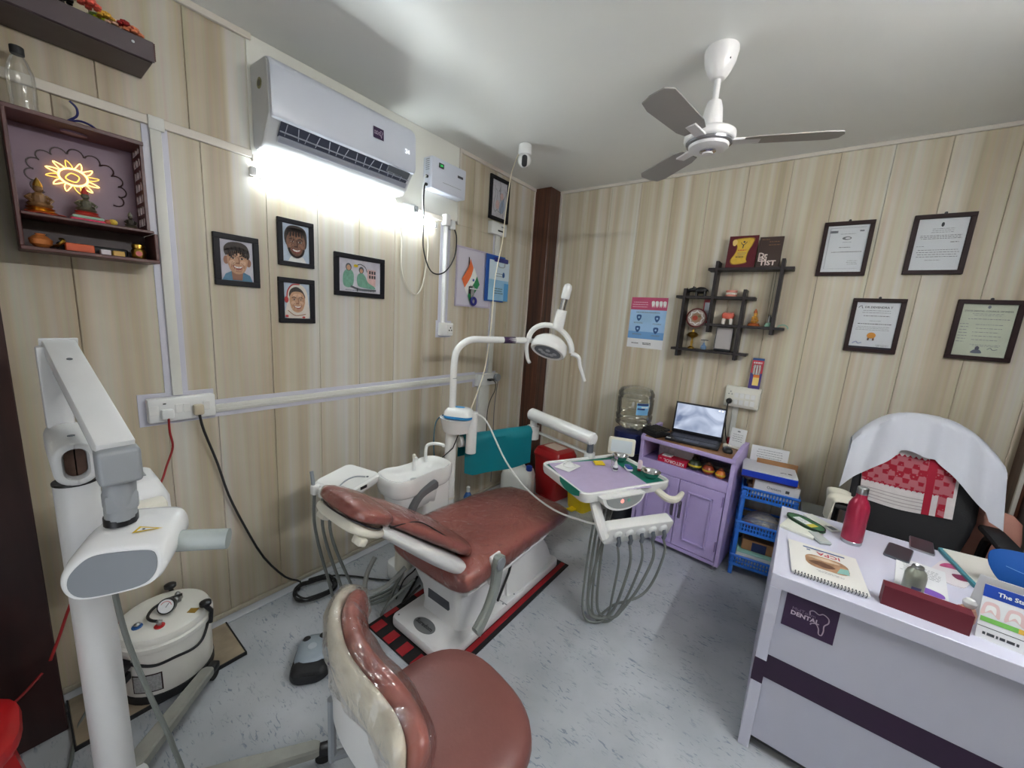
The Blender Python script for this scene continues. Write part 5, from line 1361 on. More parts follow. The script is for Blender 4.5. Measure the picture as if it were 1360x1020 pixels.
# horizontal arm on the column head, open oval end to the front
Mx = frame_of((0.44, qy + 0.0, 1.155), (0, 1, 0), (0, 0, 1))      # local z = +X
oval = rrect(0.080, 0.115, 0.039, 6)
R = [[Mx @ Vector((x, y, z)) for x, y in o] for o, z in ((oval, 0.0), (oval, 0.255), (offset_poly(oval, 0.006), 0.262), (offset_poly(oval, 0.016), 0.262), (offset_poly(oval, 0.020), 0.235))]
MB().rings(R).build('head_arm', XW, xr, smooth=50)
MB(Mx).prism(offset_poly(oval, 0.021), 0.236, 0.240).build('arm_opening', mat('xray_inside', (84, 60, 50), 0.5, var=0.3, vscale=40), xr)
MB(Mx).cyl((0, 0.064, 0.215), (0, 0.066, 0.215), 0.007, n=10).build('screw_hole', GREYD, xr)
# link from the rear up to the scissor arm
MB().box((0.43, qy - 0.032, 1.20), (0.475, qy + 0.022, 1.43), 0.006, 2).build('rear_link', XW, xr)
# scissor arm
S0, S1 = Vector((0.455, -3.064, 1.418)), Vector((0.915, -3.031, 1.245))
sdv = (S1 - S0).normalized(); sside = sdv.cross(Vector((0, 0, 1))).normalized(); sup = sside.cross(sdv)
def bar(a, b, w, h0, h1, r, name, m):
    L = (b - a).length
    Mm = Matrix(((sdv.x, sside.x, sup.x, a.x), (sdv.y, sside.y, sup.y, a.y), (sdv.z, sside.z, sup.z, a.z), (0, 0, 0, 1)))
    return MB(Mm).box((0, -w / 2, h0), (L, w / 2, h1), r, 2).build(name, m, xr)
bar(S0 - sdv * 0.02, S1 + sdv * 0.012, 0.064, -0.012, 0.024, 0.004, 'scissor_arm', XW)
bar(S0 + sdv * 0.02, S1 - sdv * 0.02, 0.046, -0.052, -0.012, 0.004, 'arm_underside', XG)
bar(S0 - sdv * 0.024, S0 - sdv * 0.018, 0.074, -0.022, 0.028, 0.002, 'arm_end_plate', XW)
for k in range(3):
    c = S0 + sdv * (0.13 + 0.03 * k) - sside * -0.0
    MB().cyl(c - sside * 0.0255 - sup * 0.035, c - sside * 0.0275 - sup * 0.035, 0.006, n=8).build('arm_screw', GREYD, xr)
c = S0 + sdv * 0.10 + sup * 0.024
MB().cyl(c, c + sup * 0.001, 0.006, n=10).build('screw_hole', GREYD, xr)
# grey yoke block
Mk = Matrix.Translation((0.925, -3.029, 1.205))
MB(Mk).box((-0.028, -0.036, -0.036), (0.032, 0.036, 0.046), 0.010, 3).build('yoke_block', XG, xr)
MB().cyl((0.905, -3.028, 1.175), (0.882, -3.030, 1.055), 0.029, 0.029, 16).build('yoke_neck', XG, xr)
MB().cbox((0.893, -3.029, 1.112), (0.052, 0.058, 0.045), 0.008).build('yoke_collar', XG, xr)
MB().cyl((0.882, -3.030, 1.070), (0.882, -3.030, 1.050), 0.031, n=16).build('neck_seal', BLACK, xr)
# tube head
HC = Vector((0.895, -3.012, 0.996))
MHd = Matrix.Translation(HC) @ Matrix.Rotation(math.radians(-36), 4, 'Z') @ Matrix.Diagonal((0.72, 1.0, 0.88, 1)) @ Matrix.Translation(-HC)
def headring(x, s, dz=0.0):
    o = [(-0.066, -0.058), (0.01, -0.052), (0.072, -0.034), (0.096, 0.004), (0.094, 0.050), (0.074, 0.068), (0.0, 0.070), (-0.052, 0.064), (-0.082, 0.040), (-0.102, 0.004), (-0.098, -0.034)]
    P = smooth_curve([(0, a * s, b * s + dz) for a, b in o], 4, True)
    return [Vector((x, HC.y + p.y, HC.z + p.z)) for p in P]
R = [headring(0.800, 0.60, 0.01), headring(0.812, 0.80, 0.008), headring(0.84, 0.95, 0.004), headring(0.89, 1.0), headring(0.965, 1.0, -0.012), headring(0.988, 0.97, -0.020), headring(0.997, 0.91, -0.022), headring(0.998, 0.85, -0.023)]
R = [[p + Vector((0.25 * (HC.z - p.z) * max(0, p.x - 0.84) / 0.14, 0, -0.12 * max(0, p.x - 0.86))) for p in r] for r in R]
th = MB(MHd).rings(R).build('tube_head', mat('xray_head_white', (226, 227, 228), 0.25, coat=0.3), xr, smooth=50)
cen = sum(R[-1], Vector()) / len(R[-1])
pl = [cen + (p - cen) * 0.94 + Vector((0.0006, 0, 0)) for p in R[-1]]
MB(MHd).rings([pl, [p + Vector((0.003, 0, 0)) for p in pl]]).build('face_plate', XP, th, smooth=0)
MB(MHd).cyl((0.905, HC.y + 0.070, 0.992), (0.905, HC.y + 0.196, 0.984), 0.031, 0.030, 24, cap=True).build('cone', mat('xray_cone', (168, 176, 174), 0.22, coat=0.3), xr)
Mtri = MHd @ frame_of((0.945, HC.y + 0.045, HC.z + 0.0535), (0, 1, 0.0), (-0.97, 0, 0.24))
f = Flat(Mtri, 0.0008)
f.poly([(-0.026, -0.012), (-0.020, 0.016), (0.030, 0.002)], mat('warn_yellow', (214, 178, 40), 0.45)); f.poly([(-0.019, -0.006), (-0.015, 0.009), (0.017, 0.002)], PAPER); f.oval(-0.007, 0.001, 0.003, 0.003, INKD)
f.build('warning_sticker', th)
# control box behind the column
cb = MB(); R = []
for z, w, d in ((0.78, 0.18, 0.13), (0.79, 0.19, 0.14), (0.97, 0.185, 0.135), (1.025, 0.14, 0.095), (1.032, 0.12, 0.08)):
    R.append([Vector((x, y, z)) for x, y in rrect(w, d, 0.02, 4, 0.52, -2.955)])
cb.rings(R).build('control_box', XW, xr, smooth=40)
MB().box((0.49, -2.985, 1.0322), (0.55, -2.93, 1.034), 0.001, 1).build('control_label', GREY, xr)
MB().box((0.57, -3.04, 0.80), (0.62, -2.99, 0.86), 0.004, 1).build('box_bracket', XW, xr)
MB().cbox((0.64, -2.95, 0.965), (0.06, 0.09, 0.04), 0.012).build('side_knob', CREAM, xr)
MB().tube(smooth_curve([(0.86, -3.045, 0.92), (0.76, -3.045, 0.80), (0.73, -3.03, 0.62), (0.73, -3.0, 0.42), (0.76, -2.965, 0.22), (0.80, -2.95, 0.05), (0.80, -3.02, 0.01), (0.74, -3.12, 0.01)]), 0.0065, 8).build('head_cable', HOSE, xr)
o = MB().tube(smooth_curve([(0.25, -3.17, 0.34), (0.235, -3.145, 0.40), (0.22, -3.10, 0.52), (0.24, -3.05, 0.60), (0.30, -3.02, 0.66), (0.36, -2.99, 0.75)]), 0.0045, 6).build('red_cable', MATS['red_cord_sleeve']); tag(o, 'thin red cord passing behind the x-ray column from the dark post', 'cord')
o = MB().tube(smooth_curve([(0.24, -3.19, 0.30), (0.27, -3.25, 0.262), (0.30, -3.32, 0.255), (0.34, -3.42, 0.26)]), 0.0045, 6).build('red_cable', MATS['red_cord_sleeve']); tag(o, 'thin red cord hanging across the face of the dark post', 'cord')
o = MB().tube(smooth_curve([(0.12, -3.06, 0.30), (0.10, -3.05, 0.14), (0.14, -3.08, 0.035), (0.22, -3.13, 0.012), (0.30, -3.15, 0.010), (0.42, -3.18, 0.010), (0.55, -3.28, 0.010)]), 0.006, 6).build('grey_cable', HOSE); tag(o, 'grey cable trailing over the floor by the marble slab', 'cable')

# ---------------------------------------------------------------- marble slab and autoclave
slab = thing('marble_slab', 'worn brown marble slab with dark edges under the steriliser drum', 'slab', (0.16, -2.9, 0))
MB().box((0.064, -3.145, 0.0), (0.318, -2.632, 0.016), 0.002, 1).build('stone', mat('marble_brown', (150, 136, 116), 0.3, var=0.3, vscale=9), slab, smooth=0)
MB().box((0.318, -3.147, 0.0), (0.323, -2.630, 0.017)).build('edge_band', BLACKM, slab, smooth=0)
MB().box((0.064, -2.632, 0.0), (0.323, -2.627, 0.017)).build('edge_band', BLACKM, slab, smooth=0)
MB().box((0.064, -3.150, 0.0), (0.323, -3.145, 0.017)).build('edge_band', BLACKM, slab, smooth=0)
ac = thing('autoclave', 'white drum steriliser with pressure gauge and black clamps on its lid', 'steriliser', (0.195, -2.868, 0.016))
ax_, ay_, az_ = 0.195, -2.868, 0.016
AW = mat('enamel_white', (222, 221, 214), 0.28, var=0.03, vscale=10)
MB().lathe([(0.146, 0.0), (0.150, 0.004), (0.150, 0.035), (0.147, 0.037)], c=(ax_, ay_, az_), n=40).build('base_band', BLACKM, ac)
MB().lathe([(0.146, 0.035), (0.148, 0.04), (0.148, 0.225), (0.142, 0.23)], c=(ax_, ay_, az_), n=40).build('drum', AW, ac)
MB().lathe([(0.142, 0.226), (0.156, 0.229), (0.158, 0.236), (0.158, 0.250), (0.152, 0.256)], c=(ax_, ay_, az_), n=40).build('rim', AW, ac)
MB().lathe([(0.150, 0.252), (0.150, 0.270), (0.144, 0.282), (0.128, 0.289), (0.060, 0.294), (0.01, 0.295)], c=(ax_, ay_, az_), n=40).build('lid', AW, ac)
lz = az_ + 0.295
for a in (0.9, 2.8, 4.4):
    c = Vector((ax_ + 0.152 * math.cos(a), ay_ + 0.152 * math.sin(a), az_ + 0.25))
    d = Vector((math.cos(a), math.sin(a), 0))
    MB().tube([c + d * 0.008 + Vector((0, 0, -0.035)), c + d * 0.014 + Vector((0, 0, 0.02)), c + Vector((0, 0, 0.055)) - d * 0.012], 0.009, 8).build('clamp', BLACK, ac)
    MB().lathe([(0.012, 0), (0.021, 0.006), (0.021, 0.018), (0.012, 0.024)], c=tuple(c + Vector((0, 0, 0.045)) - d * 0.005), n=14).build('clamp_knob', BLACK, ac)
g0 = Vector((ax_ + 0.012, ay_ + 0.008, lz))
mb = MB(); mb.tube(smooth_curve([g0 + Vector((0.07, -0.03, 0.012)), g0 + Vector((0.05, -0.055, 0.018)), g0 + Vector((0.01, -0.06, 0.016)), g0 + Vector((-0.03, -0.035, 0.016)), g0 + Vector((-0.05, 0.015, 0.016)), g0 + Vector((-0.045, 0.06, 0.016))]), 0.0055, 8); mb.build('pressure_pipe', BLACK, ac)
dg = Vector((0.75, -0.45, 0.48)).normalized()
Mg = frame_of(g0 + Vector((0.01, 0.0, 0.028)), Vector((0, 0, 1)).cross(dg), dg.cross(Vector((0, 0, 1)).cross(dg)))
g = MB(Mg).lathe([(0.028, -0.012), (0.030, -0.008), (0.030, 0.012), (0.026, 0.013)], n=24).build('gauge', BLACK, ac)
MB(Mg).lathe([(0.0255, 0.0125), (0.0255, 0.0135)], n=24).build('gauge_face', PAPER, g)
f = Flat(Mg @ Matrix.Translation((0, 0, 0.0136))); f.stroke([(0, -0.004), (0.010, 0.012)], 0.002, INKD); f.stroke([(0.018 * math.cos(a), 0.018 * math.sin(a)) for a in [0.2 + k * 0.5 for k in range(6)]], 0.002, REDP); f.build('gauge_print', g)
for (dx, dy, m, h) in ((0.085, -0.030, RED, 0.03), (-0.045, 0.055, STEEL, 0.035), (0.03, -0.085, mat('blue_valve', (40, 90, 150), 0.4), 0.02), (-0.025, 0.045, STEEL, 0.025)):
    c = (ax_ + dx, ay_ + dy, lz - 0.006)
    v = MB().lathe([(0.017, 0), (0.017, 0.006), (0.009, 0.008)], c=c, n=14).build('valve_seat', m, ac)
    MB().lathe([(0.0065, 0.006), (0.0065, h * 0.6), (0.010, h * 0.62), (0.010, h * 0.8), (0.004, h)], c=c, n=10).build('valve', STEEL, v)
Mp = frame_of((ax_ + 0.045, ay_ + 0.075, lz - 0.0035), (-0.38, 0.92, 0), (-0.92, -0.38, 0)) @ Matrix.Rotation(1.2, 4, 'Z')
MB(Matrix.Translation((ax_ + 0.060, ay_ + 0.058, lz - 0.005)) @ Matrix.Rotation(math.radians(42), 4, 'Z')).box((-0.042, -0.013, 0), (0.042, 0.013, 0.0015)).build('lid_label', mat('gold_label', (160, 126, 40), 0.4), ac, smooth=0)
# rating plate curved on the drum
def plate(a0, a1, z0, z1, r, m, name, par):
    return MB().grid(lambda u, v: (ax_ + r * math.cos(a0 + (a1 - a0) * u), ay_ + r * math.sin(a0 + (a1 - a0) * u), z0 + (z1 - z0) * v), 8, 1).build(name, m, par, fix=False)
plate(-0.95, -0.30, az_ + 0.055, az_ + 0.135, 0.1490, FRAMEBRN, 'rating_plate', ac)
plate(-0.92, -0.33, az_ + 0.060, az_ + 0.130, 0.1496, mat('plate_text', (150, 150, 150), 0.4, var=0.25, vscale=140), 'rating_print', ac)
hp = [(ax_ + 0.152 * math.cos(a), ay_ + 0.152 * math.sin(a), az_ + z) for a, z in ((-1.05, 0.195), (-0.75, 0.185), (-0.4, 0.172), (0.0, 0.175), (0.35, 0.165), (0.6, 0.17), (0.8, 0.20), (0.95, 0.235))]
MB().tube(smooth_curve(hp), 0.0055, 8).build('mains_cord', BLACK, ac)
for (zz, s) in ((0.195, 1.0), (0.145, 0.8)):
    a = -1.08
    c = Vector((ax_ + 0.15 * math.cos(a), ay_ + 0.15 * math.sin(a), az_ + zz)); d = Vector((math.cos(a), math.sin(a), 0)); s2 = Vector((-d.y, d.x, 0))
    MB().rings([[c + s2 * (0.026 * s * p) + Vector((0, 0, 0.014 * q)) for p, q in ((-1, -1), (1, -1), (1, 1), (-1, 1))], [c + d * 0.05 * s + s2 * (0.034 * s * p) + Vector((0, 0, 0.014 * q - 0.008)) for p, q in ((-1, -1), (1, -1), (1, 1), (-1, 1))]]).build('side_handle', BLACK, ac, smooth=0)

# ---------------------------------------------------------------- foot pedal
t = thing('foot_pedal', 'grey and black rounded foot pedal on the floor behind the stool', 'foot pedal', (0.60, -2.46, 0))
Mfp = Matrix.Translation((0.585, -2.455, 0.0)) @ Matrix.Rotation(math.radians(-38), 4, 'Z')
def ov(w, d, z, sh=0.0): return [Mfp @ Vector((x + sh, y, z)) for x, y in rrect(w, d, min(w, d) * 0.38, 6)]
MB().rings([ov(0.21, 0.155, 0.002), ov(0.225, 0.165, 0.008), ov(0.22, 0.16, 0.028), ov(0.21, 0.15, 0.040)]).build('base', BLACK, t, smooth=50)
MB().rings([ov(0.17, 0.15, 0.038, -0.022), ov(0.165, 0.14, 0.055, -0.022), ov(0.13, 0.11, 0.072, -0.018), ov(0.06, 0.05, 0.078, -0.015)]).build('cover', mat('pedal_grey', (150, 162, 172), 0.35), t, smooth=50)
MB().rings([ov(0.070, 0.145, 0.036, 0.068), ov(0.066, 0.135, 0.052, 0.066), ov(0.04, 0.10, 0.060, 0.062)]).build('press_plate', BLACKM, t, smooth=50)
for (a, b, r) in ((-0.070, 0.032, 0.026), (-0.062, -0.038, 0.020)):
    MB(Mfp).lathe([(r, 0.050), (r, 0.068), (r * 0.7, 0.076)], c=(a, b, 0), n=16).build('button', BLACK, t)
MB(Mfp).lathe([(0.018, 0.0775), (0.018, 0.0795)], c=(-0.012, -0.005, 0), n=16).build('emblem', mat('pedal_emblem', (176, 186, 192), 0.3), t)

# ---------------------------------------------------------------- operator stool
sx, sy = 1.490, -2.505
st = thing('operator_stool', 'brown swivel stool with a plastic wrapped curved backrest', 'stool', (sx, sy, 0))
fdir = Vector((0.16, 0.987, 0)); ldir = Vector((-0.987, 0.16, 0))
def sq(w, d, z, e=2.6, c=(0, 0)):
    out = []
    for k in range(40):
        a = 2 * PI * k / 40
        x = w * math.copysign(abs(math.cos(a)) ** (2 / e), math.cos(a)); y = d * math.copysign(abs(math.sin(a)) ** (2 / e), math.sin(a))
        out.append(Vector((sx, sy, z)) + fdir * (x + c[0]) + ldir * (y + c[1]))
    return out
MB().rings([sq(0.15, 0.15, 0.395), sq(0.188, 0.205, 0.40), sq(0.202, 0.224, 0.42), sq(0.206, 0.229, 0.445), sq(0.202, 0.224, 0.472), sq(0.186, 0.206, 0.490), sq(0.135, 0.15, 0.499), sq(0.05, 0.05, 0.500)]).build('seat', LEATHER2, st, smooth=60)
MB().rings([sq(0.13, 0.13, 0.375), sq(0.17, 0.17, 0.38), sq(0.17, 0.17, 0.397)]).build('seat_plate', BLACKM, st, smooth=50)
MB().cyl((sx, sy, 0.06), (sx, sy, 0.38), 0.026, n=16).build('gas_column', CHROME, st)
for k in range(5):
    a = 2 * PI * k / 5 + 0.5; d = Vector((math.cos(a), math.sin(a), 0)); c = Vector((sx, sy, 0))
    leg = MB().tube([c + Vector((0, 0, 0.105)), c + d * 0.12 + Vector((0, 0, 0.095)), c + d * 0.25 + Vector((0, 0, 0.068))], lambda q: 0.024 - 0.007 * q, 8, flat=0.7).build('leg', CHROME, st)
    e = c + d * 0.25; s = Vector((-d.y, d.x, 0))
    MB().cyl(e - s * 0.018 + Vector((0, 0, 0.026)), e + s * 0.018 + Vector((0, 0, 0.026)), 0.026, n=14).build('caster', BLACK, leg)
# backrest: kidney shaped lumbar pad bent round the seat, shell outside, cushion inside
bp_ = smooth_curve([(1.100, -2.545, 0), (1.118, -2.590, 0), (1.165, -2.640, 0), (1.235, -2.678, 0), (1.321, -2.706, 0), (1.405, -2.715, 0), (1.480, -2.716, 0), (1.545, -2.722, 0), (1.592, -2.738, 0), (1.618, -2.760, 0)], 3)
def pad(n0, n1, z0, z1, e0=0.45, m=24, grow=0.0):
    """sweep a rounded (inward, z) section n0..n1 x z0..z1 along the bent path"""
    R = []
    L = len(bp_)
    for i, p in enumerate(bp_):
        d = (bp_[min(i + 1, L - 1)] - bp_[max(i - 1, 0)]).normalized()
        nn = Vector((-d.y, d.x, 0))
        q = min(i, L - 1 - i)
        k = (e0, 0.72, 0.90, 0.97)[q] if q < 4 else 1.0
        nc, hn, zc, hz = (n0 + n1) / 2, (n1 - n0) / 2 * k, (z0 + z1) / 2, (z1 - z0) / 2 * (0.35 + 0.65 * k)
        zt = 0.02 * math.sin(PI * i / (L - 1)) - 0.012
        R.append([p + nn * (nc + hn * math.copysign(abs(math.cos(a)) ** 0.7, math.cos(a))) + Vector((0, 0, zc + zt + hz * math.copysign(abs(math.sin(a)) ** 0.7, math.sin(a)))) for a in [2 * PI * j / m for j in range(m)]])
    a = (R[0][0] * 0 + sum(R[0], Vector()) / m) - sum(R[1], Vector()) / m
    return R
MB().rings(pad(-0.002, 0.056, 0.540, 0.742)).build('backrest_cushion', LEATHER, st, smooth=60)
MB().rings(pad(-0.034, 0.004, 0.630, 0.738)).build('backrest_shell', CREAM, st, smooth=60)
wr = pad(-0.046, 0.068, 0.615, 0.757)
wr = [[p + Vector((mnoise.noise(p * 16), mnoise.noise(p * 16 + Vector((5, 0, 0))), mnoise.noise(p * 16 + Vector((0, 9, 0))))) * 0.014 for p in r] for r in wr]
MB().rings(extend(wr, 0.014)).build('plastic_cover', WRAP, st, smooth=60)
# white cover plate below the shell, curved with it
R = []
for i in range(7, 23):
    p = bp_[i]; d = (bp_[min(i + 1, len(bp_) - 1)] - bp_[i - 1]).normalized(); nn = Vector((-d.y, d.x, 0)); q = (i - 7) / 15
    zl = 0.535 - 0.045 * math.sin(PI * min(1, q * 0.55 + 0.3)) + 0.02 * (1 - q)
    R.append([p + nn * a + Vector((0, 0, z)) for a, z in ((-0.030, zl), (-0.012, zl), (-0.012, 0.66), (-0.030, 0.66))])
MB().rings(R).build('cover_plate', WHITE2, st, smooth=40)
c = bp_[19] + Vector((0.0, -0.030, 0.545))
MB().cyl(c, c + Vector((0, -0.003, 0)), 0.006, n=10).build('plate_screw', GREYD, st)
Flat(frame_of((1.236, -2.712, 0.60), (0.92, -0.38, 0), (0, 0, 1))).rect(-0.018, -0.035, 0.012, 0.035, mat('plate_sticker', (128, 120, 150), 0.5)).build('sticker', st)
MB().tube(smooth_curve([(1.44, -2.722, 0.56), (1.45, -2.70, 0.44), (1.47, -2.62, 0.385), (1.49, -2.52, 0.385)]), 0.022, 8, flat=0.5).build('support_bar', STEEL, st)
MB().tube([(1.262, -2.722, 0.36), (1.262, -2.722, 0.56)], 0.011, 8).build('grey_rod', GREY, st)
MB().tube(smooth_curve([(1.262, -2.722, 0.37), (1.30, -2.66, 0.365), (1.42, -2.55, 0.385)]), 0.012, 8).build('rod_foot', GREY, st)

# red plastic stool at the edge of the picture
rs = thing('red_stool', 'red plastic stool in front of the dark post', 'stool', (0.42, -3.40, 0))
def sqr(w, z, c=(0.52, -3.385)): return [Vector((c[0] + x, c[1] + y, z)) for x, y in rrect(2 * w, 2 * w, w * 0.75, 6)]
MB().rings([sqr(0.125, 0.345), sqr(0.145, 0.352), sqr(0.152, 0.375), sqr(0.148, 0.392), sqr(0.13, 0.400), sqr(0.05, 0.402)]).build('seat', RED, rs, smooth=50)
for sxn in (-1, 1):
    for syn in (-1, 1):
        c0 = Vector((0.52 + sxn * 0.085, -3.385 + syn * 0.085, 0.36)); c1 = Vector((0.52 + sxn * 0.13, -3.385 + syn * 0.13, 0.0))
        MB().rings([[c0 + Vector((0.022 * a, 0.022 * b, 0)) for a, b in ((-1, -1), (1, -1), (1, 1), (-1, 1))], [c1 + Vector((0.018 * a, 0.018 * b, 0)) for a, b in ((-1, -1), (1, -1), (1, 1), (-1, 1))]]).build('leg', RED, rs, smooth=0)

# ---------------------------------------------------------------- ceiling fan
fx, fy = 1.662, -1.282
fan = thing('ceiling_fan', 'white three-bladed ceiling fan hanging from the ceiling', 'fan', (fx, fy, 2.36))
FWM = mat('fan_white', (224, 222, 222), 0.28, coat=0.2)
MB().lathe([(0.062, 0.0), (0.064, -0.012), (0.058, -0.05), (0.044, -0.085), (0.028, -0.108), (0.022, -0.112)], c=(fx, fy, H), n=28).build('canopy', FWM, fan)
MB().box((fx + 0.035, fy - 0.035, H - 0.062), (fx + 0.045, fy - 0.015, H - 0.04), 0.002, 1).build('canopy_clip', BLACK, fan)
MB().cyl((fx, fy, H - 0.10), (fx, fy, 2.52), 0.0125, n=14).build('down_rod', FWM, fan)
MB().lathe([(0.016, 0.12), (0.026, 0.115), (0.034, 0.09), (0.040, 0.045), (0.042, 0.0)], c=(fx, fy, 2.41), n=24).build('lower_cup', FWM, fan)
MB().lathe([(0.042, 0.050), (0.085, 0.046), (0.098, 0.036), (0.100, 0.018), (0.096, 0.008), (0.090, 0.004)], c=(fx, fy, 2.365), n=36).build('motor_housing', FWM, fan)
MB().lathe([(0.091, 0.006), (0.089, -0.004), (0.080, -0.008)], c=(fx, fy, 2.365), n=36).build('housing_ring', mat('fan_ring', (150, 150, 154), 0.25, metal=0.6), fan)
MB().lathe([(0.080, -0.004), (0.076, -0.018), (0.060, -0.024), (0.034, -0.026)], c=(fx, fy, 2.365), n=36).build('bottom_cover', FWM, fan)
MB().lathe([(0.032, -0.024), (0.032, -0.030), (0.024, -0.035)], c=(fx, fy, 2.365), n=24).build('cap_ring', CHROME, fan)
MB().lathe([(0.022, -0.033), (0.020, -0.040), (0.004, -0.042)], c=(fx, fy, 2.365), n=24).build('cap', FWM, fan)
BLADE = mat('fan_blade', (150, 146, 142), 0.4)
for k, a in enumerate((math.radians(20), math.radians(140), math.radians(260))):
    Mb_ = Matrix.Translation((fx, fy, 2.372)) @ Matrix.Rotation(a, 4, 'Z') @ Matrix.Rotation(math.radians(9), 4, 'X')
    o = [(0.13, -0.045), (0.18, -0.058), (0.40, -0.066), (0.455, -0.056), (0.47, -0.02), (0.47, 0.032), (0.44, 0.055), (0.18, 0.05), (0.13, 0.036)]
    bl = MB(Mb_).prism(o, -0.002, 0.002).build('blade', BLADE, fan, smooth=0)
    MB(Matrix.Translation((fx, fy, 2.372)) @ Matrix.Rotation(a, 4, 'Z')).box((0.085, -0.022, -0.005), (0.19, 0.022, 0.004), 0.002, 1).build('blade_iron', FWM, bl)

# ---------------------------------------------------------------- bins and cans behind the chair foot
def pedal_bin(name, label, cx, cy, w, d, h, m, lidm, rot, lab):
    t = thing(name, label, 'bin', (cx, cy, 0), rot)
    MB().rings([[Vector((x, y, z)) for x, y in rrect(w * s, d * s, 0.03, 4)] for s, z in ((0.80, 0.0), (0.82, 0.01), (0.98, h * 0.8), (1.0, h * 0.82))]).build('body', m, t, world=False)
    MB().rings([[Vector((x, y, z)) for x, y in rrect(w * s, d * s, 0.04, 4)] for s, z in ((1.03, h * 0.80), (1.06, h * 0.83), (1.05, h * 0.88), (0.92, h * 0.97), (0.7, h))]).build('lid', lidm, t, world=False)
    MB().box((-0.03, -d / 2 - 0.045, 0.008), (0.03, -d / 2 * 0.8, 0.024), 0.004, 1).build('pedal', lidm, t, world=False)
    if lab: MB(Matrix.Rotation(-0.0, 4, 'X')).box((-w * 0.28, -d * 0.26, h - 0.003), (w * 0.28, d * 0.26, h + 0.002), 0.001, 1).build('lid_label', mat('bin_label', (206, 186, 172), 0.5), t, world=False)
    return t
pedal_bin('waste_bin', 'red pedal waste bin with a label on its lid behind the tray', 0.475, -0.225, 0.30, 0.26, 0.46, RED, mat('red_lid', (160, 22, 28), 0.28, coat=0.3), math.radians(-12), True)
pedal_bin('waste_bin', 'low yellow pedal waste bin under the instrument tray', 0.79, -0.26, 0.22, 0.20, 0.30, YELLOW, YELLOW, math.radians(-15), False)
t = thing('jerry_can', 'white plastic jerry can with a blue cap behind the chair foot', 'can', (0.27, -0.52, 0))
CAN = mat('can_white', (222, 222, 216), 0.35)
Mj = Matrix.Translation((0.275, -0.50, 0.0)) @ Matrix.Rotation(math.radians(20), 4, 'Z')
def jr(w, d, z): return [Mj @ Vector((x, y, z)) for x, y in rrect(w, d, 0.045, 5)]
MB().rings([jr(0.25, 0.17, 0.0), jr(0.28, 0.20, 0.02), jr(0.28, 0.20, 0.22), jr(0.25, 0.17, 0.27), jr(0.12, 0.08, 0.295)]).build('body', CAN, t, smooth=50)
MB(Mj).lathe([(0.026, 0.28), (0.028, 0.285), (0.028, 0.318), (0.022, 0.322)], c=(0.10, -0.02, 0), n=16).build('cap', mat('cap_blue', (24, 60, 150), 0.35), t)
MB().tube(smooth_curve([Mj @ Vector(p) for p in ((-0.10, 0, 0.275), (-0.06, 0, 0.325), (0.02, 0, 0.33), (0.06, 0, 0.288))]), 0.012, 8).build('handle', CAN, t)
MB(Mj).lathe([(0.058, 0), (0.058, 0.002)], n=20, M=frame_of((-0.1405, 0.0, 0.15), (0, -1, 0), (0, 0, 1))).build('end_disc', mat('can_disc', (176, 190, 180), 0.4), t)
t = thing('spray_bottle', 'blue capped clear bottle standing on the floor between the chair and the wall', 'bottle', (0.16, -1.02, 0))
MB().lathe([(0.032, 0.0), (0.035, 0.005), (0.035, 0.15), (0.02, 0.18), (0.013, 0.19)], c=(0.16, -1.02, 0), n=18).build('body', mat('bottle_blue', (46, 92, 150), 0.3), t)
MB().lathe([(0.015, 0.19), (0.015, 0.23), (0.008, 0.235)], c=(0.16, -1.02, 0), n=14).build('cap', WHITE2, t)

# ---------------------------------------------------------------- water jar on its stand
wj = thing('water_dispenser', 'upturned clear water jar on a blue stand in the corner by the cabinet', 'water jar', (1.128, -0.185, 0))
wx, wy = 1.128, -0.185
DBL = mat('stand_navy', (26, 38, 92), 0.4)
MB().lathe([(0.12, 0.0), (0.12, 0.02), (0.105, 0.03), (0.105, 0.60)], c=(wx, wy, 0), n=28).build('stand', mat('stand_dark', (38, 40, 46), 0.5), wj)
MB().lathe([(0.105, 0.60), (0.12, 0.61), (0.135, 0.715), (0.135, 0.765), (0.11, 0.77)], c=(wx, wy, 0), n=28).build('stand_collar', DBL, wj)
MB().lathe([(0.03, 0.74), (0.035, 0.765), (0.10, 0.80), (0.136, 0.825), (0.138, 0.84), (0.128, 0.852), (0.138, 0.865), (0.140, 0.90), (0.129, 0.912), (0.138, 0.925), (0.138, 1.03), (0.130, 1.042), (0.138, 1.055), (0.137, 1.075), (0.120, 1.105), (0.08, 1.118), (0.02, 1.115)], c=(wx, wy, 0), n=36).build('jar', film('jar_plastic', (236, 236, 226), 0.08, 0.08, 0.1, 6, haze=0.12, edge=1.0), wj, smooth=50)
a0 = math.atan2(CAM_POS.y - wy, CAM_POS.x - wx)
Lb = mat('jar_label', (120, 180, 222), 0.45); Lb2 = mat('jar_label_dark', (30, 50, 110), 0.45)
def jl(u0, u1, z0, z1, r, m, nm):
    MB().grid(lambda u, v: (wx + r * math.cos(a0 + u0 + (u1 - u0) * u), wy + r * math.sin(a0 + u0 + (u1 - u0) * u), z0 + (z1 - z0) * v), 6, 1).build(nm, m, wj, fix=False)
jl(0.10, 0.78, 0.925, 1.015, 0.1395, Lb, 'label')
jl(0.12, 0.76, 0.998, 1.013, 0.1400, Lb2, 'label_print'); jl(0.14, 0.55, 0.965, 0.978, 0.1400, Lb2, 'label_print'); jl(0.35, 0.74, 0.980, 0.990, 0.1400, PAPER, 'label_print')

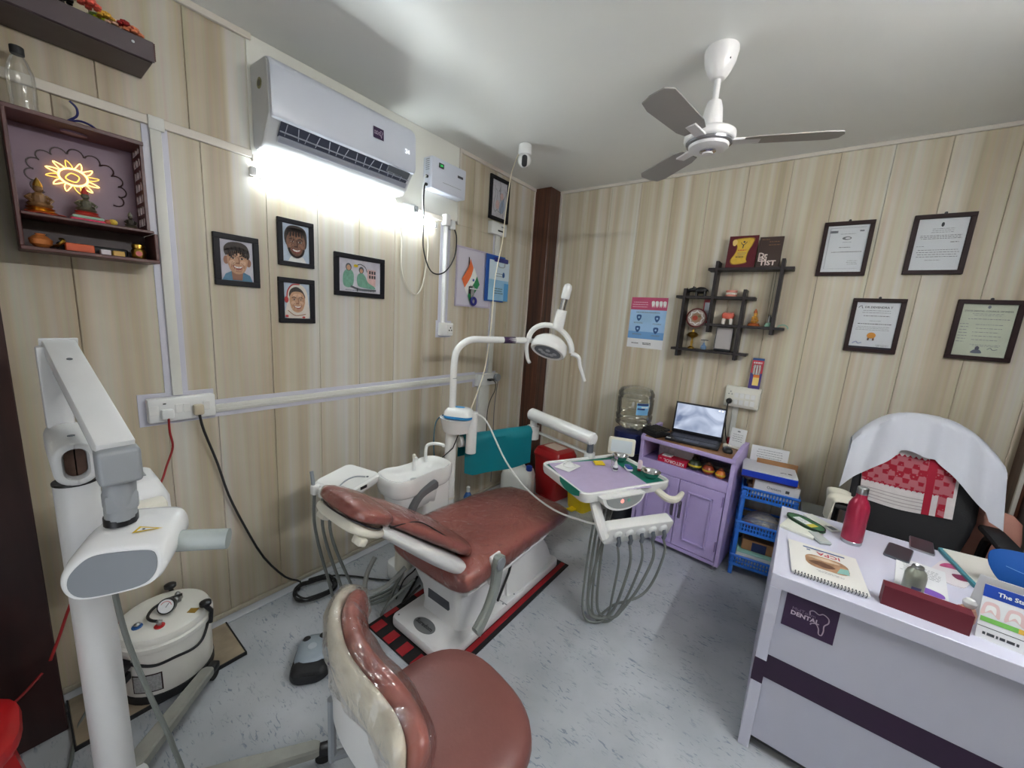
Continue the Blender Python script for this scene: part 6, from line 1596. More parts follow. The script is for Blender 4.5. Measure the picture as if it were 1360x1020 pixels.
# ---------------------------------------------------------------- things on the far wall
t = thing('notice_poster', 'pink and blue dental advice poster on the striped far wall', 'poster', (1.08, 0, 1.413))
Mq = on_back(1.078, 1.615, 0.001)
MB(Mq).box((-0.144, -0.202, 0), (0.144, 0.202, 0.003)).build('sheet', PAPER, t, smooth=0)
PB = mat('poster_blue', (158, 196, 230), 0.5, var=0.12, vscale=6); PR = mat('poster_pink', (190, 74, 110), 0.5, var=0.12, vscale=10); PS = mat('poster_shield', (44, 84, 140), 0.5); PBL = mat('poster_blue_deep', (110, 160, 214), 0.5)
f = Flat(Mq @ Matrix.Translation((0, 0, 0.003)))
f.rect(-0.144, 0.104, 0.144, 0.202, PR); f.rect(-0.144, -0.128, 0.144, 0.104, PB); f.rect(-0.144, -0.128, 0.144, -0.07, PBL)
for k in range(4): f.poly(smooth2([(0.020 + 0.03 * k, 0.170), (0.044 + 0.03 * k, 0.170), (0.042 + 0.03 * k, 0.125), (0.034 + 0.03 * k, 0.140), (0.028 + 0.03 * k, 0.125)]), WHP, same=k > 0)
f.lines(-0.135, 0.0, 0.118, 0.172, 3, mat('poster_pale', (226, 170, 190), 0.5), 0.006, 2, 0.15)
for (x, y) in ((-0.068, 0.040), (0.078, 0.036), (-0.068, -0.052), (0.078, -0.056)):
    f.poly(smooth2([(x - 0.019, y + 0.020), (x, y + 0.026), (x + 0.019, y + 0.020), (x + 0.017, y - 0.006), (x, y - 0.026), (x - 0.017, y - 0.006)]), PS)
    f.oval(x, y + 0.004, 0.008, 0.008, PB)
    f.lines(x - 0.04, x + 0.04, y - 0.046, y - 0.034, 2, INK, 0.003, int(x * 1000) + 50)
f.lines(-0.10, 0.10, 0.078, 0.090, 1, INK, 0.006, 9, 0.1)
f.lines(-0.11, -0.04, -0.170, -0.160, 1, INKD, 0.006, 11); f.lines(-0.02, 0.06, -0.175, -0.155, 2, INKD, 0.006, 12)
f.build('print', t)

SHW = mat('shelf_black', (36, 28, 28), 0.45)
sh = thing('wall_rack', 'black criss-cross wall rack holding plaques and small ornaments', 'wall shelf', (1.65, 0, 1.39))
for (xa_, xb_, z) in ((1.492, 1.990, 2.016), (1.302, 1.806, 1.823), (1.522, 1.994, 1.633), (1.314, 1.812, 1.443)):
    MB().box((xa_, -0.105, z - 0.009), (xb_, 0.0, z + 0.009), 0.001, 1).build('shelf_board', SHW, sh, smooth=0)
for (x, za, zb2) in ((1.360, 1.390, 1.882), (1.547, 1.580, 2.070), (1.741, 1.400, 1.880), (1.926, 1.590, 2.075)):
    MB().box((x - 0.010, -0.110, za), (x + 0.010, -0.0, zb2), 0.001, 1).build('upright', SHW, sh, smooth=0)

# plaques on the top board
t = thing('award_plaque', 'maroon award plaque with a golden scroll on top of the wall rack', 'plaque', (1.68, -0.05, 2.026))
Mq = frame_of((1.678, -0.072, 2.026 + 0.107), (1, 0, 0), (0, 0.10, 1))
MB(Mq).box((-0.086, -0.106, -0.010), (0.086, 0.104, 0.0), 0.001, 1).build('board', mat('plaque_maroon', (92, 22, 34), 0.3), t, smooth=0)
GLD = mat('scroll_gold', (214, 176, 62), 0.35, var=0.1, vscale=40); GLD2 = mat('scroll_gold_dark', (150, 108, 30), 0.4)
f = Flat(Mq, 0.0005)
sc = smooth2([(-0.050, 0.078), (0.052, 0.084), (0.054, 0.045), (0.036, 0.0), (0.030, -0.050), (0.036, -0.066), (0.022, -0.076), (-0.030, -0.084), (-0.052, -0.074), (-0.056, -0.050), (-0.036, -0.01), (-0.030, 0.03), (-0.042, 0.055)])
f.poly([(x * 1.1, y * 1.06) for x, y in sc], GLD2); f.poly(sc, GLD)
f.poly(smooth2([(-0.062, 0.072), (-0.044, 0.080), (-0.034, 0.06), (-0.046, 0.038), (-0.060, 0.045)]), mat('scroll_pale', (226, 196, 120), 0.4))
f.stroke([(-0.012, 0.06), (-0.002, 0.045), (0.010, 0.046), (0.022, 0.062)], 0.004, INKD); f.stroke([(0.004, 0.045), (0.002, 0.022)], 0.006, INKD); f.oval(0.006, 0.062, 0.006, 0.006, INKD)
f.lines(-0.026, 0.030, 0.004, 0.012, 1, REDP, 0.005, 3); f.lines(-0.026, 0.026, -0.03, -0.006, 2, INK, 0.003, 4); f.lines(-0.038, 0.024, -0.04, -0.034, 1, INKD, 0.005, 5)
f.build('scroll', t)
t = thing('name_plaque', 'dark brown plaque with raised white letters beside the maroon award', 'plaque', (1.83, -0.05, 2.026))
Mq = frame_of((1.838, -0.068, 2.026 + 0.098), (1, 0, 0), (0, 0.08, 1))
MB(Mq).box((-0.066, -0.097, -0.012), (0.066, 0.097, 0.0), 0.001, 1).build('board', mat('plaque_brown', (64, 46, 40), 0.4), t, smooth=0)
WL = mat('plaque_letters', (226, 208, 198), 0.5)
lettering('Dr', 0.044, WL, t, Mq @ Matrix.Translation((-0.060, -0.022, 0)), 'LEFT', bold=0.0012, depth=0.004)
lettering('EN', 0.040, WL, t, Mq @ Matrix.Translation((-0.060, -0.047, 0)), 'LEFT', bold=0.0012, depth=0.004)
lettering('TIST', 0.042, WL, t, Mq @ Matrix.Translation((-0.048, -0.072, 0)), 'LEFT', bold=0.0012, depth=0.004, sx=1.12)
f = Flat(Mq); f.lines(-0.02, 0.055, 0.035, 0.075, 2, mat('plaque_gilt', (150, 112, 70), 0.4), 0.003, 6); f.lines(-0.055, -0.01, 0.075, 0.085, 1, mat('plaque_gilt', (150, 112, 70), 0.4), 0.003, 7); f.build('small_print', t)

# rhino on the second board
rh = MB()
bx_, bz_ = 1.455, 1.832
def leg_(x, y): rh.tube([(x, y, bz_ + 0.032), (x, y, bz_ + 0.012), (x, y, bz_)], 0.0085, 8)
rh.ball((bx_, -0.055, bz_ + 0.042), 0.024, 8, (1.9, 0.85, 1.0))
for x in (bx_ - 0.026, bx_ + 0.030):
    for y in (-0.066, -0.044): leg_(x, y)
rh.tube(smooth_curve([(bx_ - 0.035, -0.055, bz_ + 0.048), (bx_ - 0.055, -0.055, bz_ + 0.046), (bx_ - 0.078, -0.055, bz_ + 0.040), (bx_ - 0.092, -0.055, bz_ + 0.036)]), lambda q: 0.019 - 0.009 * q, 10)
rh.tube([(bx_ - 0.087, -0.055, bz_ + 0.042), (bx_ - 0.093, -0.055, bz_ + 0.055), (bx_ - 0.094, -0.055, bz_ + 0.062)], lambda q: 0.005 * (1 - q * 0.85), 6)
rh.tube([(bx_ - 0.076, -0.055, bz_ + 0.046), (bx_ - 0.078, -0.055, bz_ + 0.058)], lambda q: 0.004 * (1 - q * 0.85), 6)
for y in (-0.064, -0.046): rh.tube([(bx_ - 0.052, y, bz_ + 0.058), (bx_ - 0.050, y, bz_ + 0.070)], lambda q: 0.005 * (1 - q * 0.6), 6)
rh.tube([(bx_ + 0.045, -0.055, bz_ + 0.048), (bx_ + 0.052, -0.055, bz_ + 0.030)], 0.003, 6)
o = rh.build('rhino_figurine', mat('rhino_black', (24, 22, 24), 0.3), smooth=60); tag(o, 'small glossy black rhinoceros figurine on the wall rack', 'figurine')
# jaw models
GUM = mat('gum_pink', (214, 140, 124), 0.35); TOO = mat('tooth_ivory', (236, 228, 216), 0.3); GUMR = mat('gum_red', (206, 96, 76), 0.35)
def arch(mb, c, r, z0, z1, n=9, m=0):
    for k in range(n):
        a = PI * (0.08 + 0.84 * k / (n - 1)) + PI
        mb.cbox((c[0] + r * math.cos(a), c[1] + r * math.sin(a) * 0.9, (z0 + z1) / 2), (0.010, 0.010, z1 - z0), 0.002, 1)
t = thing('jaw_model', 'pink and white plaster jaw model on the middle board of the wall rack', 'jaw model', (1.65, -0.06, 1.832))
def arcbase(c, r, z0, z1):
    o = [(c[0] + r * math.cos(PI + PI * k / 14), c[1] + r * 0.95 * math.sin(PI + PI * k / 14)) for k in range(15)]
    return o
MB().prism(arcbase((1.652, -0.035), 0.036, 0, 0), 1.832, 1.848, 0.002).build('base', GUM, t)
mb = MB(); arch(mb, (1.652, -0.035), 0.031, 1.848, 1.862); mb.build('teeth', TOO, t)
MB().prism(arcbase((1.652, -0.035), 0.036, 0, 0), 1.862, 1.878, 0.002).build('upper_base', GUM, t)
t = thing('tooth_model', 'large red topped molar tooth model on the lower board of the wall rack', 'tooth model', (1.655, -0.055, 1.642))
R = [[Vector((1.657 + x, -0.055 + y, z)) for x, y in rrect(w, d, 0.012, 3)] for w, d, z in ((0.064, 0.05, 1.680), (0.072, 0.055, 1.690), (0.078, 0.058, 1.705), (0.072, 0.052, 1.718))]
MB().rings(R).build('gum_block', GUMR, t, smooth=50)
for k in (-1, 1):
    for j in (-1, 1): MB().tube([(1.657 + k * 0.020, -0.055 + j * 0.014, 1.684), (1.657 + k * 0.024, -0.055 + j * 0.014, 1.664), (1.657 + k * 0.024, -0.055 + j * 0.013, 1.642)], lambda q: 0.013 - 0.004 * q, 8).build('root', TOO, t)
mb = MB(); arch(mb, (1.657, -0.045), 0.030, 1.718, 1.727, 7); mb.build('teeth', GUM, t)
t = figurine('golden_figurine', 'seated amber gold figurine at the open end of the wall rack', 'figurine', (1.818, -0.06, 1.642), 1.02, mat('amber_gold', (196, 142, 62), 0.3, var=0.25, vscale=70), mat('amber_red', (178, 96, 52), 0.35), 4)
t = thing('glass_ornament', 'small green glass ornament beside the golden figurine', 'ornament', (1.90, -0.05, 1.642))
GG = mat('green_glass', (150, 196, 176), 0.1, coat=0.5); SV = mat('silver_ornament', (170, 170, 168), 0.25, metal=0.7)
MB().lathe([(0.022, 0), (0.024, 0.006), (0.018, 0.022), (0.010, 0.028)], c=(1.902, -0.055, 1.642), n=14).build('base', GG, t)
MB().lathe([(0.010, 0.028), (0.012, 0.034), (0.012, 0.060), (0.008, 0.068), (0.006, 0.078)], c=(1.902, -0.055, 1.642), n=12).build('cup', SV, t)
o = MB().tube(smooth_curve([(1.955, -0.05, 1.643), (1.965, -0.05, 1.656), (1.99, -0.05, 1.660), (2.008, -0.05, 1.648), (2.012, -0.05, 1.636)]), 0.004, 6).build('green_bangle', GG); tag(o, 'pale green glass band at the end of the lower rack board', 'band')
o = MB().tube([(1.893, -0.012, 2.007), (1.893, -0.010, 1.80), (1.888, -0.010, 1.645)], 0.0012, 5).build('hanging_thread', BLACKM); tag(o, 'thin dark thread hanging inside the wall rack', 'thread')
# dream plate leaning in the low bay
t = thing('painted_plate', 'round dark red painted plate hanging in the wall rack', 'plate', (1.452, -0.05, 1.61))
Mq = frame_of((1.452, -0.050, 1.676), (1, 0, 0), (0, 0.1, 1))
MB(Mq).lathe([(0.066, -0.004), (0.071, 0.0), (0.071, 0.006), (0.060, 0.008)], n=30).build('rim', mat('plate_red', (96, 26, 28), 0.35), t)
f = Flat(Mq @ Matrix.Translation((0, 0, 0.008))); f.oval(0, 0, 0.060, 0.060, mat('plate_grey', (176, 160, 150), 0.4), 28)
for k in range(8):
    a = 2 * PI * k / 8; f.stroke([(0.052 * math.cos(a), 0.052 * math.sin(a)), (0.040 * math.cos(a + 0.39), 0.040 * math.sin(a + 0.39)), (0.052 * math.cos(a + 0.785), 0.052 * math.sin(a + 0.785))], 0.005, WHP, same=k > 0)
f.oval(0, 0, 0.034, 0.034, mat('plate_tan', (150, 116, 90), 0.4)); f.oval(-0.008, -0.002, 0.018, 0.018, mat('plate_rust', (170, 60, 40), 0.4)); f.oval(0.02, 0.012, 0.01, 0.008, mat('plate_moss', (110, 110, 70), 0.4))
f.build('painting', t)
t = thing('red_card', 'white card with a red border behind the wall rack', 'card', (1.52, 0, 1.63))
Mq = on_back(1.512, 1.725, 0.004)
MB(Mq).box((-0.034, -0.088, -0.003), (0.036, 0.088, 0)).build('sheet', mat('card_red', (196, 76, 90), 0.5), t, smooth=0)
Flat(Mq).rect(-0.026, -0.066, 0.034, 0.068, mat('card_pale', (206, 206, 216), 0.5)).build('print', t)
t = thing('brass_lamp', 'small brass oil lamp on the lowest board of the wall rack', 'lamp', (1.446, -0.06, 1.452))
MB().lathe([(0.024, 0), (0.024, 0.006), (0.010, 0.018), (0.007, 0.03), (0.010, 0.045), (0.006, 0.06), (0.007, 0.075), (0.012, 0.08)], c=(1.446, -0.062, 1.452), n=18).build('stem', BRASS, t)
MB().lathe([(0.012, 0.078), (0.034, 0.090), (0.040, 0.100), (0.028, 0.116), (0.010, 0.122), (0.006, 0.14)], c=(1.446, -0.062, 1.452), n=18).build('bowl', BRASS, t)
t = thing('perfume_bottle', 'small pale blue bottle with a dark tray shaped stopper on the wall rack', 'bottle', (1.53, -0.06, 1.452))
MB().lathe([(0.016, 0), (0.020, 0.008), (0.019, 0.024), (0.008, 0.036), (0.006, 0.05)], c=(1.53, -0.06, 1.452), n=14).build('body', mat('pale_blue_glass', (120, 150, 186), 0.2), t)
MB().box((1.508, -0.075, 1.518), (1.556, -0.045, 1.523), 0.001, 1).build('stopper', BLACK, t)
MB().cyl((1.53, -0.06, 1.50), (1.53, -0.06, 1.518), 0.004, n=8).build('neck', STEEL, t)
t = thing('photo_block', 'clear block photo frame on a black foot in the wall rack', 'photo block', (1.65, -0.06, 1.452))
MB().box((1.600, -0.085, 1.452), (1.705, -0.035, 1.468), 0.004, 2).build('foot', BLACK, t)
Mq = frame_of((1.652, -0.066, 1.468), (1, 0, 0), (0, 0.06, 1))
MB(Mq).box((-0.050, 0, -0.006), (0.050, 0.150, 0.002), 0.001, 1).build('block', mat('photo_grey', (176, 170, 168), 0.25), t, smooth=0)
for a, b in (((-0.054, 0, -0.008), (-0.050, 0.154, 0.003)), ((0.050, 0, -0.008), (0.054, 0.154, 0.003)), ((-0.054, 0.150, -0.008), (0.054, 0.154, 0.003))): MB(Mq).box(a, b).build('edge', INKD, t, smooth=0)

# certificates --------------------------------------------------
CERT = mat('cert_white', (224, 228, 232), 0.5); CERTG = mat('cert_green', (206, 212, 190), 0.5, var=0.06, vscale=14)
def certificate(label, x, z, base):
    t, Mp = picture_frame('certificate', label, 'certificate', on_back(x, z), 0.235, 0.317, 0.022, FRAMEBRN, 0.02, 'framed certificates on the far wall', hanger=True)
    f = Flat(Mp); f.rect(-0.0955, -0.1365, 0.0955, 0.1365, base)
    return t, Mp, f
t, Mp, f = certificate('framed certificate with a thin border line, hung above the award ribbon certificate', 2.215, 2.136, CERT)
for a, b in (((-0.080, 0.122), (0.085, 0.124)), ((-0.082, -0.116), (0.080, -0.114))): f.rect(a[0], a[1], b[0], b[1], INK, same=True)
f.rect(-0.083, -0.116, -0.0815, 0.124, INK); f.rect(-0.084, 0.094, -0.045, 0.108, INK); f.rect(0.055, 0.098, 0.075, 0.106, INK); f.oval(0.002, 0.062, 0.022, 0.010, INK); f.oval(0.006, 0.062, 0.012, 0.005, CERT)
f.lines(-0.04, 0.05, 0.084, 0.090, 1, INK, 0.002, 5); f.lines(-0.02, 0.03, 0.034, 0.044, 1, INK, 0.0025, 6); f.lines(-0.03, 0.03, 0.004, 0.014, 1, INKD, 0.003, 7); f.lines(-0.06, 0.085, -0.022, -0.014, 1, INKD, 0.003, 8, 0.05); f.lines(0.02, 0.075, -0.095, -0.065, 3, INK, 0.002, 9)
lettering('ISO', 0.014, INKD, t, Mp @ Matrix.Translation((-0.065, 0.101, 0.001)))
f.build('print', t); pane(t, Mp, 0.191, 0.273)
t, Mp, f = certificate('framed plain white certificate with a small crest, top row beside the bordered one', 2.609, 2.141, CERT)
f.oval(0.0, 0.105, 0.006, 0.012, INKD); f.lines(-0.05, 0.05, 0.060, 0.088, 3, INK, 0.002, 15); f.lines(-0.08, 0.085, 0.028, 0.052, 3, INKD, 0.0022, 16, 0.1); f.lines(0.04, 0.08, 0.008, 0.016, 1, INKD, 0.003, 17); f.lines(-0.085, -0.05, -0.012, -0.004, 1, INK, 0.002, 18); f.lines(-0.08, 0.085, -0.07, -0.022, 4, INKD, 0.0022, 19, 0.1); f.lines(-0.05, 0.03, -0.086, -0.078, 1, INK, 0.002, 20)
f.build('print', t); pane(t, Mp, 0.191, 0.273)
t, Mp, f = certificate('framed certificate with an orange award ribbon at the bottom', 2.425, 1.687, CERT)
lettering('DR DEVENDRA T', 0.016, INKD, t, Mp @ Matrix.Translation((0.004, 0.107, 0.0008)), bold=0.0003)
f.stroke([(-0.085, 0.104), (-0.078, 0.114), (-0.070, 0.116)], 0.003, INKD); f.stroke([(-0.072, 0.112), (-0.066, 0.100)], 0.003, INKD)
f.lines(-0.065, 0.065, 0.070, 0.094, 2, INK, 0.0025, 25, 0.1); f.lines(-0.06, 0.062, 0.052, 0.062, 1, INKD, 0.003, 26, 0.1); f.lines(-0.03, 0.035, 0.024, 0.032, 1, INK, 0.002, 27); f.lines(-0.075, 0.075, 0.004, 0.016, 1, INKD, 0.004, 28, 0.08); f.lines(-0.085, 0.08, -0.030, -0.002, 3, INK, 0.002, 29)
OR = mat('ribbon_orange', (222, 150, 52), 0.45); f.poly([(-0.014, -0.062), (-0.006, -0.060), (-0.010, -0.088), (-0.018, -0.086)], mat('ribbon_tail', (110, 70, 60), 0.5)); f.poly([(0.004, -0.060), (0.012, -0.062), (0.014, -0.086), (0.006, -0.088)], MATS['ribbon_tail'], same=True); f.oval(-0.002, -0.058, 0.020, 0.018, OR)
f.stroke([(-0.08, -0.108), (-0.065, -0.098), (-0.055, -0.108), (-0.04, -0.102)], 0.006, mat('sign_blue', (168, 176, 206), 0.5)); f.lines(0.02, 0.085, -0.122, -0.108, 2, INK, 0.002, 30)
f.rect(-0.0955, -0.1365, 0.0955, -0.1245, mat('cert_navy', (24, 26, 44), 0.4))
f.build('print', t); pane(t, Mp, 0.191, 0.273)
t, Mp, f = certificate('framed greenish certificate with a small bust portrait, at the end of the lower row', 2.856, 1.692, CERTG)
lettering('STATE DENTAL COUNCIL OF INDIA', 0.0105, INKD, t, Mp @ Matrix.Translation((0.0, 0.100, 0.0008)))
f.oval(0.0, 0.122, 0.006, 0.008, INK); f.lines(-0.06, 0.06, 0.074, 0.090, 2, INK, 0.002, 41); f.lines(-0.08, 0.08, 0.052, 0.066, 1, INK, 0.003, 42); f.lines(-0.09, -0.055, -0.07, 0.04, 7, INK, 0.0025, 43); f.lines(-0.04, 0.07, -0.06, 0.04, 5, INK, 0.0025, 44, 0.3); f.lines(-0.04, 0.08, -0.086, -0.072, 2, INK, 0.002, 45)
f.poly(smooth2([(-0.026, -0.120), (-0.018, -0.104), (-0.006, -0.100), (0.006, -0.104), (0.012, -0.120)]), mat('bust_grey', (104, 110, 124), 0.5)); f.oval(-0.006, -0.094, 0.008, 0.010, mat('bust_dark', (84, 84, 96), 0.5))
f.stroke([(0.03, -0.098), (0.04, -0.09), (0.05, -0.10), (0.065, -0.096)], 0.003, INK)
f.build('print', t); pane(t, Mp, 0.191, 0.273)

# switch board, plug and toothbrush pack
t = thing('switch_board', 'large white switch board with a black plug above the laptop', 'switch board', (1.83, 0, 1.07))
MB().box((1.718, -0.055, 1.070), (1.932, 0.0, 1.216), 0.006, 2).build('box', mat('switch_ivory', (224, 222, 212), 0.35), t)
MB().box((1.727, -0.060, 1.080), (1.924, -0.054, 1.206), 0.003, 2).build('cover_plate', MATS['switch_ivory'], t)
for r_ in range(2):
    for k in range(4):
        x = 1.790 + 0.034 * k; z = 1.108 + 0.048 * r_
        if r_ == 0 or k != 9: MB().box((x - 0.013, -0.0635, z - 0.018), (x + 0.013, -0.060, z + 0.018), 0.001, 1).build('switch', WHITE2, t, smooth=0)
mb = MB()
for (u, v) in ((0, 0.010), (-0.010, -0.008), (0.010, -0.008)): mb.cyl((1.752 + u, -0.0602, 1.168 + v), (1.752 + u, -0.0612, 1.168 + v), 0.004, n=8)
mb.build('socket_hole', INK, t)
MB().lathe([(0.019, 0), (0.020, 0.02), (0.013, 0.036), (0.008, 0.04)], n=16, M=frame_of((1.752, -0.060, 1.110), (1, 0, 0), (0, 0, 1))).build('plug', BLACK, t)
duct_t = thing('cable_duct', 'short white cable duct below the switch board over the laptop', 'cable duct', (1.79, 0, 0.8))
MB().box((1.775, -0.014, 0.40), (1.812, 0.0, 1.072), 0.003, 1).build('duct_cover', DUCT, duct_t, smooth=0)
o = MB().tube(smooth_curve([(1.752, -0.095, 1.108), (1.750, -0.100, 1.05), (1.752, -0.08, 0.97), (1.762, -0.07, 0.88), (1.78, -0.075, 0.815)]), 0.004, 6).build('charger_cable', BLACKM); tag(o, 'black charger cord hanging from the switch board behind the laptop', 'cord')
t = thing('toothbrush_pack', 'red and purple toothbrush blister pack standing on the switch board', 'blister pack', (1.88, -0.03, 1.216))
Mq = frame_of((1.882, -0.035, 1.216 + 0.108), (1, 0, 0.01), (0.0, 0.12, 1))
MB(Mq).box((-0.034, -0.108, -0.003), (0.034, 0.104, 0.0)).build('card', mat('pack_purple', (74, 54, 130), 0.4), t, smooth=0)
f = Flat(Mq); f.rect(-0.034, 0.0, 0.034, 0.088, mat('pack_red', (206, 60, 74), 0.4)); f.rect(-0.034, 0.088, 0.034, 0.104, PS); f.rect(-0.014, -0.085, 0.022, -0.02, mat('pack_yellow', (236, 206, 120), 0.4)); f.rect(-0.014, -0.030, 0.022, -0.008, mat('pack_orange', (226, 120, 40), 0.4)); f.lines(-0.026, 0.026, 0.062, 0.082, 1, WHP, 0.010, 3, 0.1); f.build('print', t)
for k in (-1, 0, 1): MB(Mq).tube([(k * 0.014, -0.01, 0.004), (k * 0.016, 0.03, 0.006), (k * 0.014, 0.055, 0.006)], 0.005, 6).build('toothbrush', WHITE2, t)
MB(Mq).box((-0.024, -0.012, 0.0005), (0.024, 0.062, 0.012), 0.004, 2).build('blister', CLEAR, t)
# red tag glimpsed behind the lamp
t = thing('red_tag', 'small red notice on the far wall just behind the lamp', 'notice', (0.30, 0, 1.30))
Mq = on_back(0.285, 1.335, 0.001)
MB(Mq).box((-0.045, -0.06, 0), (0.045, 0.06, 0.003)).build('sheet', mat('notice_red', (176, 50, 46), 0.5), t, smooth=0)
Flat(Mq @ Matrix.Translation((0, 0, 0.003))).rect(-0.03, -0.045, 0.03, 0.0, mat('notice_pale', (206, 150, 140), 0.5)).build('print', t)

# ---------------------------------------------------------------- purple cabinet (local: x along the front, y to the back)
CA = math.atan2(-0.06, 0.628); CW, CD, CZ = 0.631, 0.325, 0.80
cab = thing('side_cabinet', 'purple painted wooden cabinet with an oak top', 'cabinet', (1.262, -0.36, 0), CA)
def cb_(mb, name, m, par=None, **k): return mb.build(name, m, par or cab, world=False, **k)
for x in (0.0, CW - 0.026):
    cb_(MB().box((x, 0.0, 0.035), (x + 0.026, CD, CZ + 0.004), 0.003, 1), 'side_panel', PURPLE, smooth=0)
    # curved arm rail above the top
    prof = [(0.0, CZ), (0.03, CZ + 0.006), (0.09, CZ + 0.018), (0.20, CZ + 0.040), (CD, CZ + 0.046), (CD, CZ), ]
    cb_(MB(Matrix(((0, 0, 1, x), (1, 0, 0, 0), (0, 1, 0, 0), (0, 0, 0, 1)))).prism(prof, 0, 0.026), 'arm_rail', PURPLE, smooth=0)
cb_(MB().box((0.026, 0.004, CZ - 0.022), (CW - 0.026, CD, CZ - 0.002), 0.001, 1), 'top_board', TOPWOOD, smooth=0)
cb_(MB().box((0.0, -0.008, CZ - 0.034), (CW, 0.004, CZ - 0.004), 0.004, 2), 'top_edging', PURPLE)
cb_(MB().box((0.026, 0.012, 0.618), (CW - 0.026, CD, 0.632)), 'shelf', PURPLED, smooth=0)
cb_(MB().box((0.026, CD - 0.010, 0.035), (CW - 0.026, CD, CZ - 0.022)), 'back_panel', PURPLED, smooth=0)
cb_(MB().box((0.026, 0.0, 0.560), (CW - 0.026, 0.018, 0.634), 0.002, 1), 'front_rail', PURPLE, smooth=0)
cb_(MB().box((0.026, 0.0, 0.035), (CW - 0.026, CD, 0.062), 0.002, 1), 'bottom_board', PURPLE, smooth=0)
for k in range(2):
    x0 = 0.030 + k * (CW - 0.056) / 2; x1 = x0 + (CW - 0.064) / 2
    d = cb_(MB().box((x0, -0.004, 0.068), (x1, 0.014, 0.556), 0.002, 1), 'door', PURPLE, smooth=0)
    w = 0.062
    # raised frame moulding
    for a, b in (((x0 + w, -0.017, 0.068 + w), (x0 + w + 0.014, -0.004, 0.556 - w)), ((x1 - w - 0.014, -0.017, 0.068 + w), (x1 - w, -0.004, 0.556 - w)), ((x0 + w, -0.017, 0.068 + w), (x1 - w, -0.004, 0.068 + w + 0.014)), ((x0 + w, -0.017, 0.556 - w - 0.014), (x1 - w, -0.004, 0.556 - w))):
        cb_(MB().box(a, b, 0.003, 1), 'moulding', PURPLED if False else PURPLE, d, smooth=0)
    hx = x1 - 0.024 if k == 0 else x0 + 0.024
    cb_(MB().tube(smooth_curve([(hx, -0.005, 0.40), (hx, -0.024, 0.385), (hx + 0.004 * (1 if k else -1), -0.026, 0.34), (hx, -0.024, 0.295), (hx, -0.005, 0.28)]), 0.0055, 8), 'handle', mat('handle_pewter', (120, 112, 130), 0.3, metal=0.7), d)
    cb_(MB().box((hx - 0.009, -0.006, 0.275), (hx + 0.009, -0.004, 0.405), 0.001, 1), 'handle_plate', MATS['handle_pewter'], d, smooth=0)
    hxx = x0 + 0.004 if k == 0 else x1 - 0.006
    for z in (0.14, 0.46): cb_(MB().cyl((hxx, -0.006, z), (hxx, -0.006, z + 0.07), 0.004, n=8), 'hinge', PURPLED, d)
for (x, y) in ((0.03, 0.03), (CW - 0.03, 0.03), (0.03, CD - 0.03), (CW - 0.03, CD - 0.03)):
    cb_(MB().lathe([(0.018, 0), (0.018, 0.012), (0.010, 0.018), (0.010, 0.036)], c=(x, y, 0), n=12), 'foot', STEEL)
MC = FRAME[cab]
def on_cab(x, y, z=0.0): return tuple(MC @ Vector((x, y, z)))
# contents of the open bay
def cabbox(name, label, cat, x0, y0, z0, x1, y1, z1, m, r=0.002):
    o = MB(MC).box((x0, y0, z0), (x1, y1, z1), r, 1).build(name, m, smooth=0); return tag(o, label, cat)
cabbox('carton', 'pale floral carton at the back of the open cabinet bay', 'box', 0.09, 0.14, 0.632, 0.25, 0.30, 0.755, mat('carton_floral', (196, 188, 188), 0.5, var=0.25, vscale=40))
cabbox('carton', 'grey white carton lying behind the red medicine box', 'box', 0.21, 0.12, 0.632, 0.345, 0.28, 0.735, mat('carton_grey', (186, 184, 186), 0.5, var=0.08, vscale=20))
t = thing('medicine_box', 'bright red medicine box with upside-down white lettering in the cabinet bay', 'box', on_cab(0.225, 0.05, 0.632), CA)
MB(MC).box((0.130, 0.03, 0.632), (0.330, 0.115, 0.672), 0.001, 1).build('carton', mat('medicine_red', (206, 22, 66), 0.35), t, smooth=0)
lettering('KETOROL', 0.032, WHP, t, MC @ frame_of((0.245, 0.0295, 0.652), (-1, 0, 0), (0, 0, -1)), bold=0.0006)
lettering('DT', 0.012, WHP, t, MC @ frame_of((0.150, 0.0295, 0.658), (-1, 0, 0), (0, 0, -1)))
cabbox('paper_slip', 'folded white paper slip on the red medicine box', 'paper', 0.15, 0.05, 0.672, 0.215, 0.10, 0.680, PAPER)
def clay(name, label, x, y, s, m1, m2):
    t = thing(name, label, 'ornament', on_cab(x, y, 0.632))
    c = on_cab(x, y, 0.632)
    MB().lathe([(0.020 * s, 0), (0.036 * s, 0.014 * s), (0.040 * s, 0.034 * s), (0.030 * s, 0.056 * s), (0.016 * s, 0.066 * s)], c=c, n=16).build('body', m1, t)
    MB().lathe([(0.018 * s, 0.064 * s), (0.022 * s, 0.072 * s), (0.012 * s, 0.084 * s), (0.003, 0.088 * s)], c=c, n=14).build('top', m2, t)
    MB().lathe([(0.0405 * s, 0.026 * s), (0.0412 * s, 0.032 * s), (0.0400 * s, 0.038 * s)], c=c, n=16, cap=False).build('painted_band', mat('band_yellow', (206, 180, 50), 0.4), t)
clay('painted_pot', 'dark green painted pot with a yellow band in the cabinet bay', 0.375, 0.07, 1.10, mat('pot_green', (44, 56, 36), 0.35, var=0.4, vscale=60), mat('pot_black', (30, 26, 24), 0.4))
clay('painted_pot', 'brown red painted pot in the middle of the cabinet bay', 0.465, 0.06, 0.95, mat('pot_rust', (150, 58, 34), 0.4, var=0.35, vscale=60), mat('pot_brown', (80, 44, 30), 0.4))
